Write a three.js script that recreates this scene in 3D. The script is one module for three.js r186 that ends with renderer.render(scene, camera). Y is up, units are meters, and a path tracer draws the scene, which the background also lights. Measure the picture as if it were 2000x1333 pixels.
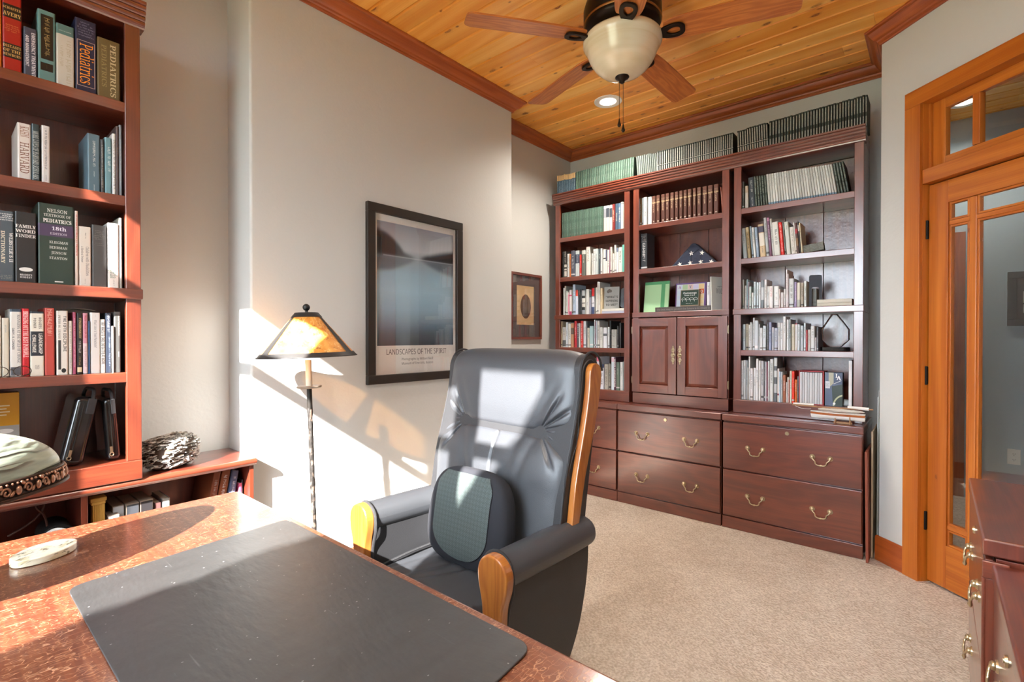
import * as THREE from 'three';
import { RoundedBoxGeometry } from 'three/addons/geometries/RoundedBoxGeometry.js';
import { mergeGeometries, mergeVertices, toCreasedNormals } from 'three/addons/utils/BufferGeometryUtils.js';

// ---------------------------------------------------------------- camera, sky, sun, exposure
// Room axes: x runs along the far (bookcase) wall, v = -z runs towards that wall, y is up.
const scene = new THREE.Scene();
const camera = new THREE.PerspectiveCamera(2 * Math.atan(666.5 / 971) * 180 / Math.PI, 2000 / 1333, 0.05, 100);
camera.position.set(0, 1.26, 0);
camera.rotation.order = 'YXZ';
camera.rotation.set(-0.4425 * Math.PI / 180, 40.5 * Math.PI / 180, 0);
scene.background = new THREE.Color(0.78, 0.89, 1.0);
scene.backgroundIntensity = 12.5;
const sun = new THREE.DirectionalLight(new THREE.Color(1, 0.965, 0.92), 33);
sun.position.set(0.45 * 8, 0.71 * 8, 8);
sun.target.position.set(0, 0, 0);
sun.castShadow = true;
sun.shadow.mapSize.set(4096, 4096);
Object.assign(sun.shadow.camera, { left: -6, right: 6, top: 6, bottom: -6, near: 0.5, far: 30 });
sun.name = 'sun';
scene.add(sun, sun.target);
const renderer = new THREE.WebGLRenderer({ antialias: true });
renderer.toneMapping = THREE.LinearToneMapping;
renderer.toneMappingExposure = 1.95;
renderer.shadowMap.enabled = true;

// ---------------------------------------------------------------- helpers
const PI = Math.PI;
function mulberry(a) { return () => { a = (a + 0x6d2b79f5) | 0; let t = Math.imul(a ^ (a >>> 15), 1 | a); t = (t + Math.imul(t ^ (t >>> 7), 61 | t)) ^ t; return ((t ^ (t >>> 14)) >>> 0) / 4294967296; }; }
const rnd = mulberry(12345);
const hash = (x, y, s) => { let h = Math.imul(x, 374761393) + Math.imul(y, 668265263) + Math.imul(s, 1274126177); h = Math.imul(h ^ (h >>> 13), 1274126177); return ((h ^ (h >>> 16)) >>> 0) / 4294967296; };
const md = (a, n) => ((a % n) + n) % n;
function vn(x, y, px, py, s) {           // value noise that repeats after px, py cells
  const xi = Math.floor(x), yi = Math.floor(y), fx = x - xi, fy = y - yi, u = fx * fx * (3 - 2 * fx), w = fy * fy * (3 - 2 * fy);
  const a = hash(md(xi, px), md(yi, py), s), b = hash(md(xi + 1, px), md(yi, py), s), c = hash(md(xi, px), md(yi + 1, py), s), d = hash(md(xi + 1, px), md(yi + 1, py), s);
  return a + (b - a) * u + (c - a) * w + (a - b - c + d) * u * w;
}
function fbm(u, v, fx, fy, s, oct = 4) { let r = 0, a = 0.5, t = 0; for (let i = 0; i < oct; i++) { r += a * vn(u * fx, v * fy, fx, fy, s + i); t += a; a *= 0.5; fx *= 2; fy *= 2; } return r / t; }
const mix = (a, b, t) => a + (b - a) * t, cl = (x, a = 0, b = 1) => Math.min(b, Math.max(a, x)), sst = (a, b, x) => { const t = cl((x - a) / (b - a)); return t * t * (3 - 2 * t); };
const hex = (h) => [parseInt(h.slice(1, 3), 16) / 255, parseInt(h.slice(3, 5), 16) / 255, parseInt(h.slice(5, 7), 16) / 255];
const mix3 = (a, b, t) => [mix(a[0], b[0], t), mix(a[1], b[1], t), mix(a[2], b[2], t)];
function tex(w, h, fn, srgb = true, tu = 1, tv = 1) {       // tu, tv: size of one tile in metres
  const d = new Uint8Array(w * h * 4);
  for (let j = 0; j < h; j++) for (let i = 0; i < w; i++) {
    const c = fn((i + 0.5) / w, (j + 0.5) / h), o = (j * w + i) * 4, g = typeof c === 'number';
    for (let k = 0; k < 3; k++) d[o + k] = cl(g ? c : c[k]) * 255;
    d[o + 3] = 255;
  }
  const t = new THREE.DataTexture(d, w, h); t.wrapS = t.wrapT = THREE.RepeatWrapping; t.magFilter = THREE.LinearFilter; t.minFilter = THREE.LinearMipmapLinearFilter; t.generateMipmaps = true;
  if (srgb) t.colorSpace = THREE.SRGBColorSpace;
  t.repeat.set(1 / tu, 1 / tv); t.needsUpdate = true; return t;
}
function woodTex(w, h, c0, c1, { rings = 6, warp = 1.2, fib = 0.25, knots = 0, seed = 1, tu = 1.2, tv = 0.4, knotCol = '#5a2a10', amp = 0.5 } = {}) {
  const a = hex(c0), b = hex(c1), kc = hex(knotCol), K = [], kr = mulberry(seed * 77 + 5);
  for (let i = 0; i < knots; i++) K.push([kr(), kr(), 0.0035 + kr() * kr() * 0.012, 0.35 + kr() * 0.65]);
  return tex(w, h, (u, v) => {
    let vv = v, dark = 0;
    for (const [ku, kv, r, st] of K) {
      let du = (u - ku) % 1; if (du > 0.5) du -= 1; if (du < -0.5) du += 1; let dv = (v - kv) % 1; if (dv > 0.5) dv -= 1; if (dv < -0.5) dv += 1;
      const X = du * tu, Y = dv * tv, q = Math.sqrt(X * X * 0.3 + Y * Y) / r * (1 + 0.9 * (fbm(u, v, 90, 40, seed + 60, 2) - 0.5));
      if (q < 6) { vv += Math.sign(Y || 1) * 0.02 * Math.exp(-q * 0.7); dark = Math.max(dark, st * (q < 1 ? 0.75 + 0.25 * Math.sin(q * 9) : Math.exp(-(q - 1) * 2.2) * 0.55)); }
    }
    const wp = fbm(u, vv, 2, 4, seed, 3), ring = 0.5 + 0.5 * Math.sin(2 * PI * (vv * rings + wp * warp * 3)), f = fbm(u, vv, 6, 160, seed + 20, 3), big = fbm(u, vv, 2, 6, seed + 40, 2);
    let c = mix3(a, b, cl(0.5 + (ring - 0.5) * amp + (f - 0.5) * fib * 3 + (big - 0.5) * 0.7));
    return dark > 0.02 ? mix3(c, kc, cl(dark)) : c;
  }, true, tu, tv);
}
// geometry ---------------------------------------------------------------
const AX = { x: 0, y: 1, z: 2 };
function uvGrain(g, grain = 'x') {      // box mapping in metres, u along the grain
  if (g.index) g = g.toNonIndexed();
  const p = g.attributes.position, n = g.attributes.normal, uv = new Float32Array(p.count * 2), G = AX[grain], ou = rnd() * 3, ov = rnd() * 3;
  for (let t = 0; t < p.count; t += 3) {
    let nx = 0, ny = 0, nz = 0; for (let k = 0; k < 3; k++) { nx += n.getX(t + k); ny += n.getY(t + k); nz += n.getZ(t + k); }
    const A = [Math.abs(nx), Math.abs(ny), Math.abs(nz)], N = A.indexOf(Math.max(...A));
    let U = G, W = 3 - N - G; if (N === G) { U = (N + 1) % 3; W = (N + 2) % 3; }
    for (let k = 0; k < 3; k++) { uv[(t + k) * 2] = p.getComponent(t + k, U) + ou; uv[(t + k) * 2 + 1] = p.getComponent(t + k, W) + ov; }
  }
  g.setAttribute('uv', new THREE.BufferAttribute(uv, 2)); return g;
}
// box given in local x, y, z ranges with eased edges
function box(x0, x1, y0, y1, z0, z1, r = 0.0018, grain) {
  const w = x1 - x0, h = y1 - y0, d = z1 - z0, m = Math.min(w, h, d);
  let g = r > 0 && m > r * 2.2 ? new RoundedBoxGeometry(w, h, d, 1, r) : new THREE.BoxGeometry(w, h, d);
  g.translate((x0 + x1) / 2, (y0 + y1) / 2, (z0 + z1) / 2);
  return uvGrain(g, grain ?? (w >= h && w >= d ? 'x' : h >= d ? 'y' : 'z'));
}
const bxv = (x0, x1, y0, y1, v0, v1, r, grain) => box(x0, x1, y0, y1, -v1, -v0, r, grain);     // the same in x, y, v of the room
function join(...gs) { return mergeGeometries(gs.flat().map((g) => { g = g.index ? g.toNonIndexed() : g; for (const k of Object.keys(g.attributes)) if (!['position', 'normal', 'uv'].includes(k)) g.deleteAttribute(k); if (!g.attributes.uv) g.setAttribute('uv', new THREE.BufferAttribute(new Float32Array(g.attributes.position.count * 2), 2)); return g; })); }
function prism(pts, y0, y1) {           // plan polygon [[x, v], ...] raised from y0 to y1
  const s = new THREE.Shape(pts.map(([x, v]) => new THREE.Vector2(x, v)));
  const g = new THREE.ExtrudeGeometry(s, { depth: y1 - y0, bevelEnabled: false }); g.rotateX(-PI / 2); g.translate(0, y0, 0);
  return uvGrain(g, 'x');
}
function tube(pts, r, seg = 24, rs = 8, closed = false) { return new THREE.TubeGeometry(new THREE.CatmullRomCurve3(pts.map((p) => new THREE.Vector3(...p)), closed), seg, r, rs, closed); }
function lathe(pts, seg = 32) { return new THREE.LatheGeometry(pts.map(([r, y]) => new THREE.Vector2(r, y)), seg); }
function grid(nu, nv, fn) {             // surface fn(u, v) -> [x, y, z], uv in 0..1
  const pos = [], uv = [], idx = [];
  for (let j = 0; j <= nv; j++) for (let i = 0; i <= nu; i++) { pos.push(...fn(i / nu, j / nv)); uv.push(i / nu, j / nv); }
  for (let j = 0; j < nv; j++) for (let i = 0; i < nu; i++) { const a = j * (nu + 1) + i, b = a + 1, c = a + nu + 1, d = c + 1; idx.push(a, b, d, a, d, c); }
  const g = new THREE.BufferGeometry(); g.setAttribute('position', new THREE.Float32BufferAttribute(pos, 3)); g.setAttribute('uv', new THREE.Float32BufferAttribute(uv, 2)); g.setIndex(idx); g.computeVertexNormals(); return g;
}
const mv = (g, x, y, z) => g.translate(x, y, z);
// things and parts --------------------------------------------------------
const taken = new Map();
const numbered = (n) => { const k = taken.get(n) ?? 0; taken.set(n, k + 1); return k ? n + '_' + String(k).padStart(3, '0') : n; };
function mesh(name, g, m, parent) { const o = new THREE.Mesh(g, m); o.name = name; o.castShadow = o.receiveShadow = true; parent.add(o); return o; }
function thing(name, label, category, pos = [0, 0, 0], turn = 0, group) {     // pos in x, y, v
  const o = new THREE.Group(); o.name = numbered(name); o.position.set(pos[0], pos[1], -pos[2]); o.rotation.y = turn; scene.add(o);
  o.userData = { label, category }; if (group) o.userData.group = group; return o;
}
function one(name, g, m, label, category, pos = [0, 0, 0], turn = 0, group) {
  const o = mesh(numbered(name), g, m, scene); o.position.set(pos[0], pos[1], -pos[2]); o.rotation.y = turn; o.userData = { label, category }; if (group) o.userData.group = group; return o;
}
function struct(name, g, m) { const o = mesh(name, g, m, scene); o.userData.kind = 'structure'; return o; }
function structGroup(name, pos = [0, 0, 0], turn = 0) { const o = new THREE.Group(); o.name = name; o.position.set(pos[0], pos[1], -pos[2]); o.rotation.y = turn; o.userData.kind = 'structure'; scene.add(o); return o; }
function copy(src, pos, turn, label) { const c = src.clone(); c.name = numbered(src.name.replace(/_\d\d\d$/, '')); c.position.set(pos[0], pos[1], -pos[2]); c.rotation.y = turn; if (label) c.userData = { ...src.userData, label }; scene.add(c); return c; }

// ---------------------------------------------------------------- materials
const std = (o) => new THREE.MeshStandardMaterial(o), phy = (o) => new THREE.MeshPhysicalMaterial(o);
const cherryT = woodTex(1024, 512, '#5b2518', '#7e3a23', { rings: 5, warp: 1.4, fib: 0.22, seed: 3, tu: 1.1, tv: 0.45, amp: 0.4 });
const trimT = woodTex(1024, 256, '#92421a', '#b85e26', { rings: 4, warp: 1.2, fib: 0.2, seed: 9, tu: 1.4, tv: 0.3, amp: 0.45 });
const firT = woodTex(1024, 512, '#a95610', '#cb7726', { rings: 7, warp: 0.8, fib: 0.2, knots: 5, seed: 15, tu: 1.6, tv: 0.5, amp: 0.4, knotCol: '#7a3a12' });
const pineT = woodTex(2048, 512, '#ec9f3a', '#ffcb74', { rings: 7, warp: 0.9, fib: 0.16, knots: 40, seed: 21, tu: 2.6, tv: 0.62, amp: 0.45, knotCol: '#7a3c10' });
const bladeT = woodTex(512, 256, '#a85a26', '#cc7c3a', { rings: 5, warp: 1.6, fib: 0.25, seed: 31, tu: 0.7, tv: 0.18, amp: 0.6 });
const honeyT = woodTex(512, 256, '#8c4e20', '#b0702f', { rings: 5, warp: 1.2, fib: 0.2, seed: 35, tu: 0.5, tv: 0.15, amp: 0.5 });
const deskBase = hex('#54281a'), deskLight = hex('#74432a'), deskVein = hex('#b98f6e');
const veins = (u, v) => { const wu = u + 0.012 * (fbm(u, v, 9, 9, 51, 2) - 0.5), a = Math.abs(fbm(wu, v, 46, 13, 53, 2) - 0.5), b = Math.abs(fbm(wu, v, 30, 22, 57, 2) - 0.5); return Math.max(sst(0.035, 0.008, a), 0.7 * sst(0.026, 0.006, b)); };
const deskT = tex(1024, 1024, (u, v) => { const g = fbm(u, v, 5, 60, 55, 3), m = fbm(u, v, 6, 6, 59, 2); return mix3(mix3(deskBase, deskLight, cl(0.5 + (g - 0.5) * 1.3)), deskVein, cl(veins(u, v) * (0.45 + 0.5 * m))); }, true, 0.3, 0.3);
const crackB = tex(1024, 1024, (u, v) => 0.4 + 0.4 * veins(u, v) + 0.2 * fbm(u, v, 40, 40, 3, 2), false, 0.3, 0.3);
const peelB = tex(256, 256, (u, v) => fbm(u, v, 12, 12, 4, 3), false, 0.25, 0.25);
const fibreB = tex(512, 512, (u, v) => fbm(u, v, 8, 160, 8, 2), false, 0.5, 0.25);
const carpetT = tex(1024, 1024, (u, v) => { const n = fbm(u, v, 190, 190, 11, 2), m = fbm(u, v, 5, 5, 12, 3), q = fbm(u, v, 24, 24, 14, 2); return mix3(hex('#afa08f'), hex('#d7ccbd'), cl(0.5 + (n - 0.5) * 1.3 + (m - 0.5) * 0.5 + (q - 0.5) * 0.3)); }, true, 1.3, 1.3);
const carpetB = tex(1024, 1024, (u, v) => fbm(u, v, 190, 190, 11, 2) * 0.8 + 0.3 * fbm(u, v, 30, 30, 19, 2), false, 1.3, 1.3);
const leatherB = tex(512, 512, (u, v) => { const cu = u * 90, cv = v * 90, ci = Math.floor(cu), cj = Math.floor(cv); let d1 = 9, d2 = 9; for (let a = -1; a <= 1; a++) for (let b = -1; b <= 1; b++) { const x = md(ci + a, 90), y = md(cj + b, 90), d = Math.hypot(ci + a + hash(x, y, 15) - cu, cj + b + hash(x, y, 16) - cv); if (d < d1) { d2 = d1; d1 = d; } else if (d < d2) d2 = d; } return sst(0, 0.35, d2 - d1); }, false, 0.25, 0.25);
const plasterB = tex(512, 512, (u, v) => fbm(u, v, 60, 60, 23, 3), false, 0.6, 0.6);
const M = {
  wall: std({ color: '#c9cbc8', roughness: 0.62, bumpMap: plasterB, bumpScale: 0.0004 }),
  hallWall: std({ color: '#a9bac2', roughness: 0.7 }),
  cherry: phy({ map: cherryT, roughness: 0.34, ior: 1.7, clearcoat: 1, clearcoatRoughness: 0.2, bumpMap: fibreB, bumpScale: 0.00015 }),
  cherryBack: phy({ map: cherryT, roughness: 0.34, clearcoat: 1, clearcoatRoughness: 0.22, bumpMap: peelB, bumpScale: 0.0016 }),
  trim: phy({ map: trimT, roughness: 0.4, clearcoat: 0.35, clearcoatRoughness: 0.25 }),
  fir: phy({ map: firT, roughness: 0.42, clearcoat: 0.35, clearcoatRoughness: 0.25 }),
  pine: phy({ map: pineT, roughness: 0.4, clearcoat: 0.25, clearcoatRoughness: 0.3 }),
  blade: phy({ map: bladeT, roughness: 0.4, clearcoat: 0.3, clearcoatRoughness: 0.25 }),
  honey: phy({ map: honeyT, roughness: 0.3, clearcoat: 0.7, clearcoatRoughness: 0.12 }),
  desk: phy({ map: deskT, roughness: 0.3, clearcoat: 0.9, clearcoatRoughness: 0.14, bumpMap: crackB, bumpScale: 0.0008 }),
  carpet: std({ map: carpetT, roughness: 0.97, bumpMap: carpetB, bumpScale: 0.006 }),
  leather: phy({ color: '#383a3e', roughness: 0.46, clearcoat: 0.35, clearcoatRoughness: 0.3, bumpMap: leatherB, bumpScale: 0.0003 }),
  leatherDark: phy({ color: '#262628', roughness: 0.5, bumpMap: leatherB, bumpScale: 0.0003 }),
  brass: std({ color: '#c4b594', roughness: 0.3, metalness: 0.95 }),
  bronze: std({ color: '#241a14', roughness: 0.42, metalness: 0.7 }),
  iron: std({ color: '#2a2622', roughness: 0.55, metalness: 0.6 }),
  hinge: std({ color: '#1d1a18', roughness: 0.5, metalness: 0.7 }),
  black: std({ color: '#161617', roughness: 0.5 }),
  blackGloss: phy({ color: '#101012', roughness: 0.22, clearcoat: 0.6, clearcoatRoughness: 0.1 }),
  white: std({ color: '#e9e8e4', roughness: 0.6 }),
  pineB: phy({ map: pineT, color: '#fff1dc', roughness: 0.4, clearcoat: 0.25, clearcoatRoughness: 0.3 }),
  pineC: phy({ map: pineT, color: '#f3ddb9', roughness: 0.4, clearcoat: 0.25, clearcoatRoughness: 0.3 }),
  pages: std({ color: '#cfc6b2', roughness: 0.9 }),
  pane: phy({ color: '#ffffff', roughness: 0, transmission: 1, thickness: 0, ior: 1.5 }),
  solidGlass: phy({ color: '#ffffff', roughness: 0, transmission: 1, thickness: 0.02, ior: 1.5, attenuationColor: new THREE.Color(0.7, 0.9, 0.85), attenuationDistance: 0.6 }),
  plastic: std({ color: '#e2e1da', roughness: 0.4 }),
};

// ---------------------------------------------------------------- room shell
const XR = -2.62, XC = -2.365, VC0 = 0.945, VC1 = 2.77, VB = 3.91, VW = -0.75, XE = 1.25, H = 2.98;
const D0 = [-0.262, 3.495], DE = [Math.cos(42 * PI / 180), -Math.sin(42 * PI / 180)], DN = [-0.669, -0.743];
const onDoor = (s, off = 0) => [D0[0] + DE[0] * s - DN[0] * off, D0[1] + DE[1] * s - DN[1] * off];
const DC = onDoor(0.027);              // the outside corner where the angled wall begins
{ // carpet with the rucks that run out from under the chair
  const ridge = [[-1.19, 1.55], [-1.215, 1.924], [-1.197, 2.176], [-1.16, 2.45], [-1.1, 2.7]];
  const g = grid(205, 320, (a, b) => {
    const x = -2.75 + a * 4.1, v = -0.85 + b * 6.3;
    let h = 0;
    for (let i = 0; i < ridge.length - 1; i++) {
      const [ax, av] = ridge[i], [bx, bv] = ridge[i + 1], t = cl(((x - ax) * (bx - ax) + (v - av) * (bv - av)) / ((bx - ax) ** 2 + (bv - av) ** 2)), d = Math.hypot(x - mix(ax, bx, t), v - mix(av, bv, t));
      h = Math.max(h, 0.017 * Math.exp(-((d / 0.055) ** 2)) * sst(2.75, 2.2, v));
    }
    return [x, h + 0.0012 * (fbm(a, b, 30, 46, 7, 2) - 0.5), -v];
  });
  const p = g.attributes.position, uv = g.attributes.uv; for (let i = 0; i < p.count; i++) uv.setXY(i, p.getX(i), p.getZ(i));
  const f = structGroup('floor'); mesh('carpet', g, M.carpet, f);
  mesh('subfloor', bxv(-2.8, 1.4, -0.12, -0.004, -0.9, 5.5, 0), M.wall, f);
}
// walls with thickness; the chimney-like bump on the left wall has eased corners
struct('wall_left', bxv(XR - 0.15, XR, 0, H, VW - 0.15, VB + 0.15, 0), M.wall);
{ const w = XC - XR + 0.02, d = VC1 - VC0, g = new RoundedBoxGeometry(w, H + 0.1, d, 3, 0.012); g.translate(XC - w / 2, (H + 0.1) / 2 - 0.05, -(VC0 + VC1) / 2); struct('wall_left_bump', uvGrain(g, 'y'), M.wall); }
struct('wall_back', bxv(XR, DC[0], 0, H, VB, VB + 0.15, 0), M.wall);
struct('wall_back_return', prism([DC, onDoor(0.275), onDoor(0.275, 0.12), [-0.12, 4.06], [DC[0], 4.06]], 0, H), M.wall);
struct('wall_door_header', prism([onDoor(0.275), onDoor(1.13), onDoor(1.13, 0.12), onDoor(0.275, 0.12)], 2.46, H), M.wall);
const DEND = onDoor(2.035);
struct('wall_door_side', prism([onDoor(1.13), DEND, [DEND[0] + 0.15, DEND[1] + 0.05], onDoor(2.1, 0.12), onDoor(1.13, 0.12)], 0, H), M.wall);
struct('wall_right', bxv(XE, XE + 0.15, 0, H, VW - 0.15, DEND[1] + 0.05, 0), M.wall);
// window wall behind the camera: openings are real holes between these pieces
const W1 = [-1.81, -0.45], W2 = [-0.397, -0.01], WY = [0.86, 2.69];
{
  const pieces = [[XR - 0.15, W1[0], 0, H], [W1[1], W2[0], 0, H], [W2[1], XE + 0.15, 0, H], [W1[0], W1[1], 0, WY[0]], [W1[0], W1[1], WY[1], H], [W2[0], W2[1], 0, WY[0]], [W2[0], W2[1], 2.77, H]];
  struct('wall_front', join(pieces.map(([a, b, c, d]) => bxv(a, b, c, d, VW - 0.15, VW, 0))), M.wall);
}
function windowUnit(name, x0, x1, y0, y1, bars, posts, ca = 0.08, cb = 0.08) {
  const o = structGroup(name), fr = 0.03, v0 = VW - 0.11, v1 = VW - 0.05;
  mesh('window_frame', join(bxv(x0, x0 + fr, y0, y1, v0, v1, 0), bxv(x1 - fr, x1, y0, y1, v0, v1, 0), bxv(x0 + fr, x1 - fr, y0, y0 + fr, v0, v1, 0), bxv(x0 + fr, x1 - fr, y1 - 0.012, y1, v0, v1, 0)), M.fir, o);
  for (const y of bars) mesh('transom_bar', bxv(x0 + fr, x1 - fr, y - 0.015, y + 0.015, v0, v1, 0), M.fir, o);
  for (const x of posts) mesh('mullion', bxv(x - 0.009, x + 0.009, y0 + fr, bars[0] - 0.015, v0, v1, 0), M.fir, o);
  mesh('pane', bxv(x0 + fr, x1 - fr, y0 + fr, y1 - 0.012, VW - 0.083, VW - 0.081, 0), M.pane, o);
  mesh('window_sill', bxv(x0 - ca / 2, x1 + cb / 2, y0 - 0.03, y0, VW - 0.05, VW + 0.06, 0.003), M.fir, o);
  mesh('window_casing', join(bxv(x0 - ca, x0, y0, y1 + 0.09, VW, VW + 0.018, 0), bxv(x1, x1 + cb, y0, y1 + 0.09, VW, VW + 0.018, 0), bxv(x0, x1, y1, y1 + 0.09, VW, VW + 0.018, 0)), M.fir, o);
}
windowUnit('window_1', W1[0], W1[1], WY[0], WY[1], [2.373], [], 0.08, 0.0263);
windowUnit('window_2', W2[0], W2[1], WY[0], 2.77, [2.373], [], 0.0263, 0.08);
// ceiling: tongue-and-groove pine boards, each its own piece, under a closed slab
{
  const c = structGroup('ceiling');
  mesh('ceiling_slab', bxv(-2.8, 2.7, H + 0.03, H + 0.14, -0.95, 5.5, 0), M.wall, c);
  const pw = 0.1255, shapes = [];
  const plankGeo = (len) => {           // board with V-grooved edges, x along the length
    const s = new THREE.Shape([[0.0005, 0.02], [0.0005, 0.009], [0.008, 0], [pw - 0.008, 0], [pw - 0.0005, 0.009], [pw - 0.0005, 0.02]].map(([a, b]) => new THREE.Vector2(a, b)));
    const g = new THREE.ExtrudeGeometry(s, { depth: len, bevelEnabled: false }); g.rotateY(PI / 2); return g;      // runs +x, width towards -z
  };
  let k = 0;
  for (let v = -1.0; v < 5.45; v += pw, k++) {
    const cuts = [-2.8, -2.8 + 0.8 + 3.3 * hash(k, 3, 1), 2.7];
    for (let i = 0; i < 2; i++) {
      const g = plankGeo(cuts[i + 1] - cuts[i] - 0.001); g.translate(cuts[i], H, -v);
      mesh('ceiling_board', uvGrain(g, 'x'), [M.pine, M.pineB, M.pineC][Math.floor(hash(k, i, 9) * 3)], c);
    }
  }
}
// crown moulding swept round the room with mitred corners
function sweep(poly, prof, name, start, mat) {
  const n = poly.length, dirs = [], nor = [];
  for (let i = 0; i < n - 1; i++) { const dx = poly[i + 1][0] - poly[i][0], dv = poly[i + 1][1] - poly[i][1], l = Math.hypot(dx, dv); dirs.push([dx / l, dv / l]); nor.push([dv / l, -dx / l]); }
  const at = (i, o) => {
    if (i === 0) return [poly[0][0] + nor[0][0] * o, poly[0][1] + nor[0][1] * o];
    if (i === n - 1) return [poly[i][0] + nor[i - 1][0] * o, poly[i][1] + nor[i - 1][1] * o];
    const a = nor[i - 1], b = nor[i], k = 1 + a[0] * b[0] + a[1] * b[1]; return [poly[i][0] + (a[0] + b[0]) * o / k, poly[i][1] + (a[1] + b[1]) * o / k];
  };
  for (let i = 0; i < n - 1; i++) {
    const pos = [], uv = []; let run = 0;
    for (let j = 0; j < prof.length - 1; j++) {
      const [o0, y0] = prof[j], [o1, y1] = prof[j + 1], A = at(i, o0), B = at(i + 1, o0), C = at(i + 1, o1), D = at(i, o1), w = Math.hypot(o1 - o0, y1 - y0);
      const L = Math.hypot(B[0] - A[0], B[1] - A[1]);
      const q = [[A, y0, 0, run], [B, y0, L, run], [C, y1, L, run + w], [A, y0, 0, run], [C, y1, L, run + w], [D, y1, 0, run + w]];
      for (const [p, y, u, vv] of q) { pos.push(p[0], y, -p[1]); uv.push(u + i * 0.7, vv + i * 0.31); }
      run += w;
    }
    let g = new THREE.BufferGeometry(); g.setAttribute('position', new THREE.Float32BufferAttribute(pos, 3)); g.setAttribute('uv', new THREE.Float32BufferAttribute(uv, 2)); g.computeVertexNormals(); g = toCreasedNormals(g, 0.5);
    struct(name + '_' + (start + i), g, mat);
  }
}
const crownProf = [[-0.002, 2.9], [0.008, 2.9], [0.012, 2.906], [0.012, 2.912], [0.02, 2.916], [0.024, 2.924], [0.034, 2.928], [0.041, 2.934], [0.049, 2.943], [0.056, 2.954], [0.061, 2.964], [0.068, 2.967], [0.075, 2.968], [0.078, 2.972], [0.078, 2.981], [-0.002, 2.981]];
sweep([[XR, VW], [XR, VC0], [XC, VC0], [XC, VC1], [XR, VC1], [XR, VB], [DC[0], VB], DC, DEND, [XE, VW], [XR, VW]], crownProf, 'trim', 1, M.trim);
const baseProf = [[-0.002, 0], [0.014, 0], [0.014, 0.125], [0.011, 0.133], [0.006, 0.138], [-0.002, 0.138]];
const baseNames = ['baseboard_left', 'baseboard_left_return', 'baseboard_bump', 'baseboard_bump_return', 'baseboard_left_far', 'baseboard_back', 'baseboard_door'];
{
  const P = [[XR, VW], [XR, VC0], [XC, VC0], [XC, VC1], [XR, VC1], [XR, VB], [DC[0], VB]];
  const before = scene.children.length; sweep(P, baseProf, 'trim', 40, M.trim);
  sweep([onDoor(0.014), onDoor(0.189)], baseProf, 'trim', 60, M.trim);
  scene.children.slice(before).forEach((o, i) => { o.name = baseNames[i]; });
}
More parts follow.
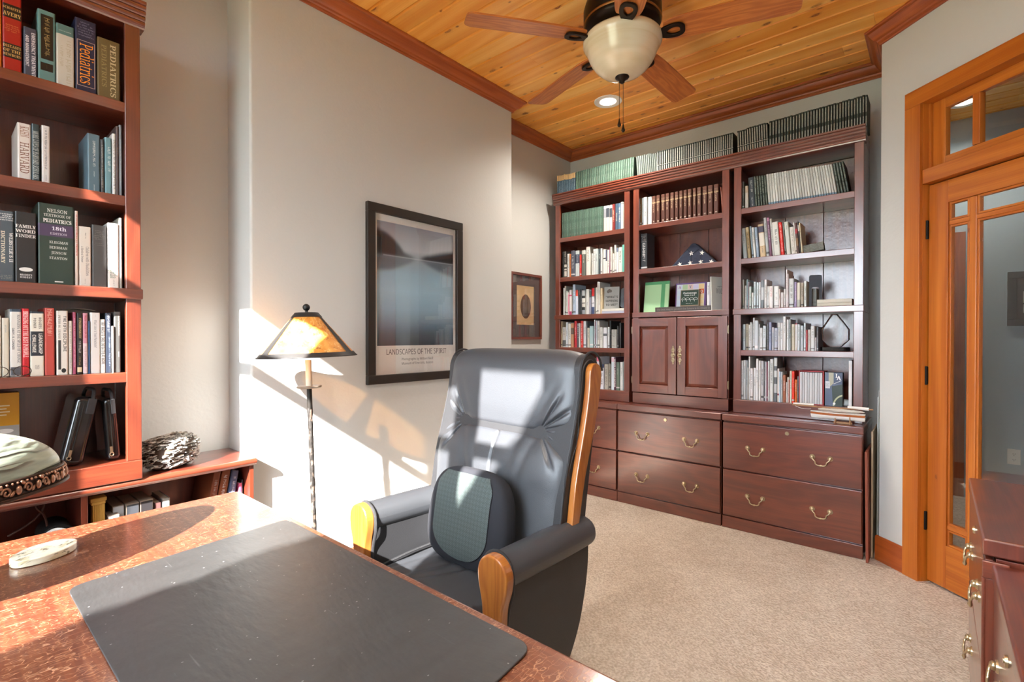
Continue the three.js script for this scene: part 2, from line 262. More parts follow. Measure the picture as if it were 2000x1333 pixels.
// ---------------------------------------------------------------- door with transom in the angled wall
{
  const place = (name) => { const g = structGroup(name, [D0[0], 0, D0[1]], -42 * PI / 180); return g; };       // local x along the wall, +z into the room
  const t = place('trim_20');           // casing and jambs
  mesh('door_casing', box(0.189, 0.275, 0, 2.455, 0, 0.02, 0.002), M.fir, t);
  mesh('door_casing', box(1.13, 1.216, 0, 2.455, 0, 0.02, 0.002), M.fir, t);
  mesh('head_casing', box(0.189, 1.216, 2.455, 2.54, 0, 0.02, 0.002), M.fir, t);
  mesh('jamb', box(0.262, 0.277, 0, 2.47, -0.13, 0.002, 0), M.fir, t);
  mesh('jamb', box(1.128, 1.143, 0, 2.47, -0.13, 0.002, 0), M.fir, t);
  mesh('jamb_stop', box(0.277, 0.287, 2.115, 2.455, -0.11, -0.03, 0.001), M.fir, t);
  mesh('head_jamb', box(0.277, 1.128, 2.455, 2.47, -0.13, 0.002, 0), M.fir, t);
  mesh('transom_bar', box(0.277, 1.128, 2.042, 2.115, -0.13, 0.008, 0.003), M.fir, t);
  const tw = place('window_3');         // transom light
  const fz0 = -0.075, fz1 = -0.045;
  mesh('transom_frame', join(box(0.287, 0.35, 2.115, 2.455, fz0, fz1, 0.002), box(1.055, 1.118, 2.115, 2.455, fz0, fz1, 0.002), box(0.35, 1.055, 2.115, 2.165, fz0, fz1, 0.002), box(0.35, 1.055, 2.405, 2.455, fz0, fz1, 0.002)), M.fir, tw);
  for (const x of [0.497, 0.91]) mesh('muntin', box(x - 0.017, x + 0.017, 2.165, 2.405, fz0, fz1 + 0.004, 0.004), M.fir, tw);
  for (const [a, b] of [[0.35, 0.48], [0.514, 0.893], [0.927, 1.055]]) mesh('pane', box(a, b, 2.165, 2.405, -0.062, -0.059, 0), M.pane, tw);
  const d = place('door_1');
  const z0 = -0.072, z1 = -0.03, xa = 0.282, xb = 1.124;
  mesh('stile', box(xa, 0.378, 0.012, 2.036, z0, z1, 0.002), M.fir, d);
  mesh('stile', box(xb - 0.1, xb, 0.012, 2.036, z0, z1, 0.002), M.fir, d);
  mesh('top_rail', box(0.378, xb - 0.1, 1.925, 2.036, z0, z1, 0.002), M.fir, d);
  mesh('bottom_rail', box(0.378, xb - 0.1, 0.012, 0.225, z0, z1, 0.002), M.fir, d);
  const vm = [0.492, 0.91], hm = [0.317, 1.824];
  for (const x of vm) mesh('muntin', box(x - 0.018, x + 0.018, 0.225, 1.925, z0 + 0.006, z1 - 0.004, 0.006), M.fir, d);
  for (const y of hm) mesh('muntin', box(0.378, xb - 0.1, y - 0.012, y + 0.012, z0 + 0.008, z1 - 0.006, 0.005), M.fir, d);
  const xs = [0.378, 0.474, 0.51, 0.892, 0.928, xb - 0.1], ys = [0.225, 0.305, 0.329, 1.812, 1.836, 1.925];
  for (let i = 0; i < 6; i += 2) for (let j = 0; j < 6; j += 2) {
    const a = xs[i], b = xs[i + 1], c = ys[j], e = ys[j + 1], w = 0.01;
    mesh('glazing_bead', join(box(a, a + w, c, e, z0 + 0.012, z1 - 0.008, 0.002), box(b - w, b, c, e, z0 + 0.012, z1 - 0.008, 0.002), box(a + w, b - w, c, c + w, z0 + 0.012, z1 - 0.008, 0.002), box(a + w, b - w, e - w, e, z0 + 0.012, z1 - 0.008, 0.002)), M.fir, d);
    mesh('pane', box(a + w, b - w, c + w, e - w, -0.053, -0.05, 0), M.pane, d);
  }
  for (const y of [1.811, 1.063, 0.316]) mesh('hinge', join(box(0.2775, 0.282, y - 0.045, y + 0.045, -0.06, -0.026, 0), mv(new THREE.CylinderGeometry(0.006, 0.006, 0.095, 12), 0.279, y, -0.022)), M.hinge, d);
  mesh('door_handle', join(mv(new THREE.SphereGeometry(0.027, 20, 14), 1.07, 0.95, 0.02), mv(new THREE.CylinderGeometry(0.012, 0.012, 0.05, 12).rotateX(PI / 2), 1.07, 0.95, -0.008)), M.bronze, d);
}
// ---------------------------------------------------------------- hallway beyond the glass door
struct('wall_hall_back', bxv(-0.3, 2.7, 0, H, 5.3, 5.42, 0), M.hallWall);
struct('wall_hall_left', bxv(-0.3, -0.12, 0, H, 4.06, 5.3, 0), M.hallWall);
struct('wall_hall_right', bxv(2.55, 2.7, 0, H, 1.9, 5.3, 0), M.hallWall);
struct('wall_hall_front', bxv(1.4, 2.55, 0, H, 1.9, 2.05, 0), M.hallWall);
struct('floor_hall', bxv(1.3, 2.7, -0.12, 0, 1.9, 5.42, 0), M.carpet);
{
  const d = structGroup('door_2', [0.0, 0, 5.3]);
  mesh('door_casing', join(box(0.1, 0.17, 0, 2.09, 0, 0.02, 0.002), box(-0.12, 0.1, 2.02, 2.09, 0, 0.02, 0.002)), M.trim, d);
  mesh('door_leaf', box(-0.12, 0.1, 0, 2.02, 0, 0.012, 0.002), M.trim, d);
  mesh('door_handle', join(mv(new THREE.SphereGeometry(0.026, 16, 12), 0.06, 0.95, 0.055), mv(new THREE.CylinderGeometry(0.01, 0.01, 0.05, 10).rotateX(PI / 2), 0.06, 0.95, 0.03)), M.bronze, d);
  struct('baseboard_hall', bxv(0.17, 2.55, 0, 0.1, 5.285, 5.3, 0.002), M.hallWall);
}
{ // wall outlet seen through the glass
  const o = thing('wall_outlet', 'white duplex outlet on the hallway wall behind the glass door', 'outlet', [0.447, 0.3, 5.3]);
  mesh('cover_plate', box(-0.036, 0.036, 0, 0.115, 0, 0.005, 0.002), M.plastic, o);
  for (const y of [0.036, 0.079]) { const r = mesh('receptacle', mv(new THREE.CylinderGeometry(0.016, 0.016, 0.004, 20).rotateX(PI / 2), 0, y, 0.006), M.plastic, o); mesh('slot', join(box(-0.0065, -0.0045, y - 0.002, y + 0.006, 0.0075, 0.0086, 0), box(0.0045, 0.0065, y - 0.002, y + 0.006, 0.0075, 0.0086, 0), box(-0.002, 0.002, y - 0.009, y - 0.005, 0.0075, 0.0086, 0)), M.black, r); }
  const p = thing('framed_picture', 'dark framed photograph on the hallway wall behind the glass door', 'picture', [0.62, 1.345, 5.3]);
  mesh('picture_frame', join(box(-0.215, 0.215, 0, 0.05, 0, 0.022, 0.002), box(-0.215, 0.215, 0.355, 0.405, 0, 0.022, 0.002), box(-0.215, -0.165, 0.05, 0.355, 0, 0.022, 0.002), box(0.165, 0.215, 0.05, 0.355, 0, 0.022, 0.002)), M.black, p);
  const t = tex(128, 96, (u, v) => { const n = fbm(u, v, 4, 4, 71, 3); return u > 0.1 && v > 0.15 && v < 0.68 ? (v > 0.4 ? [0.62, 0.62, 0.6] : v > 0.36 ? [0.1, 0.1, 0.1] : [0.75 * n + 0.3, 0.75 * n + 0.3, 0.76 * n + 0.3]) : [0.14 + 0.2 * n, 0.13 + 0.18 * n, 0.13 + 0.18 * n]; });
  mesh('backing', box(-0.165, 0.165, 0.05, 0.355, 0.001, 0.008, 0), M.black, p);
  mesh('print', new THREE.PlaneGeometry(0.33, 0.305).translate(0, 0.2025, 0.009), std({ map: t, roughness: 0.4 }), p);
}
// ---------------------------------------------------------------- outside ground, and unseen sun blockers added at the windows
struct('ground', bxv(-40, 40, -0.6, -0.4, -60, VW - 0.2, 0), std({ color: '#7d8068', roughness: 1 }));
{
  const g = grid(96, 90, (u, v) => { const y = v * 4.4, r = Math.max(0.0, Math.min(1.15, (4.4 - y) * 0.52)) * (1 + 0.09 * (hash(Math.floor(u * 96) % 96, Math.floor(v * 90), 5) - 0.5)), a = u * 2 * PI; return [Math.cos(a) * r, y, Math.sin(a) * r]; });
  one('added_evergreen', g, std({ color: '#27351f', roughness: 1 }), 'unseen conical evergreen added outside the window to cut the sun on the chair', 'sun_blocker', [0.745, -0.4, -2.0]);  // added cone out of view; its flank slants the sun patch on the chair
  const b = thing('added_valance', 'unseen cloth valance added across the window top to block sun', 'sun_screen', [-1.2, 2.3, VW + 0.04]);  // added out of view to keep sun off the wall beyond the lamp
  mesh('valance_cloth', grid(60, 6, (u, v) => [0.03 + u * 0.37, mix(0.01 + 0.006 * Math.sin(u * 22), 0.4, v), 0.008 * Math.sin(u * 44)]), std({ color: '#cfc6b4', roughness: 0.9, side: THREE.DoubleSide }), b);
  mesh('curtain_rod', new THREE.CylinderGeometry(0.008, 0.008, 0.42, 12).rotateZ(PI / 2).translate(0.215, 0.4, 0), M.bronze, b);
  const fc = thing('added_file_cabinet', 'unseen grey cabinet added by the window to shade the blotter', 'cabinet', [-0.452, 0, -0.5]);  // added out of view; its edges shape the shadow across the blotter
  const grey = std({ color: '#8b8d8c', roughness: 0.5, metalness: 0.2 });
  mesh('body', box(-0.25, 0.25, 0, 1.41, -0.2, 0.2, 0.004), grey, fc);
  for (let i = 0; i < 3; i++) { const dr = mesh('drawer', box(-0.235, 0.235, 0.06 + i * 0.44, 0.485 + i * 0.44, -0.212, -0.2, 0.003), grey, fc); mesh('handle', box(-0.05, 0.05, 0.26 + i * 0.44, 0.28 + i * 0.44, -0.235, -0.212, 0.003), M.iron, dr); }
}
// ---------------------------------------------------------------- recessed ceiling lights
function downlight(x, v, label, power) {
  const o = thing('recessed_light', label, 'ceiling light', [x, H, v], 0, 'recessed ceiling lights');
  mesh('trim_ring', lathe([[0.058, 0.006], [0.06, -0.004], [0.095, -0.006], [0.1, -0.003], [0.1, 0.002]], 40), std({ color: '#e8e6e0', roughness: 0.4, side: THREE.DoubleSide }), o);
  mesh('lens', mv(new THREE.CylinderGeometry(0.06, 0.06, 0.004, 32), 0, -0.001, 0), std({ color: '#ffffff', emissive: '#fff1dc', emissiveIntensity: 4 }), o);
  const s = new THREE.SpotLight('#fff5e8', power, 0, 1.25, 0.8); s.position.set(x, H - 0.012, -v); s.target.position.set(x, 0, -v); s.shadow.radius = 2.6; s.castShadow = true; s.name = 'recessed_light_beam'; scene.add(s, s.target);
}
downlight(-1.83, 3.22, 'round white recessed ceiling light between fan and bookcases', 8);
downlight(-0.1, 0.75, 'unseen recessed fill light added above the camera side of the desk', 8);  // unseen lamp added as fill for the room
downlight(0.143, 4.92, 'round white recessed ceiling light in the hallway', 2.2);

// ---------------------------------------------------------------- cherry furniture
function bailPull() {                   // rosettes 91 mm apart with a curved bail
  const g = [];
  for (const s of [-1, 1]) g.push(mv(new THREE.SphereGeometry(0.0105, 14, 10).scale(1, 1, 0.75), s * 0.0455, 0, 0.008), mv(new THREE.CylinderGeometry(0.014, 0.015, 0.004, 18).rotateX(PI / 2), s * 0.0455, 0, 0.002));
  g.push(tube([[-0.0455, 0, 0.012], [-0.041, -0.012, 0.016], [-0.03, -0.022, 0.018], [-0.027, -0.036, 0.018], [-0.018, -0.043, 0.018], [0, -0.0445, 0.018], [0.018, -0.043, 0.018], [0.027, -0.036, 0.018], [0.03, -0.022, 0.018], [0.041, -0.012, 0.016], [0.0455, 0, 0.012]], 0.0035, 40, 8));
  g.push(mv(new THREE.SphereGeometry(0.006, 10, 8).scale(1.4, 1, 1), 0, -0.0445, 0.018));
  return join(g);
}
const pullGeo = bailPull();
const lockGeo = join(mv(new THREE.CylinderGeometry(0.011, 0.012, 0.005, 20).rotateX(PI / 2), 0, 0, 0.003), mv(new THREE.CylinderGeometry(0.005, 0.005, 0.003, 12).rotateX(PI / 2), 0, 0, 0.006));
function lateralFile(w, h, depth, label, pos, turn) {   // local: front at z = 0, +z towards the viewer
  const o = thing('lateral_file_cabinet', label, 'cabinet', pos, turn), k = h / 0.752, a = -w / 2, b = w / 2;
  mesh('body', box(a + 0.004, b - 0.004, 0.07 * k, 0.705 * k, -depth, -0.022, 0.002), M.cherry, o);
  mesh('plinth', box(a + 0.001, b - 0.001, 0, 0.078 * k, -depth + 0.02, -0.004, 0.004), M.cherry, o);
  mesh('top', box(a, b, 0.708 * k, h, -depth, 0.003, 0.006), M.cherry, o);
  for (const [y0, y1, lock] of [[0.086, 0.388, 0], [0.395, 0.7, 1]]) {
    const d = mesh('drawer', box(a + 0.006, b - 0.006, y0 * k, y1 * k, -0.021, 0, 0.005, 'x'), M.cherry, o), y = (y0 + y1) / 2 * k;
    for (const s of [-1, 1]) { const p = mesh('handle', pullGeo, M.brass, d); p.position.set(s * 0.182 * w / 0.776, y, 0); }
    if (lock) { const l = mesh('lock', lockGeo, M.brass, d); l.position.set(0, 0.668 * k, 0); }
  }
  return o;
}
const CW = 0.7715, cabX = [-2.244, -1.4715, -0.695];
lateralFile(CW, 0.752, 0.49, 'two-drawer cherry lateral file half hidden behind the chair back', [cabX[0], 0, 3.412], 0);
lateralFile(CW, 0.752, 0.49, 'two-drawer cherry lateral file under the cupboard doors', [cabX[1], 0, 3.412], 0);
lateralFile(CW, 0.752, 0.49, 'two-drawer cherry lateral file under the model ship', [cabX[2], 0, 3.412], 0);
lateralFile(0.715, 0.755, 0.5, 'cherry lateral file with dark top beside the glass door', [0.093, 0, 2.0725], -PI / 2);
{ const q = lateralFile(0.66, 0.70, 0.5, 'lower cherry lateral file at the right edge, nearest the viewer', [0.11, 0, 1.372], -PI / 2); void q; }
{ // chamfered corner post that closes the near end of the taller right-hand file
  const o = thing('corner_post', 'narrow reeded cherry post between the two right-hand file cabinets', 'post', [0.115, 0, 1.706]);
  mesh('post_shaft', join(box(-0.022, 0.022, 0.0, 0.66, -0.004, 0.004, 0.002), mv(new THREE.CylinderGeometry(0.005, 0.005, 0.66, 10), -0.022, 0.33, 0.0)), M.cherry, o);
  mesh('post_cap', box(-0.026, 0.024, 0.66, 0.704, -0.004, 0.006, 0.003), M.cherry, o);
}
// a bookcase section; local x to the right, front at z = 0
function reededCrown(w, y0, y1, out) {
  const p = [[-0.05, y0], [0, y0], [0.006, y0 + 0.004]], n = 4, h = (y1 - y0 - 0.02) / n;
  for (let i = 0; i < n; i++) { const z = 0.006 + (out - 0.006) * (i + 1) / n, yb = y0 + 0.008 + i * h; p.push([z - 0.004, yb + 0.002], [z, yb + 0.006], [z, yb + h - 0.004], [z - 0.003, yb + h - 0.001]); }
  p.push([out + 0.004, y1 - 0.01], [out + 0.004, y1], [-0.05, y1]);
  const g = new THREE.ExtrudeGeometry(new THREE.Shape(p.map(([z, y]) => new THREE.Vector2(z, y))), { depth: w, bevelEnabled: false }); g.rotateY(-PI / 2); g.translate(w / 2, 0, 0);
  return uvGrain(g, 'x');
}
function bookcase(name, label, pos, turn, w, { y0, yTop, shelves, rail, base, depth = 0.32, back = M.cherryBack, doors = false, crownOut = 0.028, backPanels = 3, crownW }) {
  const o = thing(name, label, 'bookcase', pos, turn), a = -w / 2, b = w / 2, st = 0.047, cy = yTop - 0.092;
  for (const s of [-1, 1]) {
    mesh('side_panel', s < 0 ? box(a + 0.002, a + 0.022, y0, cy + 0.01, -depth, -0.02, 0.001, 'y') : box(b - 0.022, b - 0.002, y0, cy + 0.01, -depth, -0.02, 0.001, 'y'), M.cherry, o);
    mesh('stile', s < 0 ? box(a, a + st, base, cy + 0.005, -0.021, 0, 0.003, 'y') : box(b - st, b, base, cy + 0.005, -0.021, 0, 0.003, 'y'), M.cherry, o);
  }
  const bw = (w - 0.044) / backPanels;
  for (let i = 0; i < backPanels; i++) mesh('back_panel', box(a + 0.022 + i * bw + 0.0015, a + 0.022 + (i + 1) * bw - 0.0015, y0, cy + 0.01, -depth, -depth + 0.008, 0.0015, 'y'), back, o);
  mesh('top_board', box(a + 0.002, b - 0.002, cy + 0.012, yTop - 0.001, -depth, -0.02, 0.001), M.cherry, o);
  for (const y of shelves) mesh('shelf', box(a + 0.024, b - 0.024, y - 0.037, y, -depth + 0.01, -0.002, 0.003), M.cherry, o);
  mesh('middle_rail', box(a - 0.004, b + 0.004, rail - 0.039, rail, -depth + 0.01, 0.01, 0.004), M.cherry, o);
  mesh('base_rail', box(a, b, y0, base, -depth + 0.01, 0.006, 0.003), M.cherry, o);
  const cg = reededCrown(crownW ? crownW[1] - crownW[0] : w, cy, yTop, crownOut); if (crownW) cg.translate((crownW[0] + crownW[1]) / 2, 0, 0);
  mesh('crown', cg, M.cherry, o);
  if (doors) {
    const mid = 0, dy0 = 0.843, dy1 = 1.403;
    for (const s of [-1, 1]) {
      const x0 = s < 0 ? a + 0.003 : mid + 0.003, x1 = s < 0 ? mid - 0.003 : b - 0.003, f = 0.062;
      const d = mesh('door', join(box(x0, x0 + f, dy0, dy1, 0.004, 0.024, 0.003), box(x1 - f, x1, dy0, dy1, 0.004, 0.024, 0.003), box(x0 + f - 0.002, x1 - f + 0.002, dy0, dy0 + f, 0.0045, 0.0238, 0.003), box(x0 + f - 0.002, x1 - f + 0.002, dy1 - f, dy1, 0.0045, 0.0238, 0.003)), M.cherry, o);
      // raised panel with bevelled borders
      const px0 = x0 + f, px1 = x1 - f, py0 = dy0 + f, py1 = dy1 - f, bv = 0.024, pos = [];
      const O = [[px0, py0, 0.008], [px1, py0, 0.008], [px1, py1, 0.008], [px0, py1, 0.008]], I = [[px0 + bv, py0 + bv, 0.021], [px1 - bv, py0 + bv, 0.021], [px1 - bv, py1 - bv, 0.021], [px0 + bv, py1 - bv, 0.021]];
      for (let i = 0; i < 4; i++) { const j = (i + 1) % 4; pos.push(...O[i], ...O[j], ...I[j], ...O[i], ...I[j], ...I[i]); }
      pos.push(...I[0], ...I[1], ...I[2], ...I[0], ...I[2], ...I[3]);
      const g = new THREE.BufferGeometry(); g.setAttribute('position', new THREE.Float32BufferAttribute(pos, 3)); g.computeVertexNormals();
      mesh('panel', uvGrain(g, 'y'), M.cherry, d);
      const hx = s < 0 ? x1 - 0.022 : x0 + 0.022, hy = 1.13;
      const plate = []; for (const [yy, r] of [[0, 0.011], [0.028, 0.007], [-0.028, 0.007], [0.046, 0.009], [-0.046, 0.009], [0.062, 0.005], [-0.062, 0.005]]) plate.push(mv(new THREE.SphereGeometry(r, 12, 8).scale(1, 1.25, 0.35), hx, hy + yy, 0.026));
      for (const q of [-1, 1]) plate.push(tube([[hx, hy + 0.05, 0.028], [hx + q * 0.013, hy + 0.036, 0.028], [hx + q * 0.004, hy + 0.02, 0.028], [hx + q * 0.014, hy, 0.03], [hx + q * 0.004, hy - 0.02, 0.028], [hx + q * 0.013, hy - 0.036, 0.028], [hx, hy - 0.05, 0.028]], 0.0022, 28, 6));
      plate.push(mv(new THREE.SphereGeometry(0.0075, 12, 8), hx, hy, 0.036));
      mesh('handle', join(plate), M.brass, d);
      const ex = s < 0 ? a : b;
      for (const yy of [dy0 + 0.09, dy1 - 0.09]) mesh('hinge', join(box(ex - 0.004, ex + 0.004, yy - 0.028, yy + 0.028, 0.006, 0.012, 0.001), mv(new THREE.CylinderGeometry(0.004, 0.004, 0.05, 10), ex, yy, 0.016)), M.brass, d);
    }
  }
  return o;
}
const HV = 3.53;
bookcase('hutch_bookcase', 'left section of the cherry wall bookcase, five shelves of books', [-2.1675, 0, HV], 0, 0.705, { y0: 0.754, yTop: 2.491, shelves: [2.113, 1.773, 1.173], rail: 1.45, base: 0.836, crownW: [-0.368, 0.3675] });
bookcase('hutch_bookcase', 'middle section of the cherry wall bookcase with panelled cupboard doors', [-1.43, 0, HV], 0, 0.71, { y0: 0.754, yTop: 2.491, shelves: [2.115, 1.781], rail: 1.449, base: 0.836, doors: true, crownW: [-0.37, 0.37] });
bookcase('hutch_bookcase', 'right section of the cherry wall bookcase holding the glass award', [-0.685, 0, HV], 0, 0.72, { y0: 0.754, yTop: 2.491, shelves: [2.121, 1.786, 1.174], rail: 1.449, base: 0.84, crownW: [-0.375, 0.368] });
// tall bookcase on the left wall (local x = v)
const BV = [-0.257, 0.523], BX = -2.3;
bookcase('tall_bookcase', 'tall cherry bookcase on the left wall beside the desk', [BX, 0, (BV[0] + BV[1]) / 2], PI / 2, BV[1] - BV[0], { y0: 0.722, yTop: 2.52, shelves: [2.135, 1.787, 1.128], rail: 1.442, base: 0.795, depth: 0.31, back: M.cherry, crownOut: 0.03, backPanels: 2, crownW: [-0.39, 0.404] });
{ // low open bookcase under it
  const o = thing('low_bookcase', 'low cherry bookcase with rounded nosing beneath the tall bookcase', 'bookcase', [BX, 0, 0.345], PI / 2), a = -0.7, b = 0.598, d = 0.315;
  mesh('top', box(a, b, 0.7, 0.722, -d, -0.012, 0.002, 'x'), M.cherry, o);
  const nose = []; for (const [y, z, r] of [[0.7075, -0.012, 0.0145], [0.697, -0.018, 0.0085]]) nose.push(new THREE.CylinderGeometry(r, r, b - a, 16).rotateZ(PI / 2).translate((a + b) / 2, y, z));
  mesh('nosing', uvGrain(join(nose), 'x'), M.cherry, o);
  mesh('side_panel', box(a, a + 0.02, 0, 0.7, -d, -0.02, 0.002, 'y'), M.cherry, o);
  mesh('side_panel', box(b - 0.024, b - 0.006, 0, 0.7, -d, -0.018, 0.002, 'y'), M.cherry, o);
  mesh('divider', box(0.001, 0.021, 0, 0.7, -d, -0.02, 0.002, 'y'), M.cherry, o);
  mesh('back_panel', box(a, b - 0.006, 0, 0.7, -d, -d + 0.008, 0, 'y'), M.cherry, o);
  mesh('shelf', box(a + 0.02, 0.001, 0.455, 0.475, -d + 0.008, -0.024, 0.002), M.cherry, o);
  mesh('shelf', box(0.021, b - 0.024, 0.455, 0.475, -d + 0.008, -0.024, 0.002), M.cherry, o);
  mesh('shelf', box(a + 0.02, b - 0.024, 0.06, 0.08, -d + 0.008, -0.024, 0.002), M.cherry, o);
  mesh('plinth', box(a, b - 0.006, 0, 0.06, -0.04, -0.022, 0.002), M.cherry, o);
}
// ---------------------------------------------------------------- desk
{
  const x0 = -1.715, x1 = -0.12, v0 = -0.14, v1 = 0.644, o = thing('desk', 'dark glossy wooden desk with crackled finish in the foreground', 'desk', [(x0 + x1) / 2, 0, (v0 + v1) / 2]);
  const w = (x1 - x0) / 2, d = (v1 - v0) / 2, rr = 0.03;
  const s = new THREE.Shape(); s.moveTo(-w + rr, -d); s.lineTo(w - rr, -d); s.quadraticCurveTo(w, -d, w, -d + rr); s.lineTo(w, d - rr); s.quadraticCurveTo(w, d, w - rr, d); s.lineTo(-w + rr, d); s.quadraticCurveTo(-w, d, -w, d - rr); s.lineTo(-w, -d + rr); s.quadraticCurveTo(-w, -d, -w + rr, -d);
  const g = new THREE.ExtrudeGeometry(s, { depth: 0.018, bevelEnabled: true, bevelThickness: 0.007, bevelSize: 0.007, bevelOffset: -0.007, bevelSegments: 3 }); g.rotateX(-PI / 2); g.translate(0, 0.74, 0);
  mesh('desktop', uvGrain(g, 'x'), M.desk, o);
  mesh('edge_moulding', join(box(-w + 0.012, w - 0.012, 0.715, 0.734, -d + 0.012, -d + 0.03, 0.004), box(-w + 0.012, w - 0.012, 0.715, 0.734, d - 0.03, d - 0.012, 0.004), box(-w + 0.012, -w + 0.03, 0.715, 0.734, -d + 0.03, d - 0.03, 0.004), box(w - 0.03, w - 0.012, 0.715, 0.734, -d + 0.03, d - 0.03, 0.004)), M.cherry, o);
  for (const sx of [-1, 1]) {
    const c = sx * (w - 0.26);
    const p = mesh('pedestal', box(c - 0.2, c + 0.2, 0, 0.715, -d + 0.06, d - 0.06, 0.003, 'y'), M.cherry, o);
    for (let i = 0; i < 3; i++) { const q = mesh('drawer', box(c - 0.18, c + 0.18, 0.09 + i * 0.2, 0.28 + i * 0.2, -d + 0.045, -d + 0.06, 0.004, 'x'), M.cherry, p); void q; }
  }
  mesh('modesty_panel', box(-w + 0.46, w - 0.46, 0.3, 0.715, d * 0.0 - 0.01, 0.01, 0.002, 'x'), M.cherry, o);
  // blotter
  const B = [[-1.29, 0.171], [-1.331, 0.622], [-0.484, 0.619], [-0.44, 0.173]], bs = new THREE.Shape(), cr = 0.03;
  B.forEach((p, i) => { const q = B[(i + 3) % 4], n = B[(i + 1) % 4], la = Math.hypot(q[0] - p[0], q[1] - p[1]), lb = Math.hypot(n[0] - p[0], n[1] - p[1]), A = [p[0] + (q[0] - p[0]) * cr / la, p[1] + (q[1] - p[1]) * cr / la], C = [p[0] + (n[0] - p[0]) * cr / lb, p[1] + (n[1] - p[1]) * cr / lb]; if (i) bs.lineTo(...A); else bs.moveTo(...A); bs.quadraticCurveTo(...p, ...C); });
  bs.closePath();
  const bg = new THREE.ExtrudeGeometry(bs, { depth: 0.002, bevelEnabled: true, bevelThickness: 0.001, bevelSize: 0.0015, bevelOffset: -0.0015, bevelSegments: 2 }); bg.rotateX(-PI / 2); bg.translate(0.886, 0.001, 0.396);
  const scuff = tex(1024, 512, (u, v) => { const c = fbm(u, v, 60, 6, 61, 4), l = vn(u * 40, v * 20, 40, 20, 66), sp = hash(Math.floor(u * 420), Math.floor(v * 210), 8) > 0.9985 ? 0.35 : 0, sc = Math.max(0, vn(u * 14 + v * 3, v * 120, 17, 120, 9) - 0.93) * 2.2 * sst(0.55, 0.8, l); return [0.175 + 0.04 * c + sp + sc, 0.174 + 0.04 * c + sp + sc, 0.174 + 0.04 * c + sp + sc]; }, true, 0.9, 0.5);
  const scuffB = tex(512, 512, (u, v) => fbm(u * 1, v, 14, 40, 64, 4), false, 0.45, 0.45);
  one('desk_blotter', uvGrain(bg, 'x'), phy({ map: scuff, roughness: 0.42, clearcoat: 0.3, clearcoatRoughness: 0.35, bumpMap: scuffB, bumpScale: 0.0009 }), 'large black leather desk blotter with rounded corners on the desk', 'blotter', [-0.886, 0.766, 0.396]);
}

// ---------------------------------------------------------------- books: printed spines live in two atlases
class Atlas {
  constructor(size, ppm) { this.c = document.createElement('canvas'); this.c.width = this.c.height = size; this.x = this.c.getContext('2d'); this.S = size; this.ppm = ppm; this.px = 4; this.py = 40; this.row = 0; this.x.fillStyle = '#c9bfa8'; this.x.fillRect(0, 0, size, 36); this.slots = new Map(); }
  slot(w, h, key) {
    if (key && this.slots.has(key)) return [this.slots.get(key), false];
    const W = Math.max(10, Math.round(w * this.ppm)), Hh = Math.round(h * this.ppm);
    if (this.px + W + 8 > this.S) { this.px = 4; this.py += this.row + 6; this.row = 0; }
    const s = { x: this.px, y: this.py, w: W, h: Hh, S: this.S }; this.px += W + 6; this.row = Math.max(this.row, Hh);
    if (this.py + Hh > this.S) console.log('atlas full', key);
    if (key) this.slots.set(key, s); return [s, true];
  }
}
function dashes(x, X, Y, W, Hh, vertical, seed) {        // print too small to read: rows of broken glyph strokes
  const r = mulberry(seed);
  const line = (len, size, put) => { let p = 0; while (p < len - size * 0.4) { if (r() < 0.15) { p += size * 0.5; continue; } const l = size * (0.35 + r() * 0.35), t = Math.max(0.7, size * 0.13); put(p, 0, t, size * (0.7 + 0.3 * r())); if (r() < 0.7) put(p, r() * size * 0.8, l, t); if (r() < 0.6) put(p + l - t, size * 0.3 * r(), t, size * 0.7); p += l + t * 1.2; } };
  if (vertical) { const size = Math.min(W, Math.max(3, Hh * 0.14)), off = (W - size) / 2; line(Hh, size, (a, b, c, d) => x.fillRect(X + off + size - b - d, Y + a, d, c)); }
  else { const rows = Math.max(1, Math.round(Hh / Math.max(4, W * 0.2))), rh = Hh / rows; for (let k = 0; k < rows; k++) { const wd = W * (0.6 + 0.4 * r()), o = (W - wd) / 2; line(wd, rh * 0.6, (a, b, c, d) => x.fillRect(X + o + a, Y + k * rh + rh * 0.15 + b, c, Math.min(d, rh * 0.62 - b))); } }
}
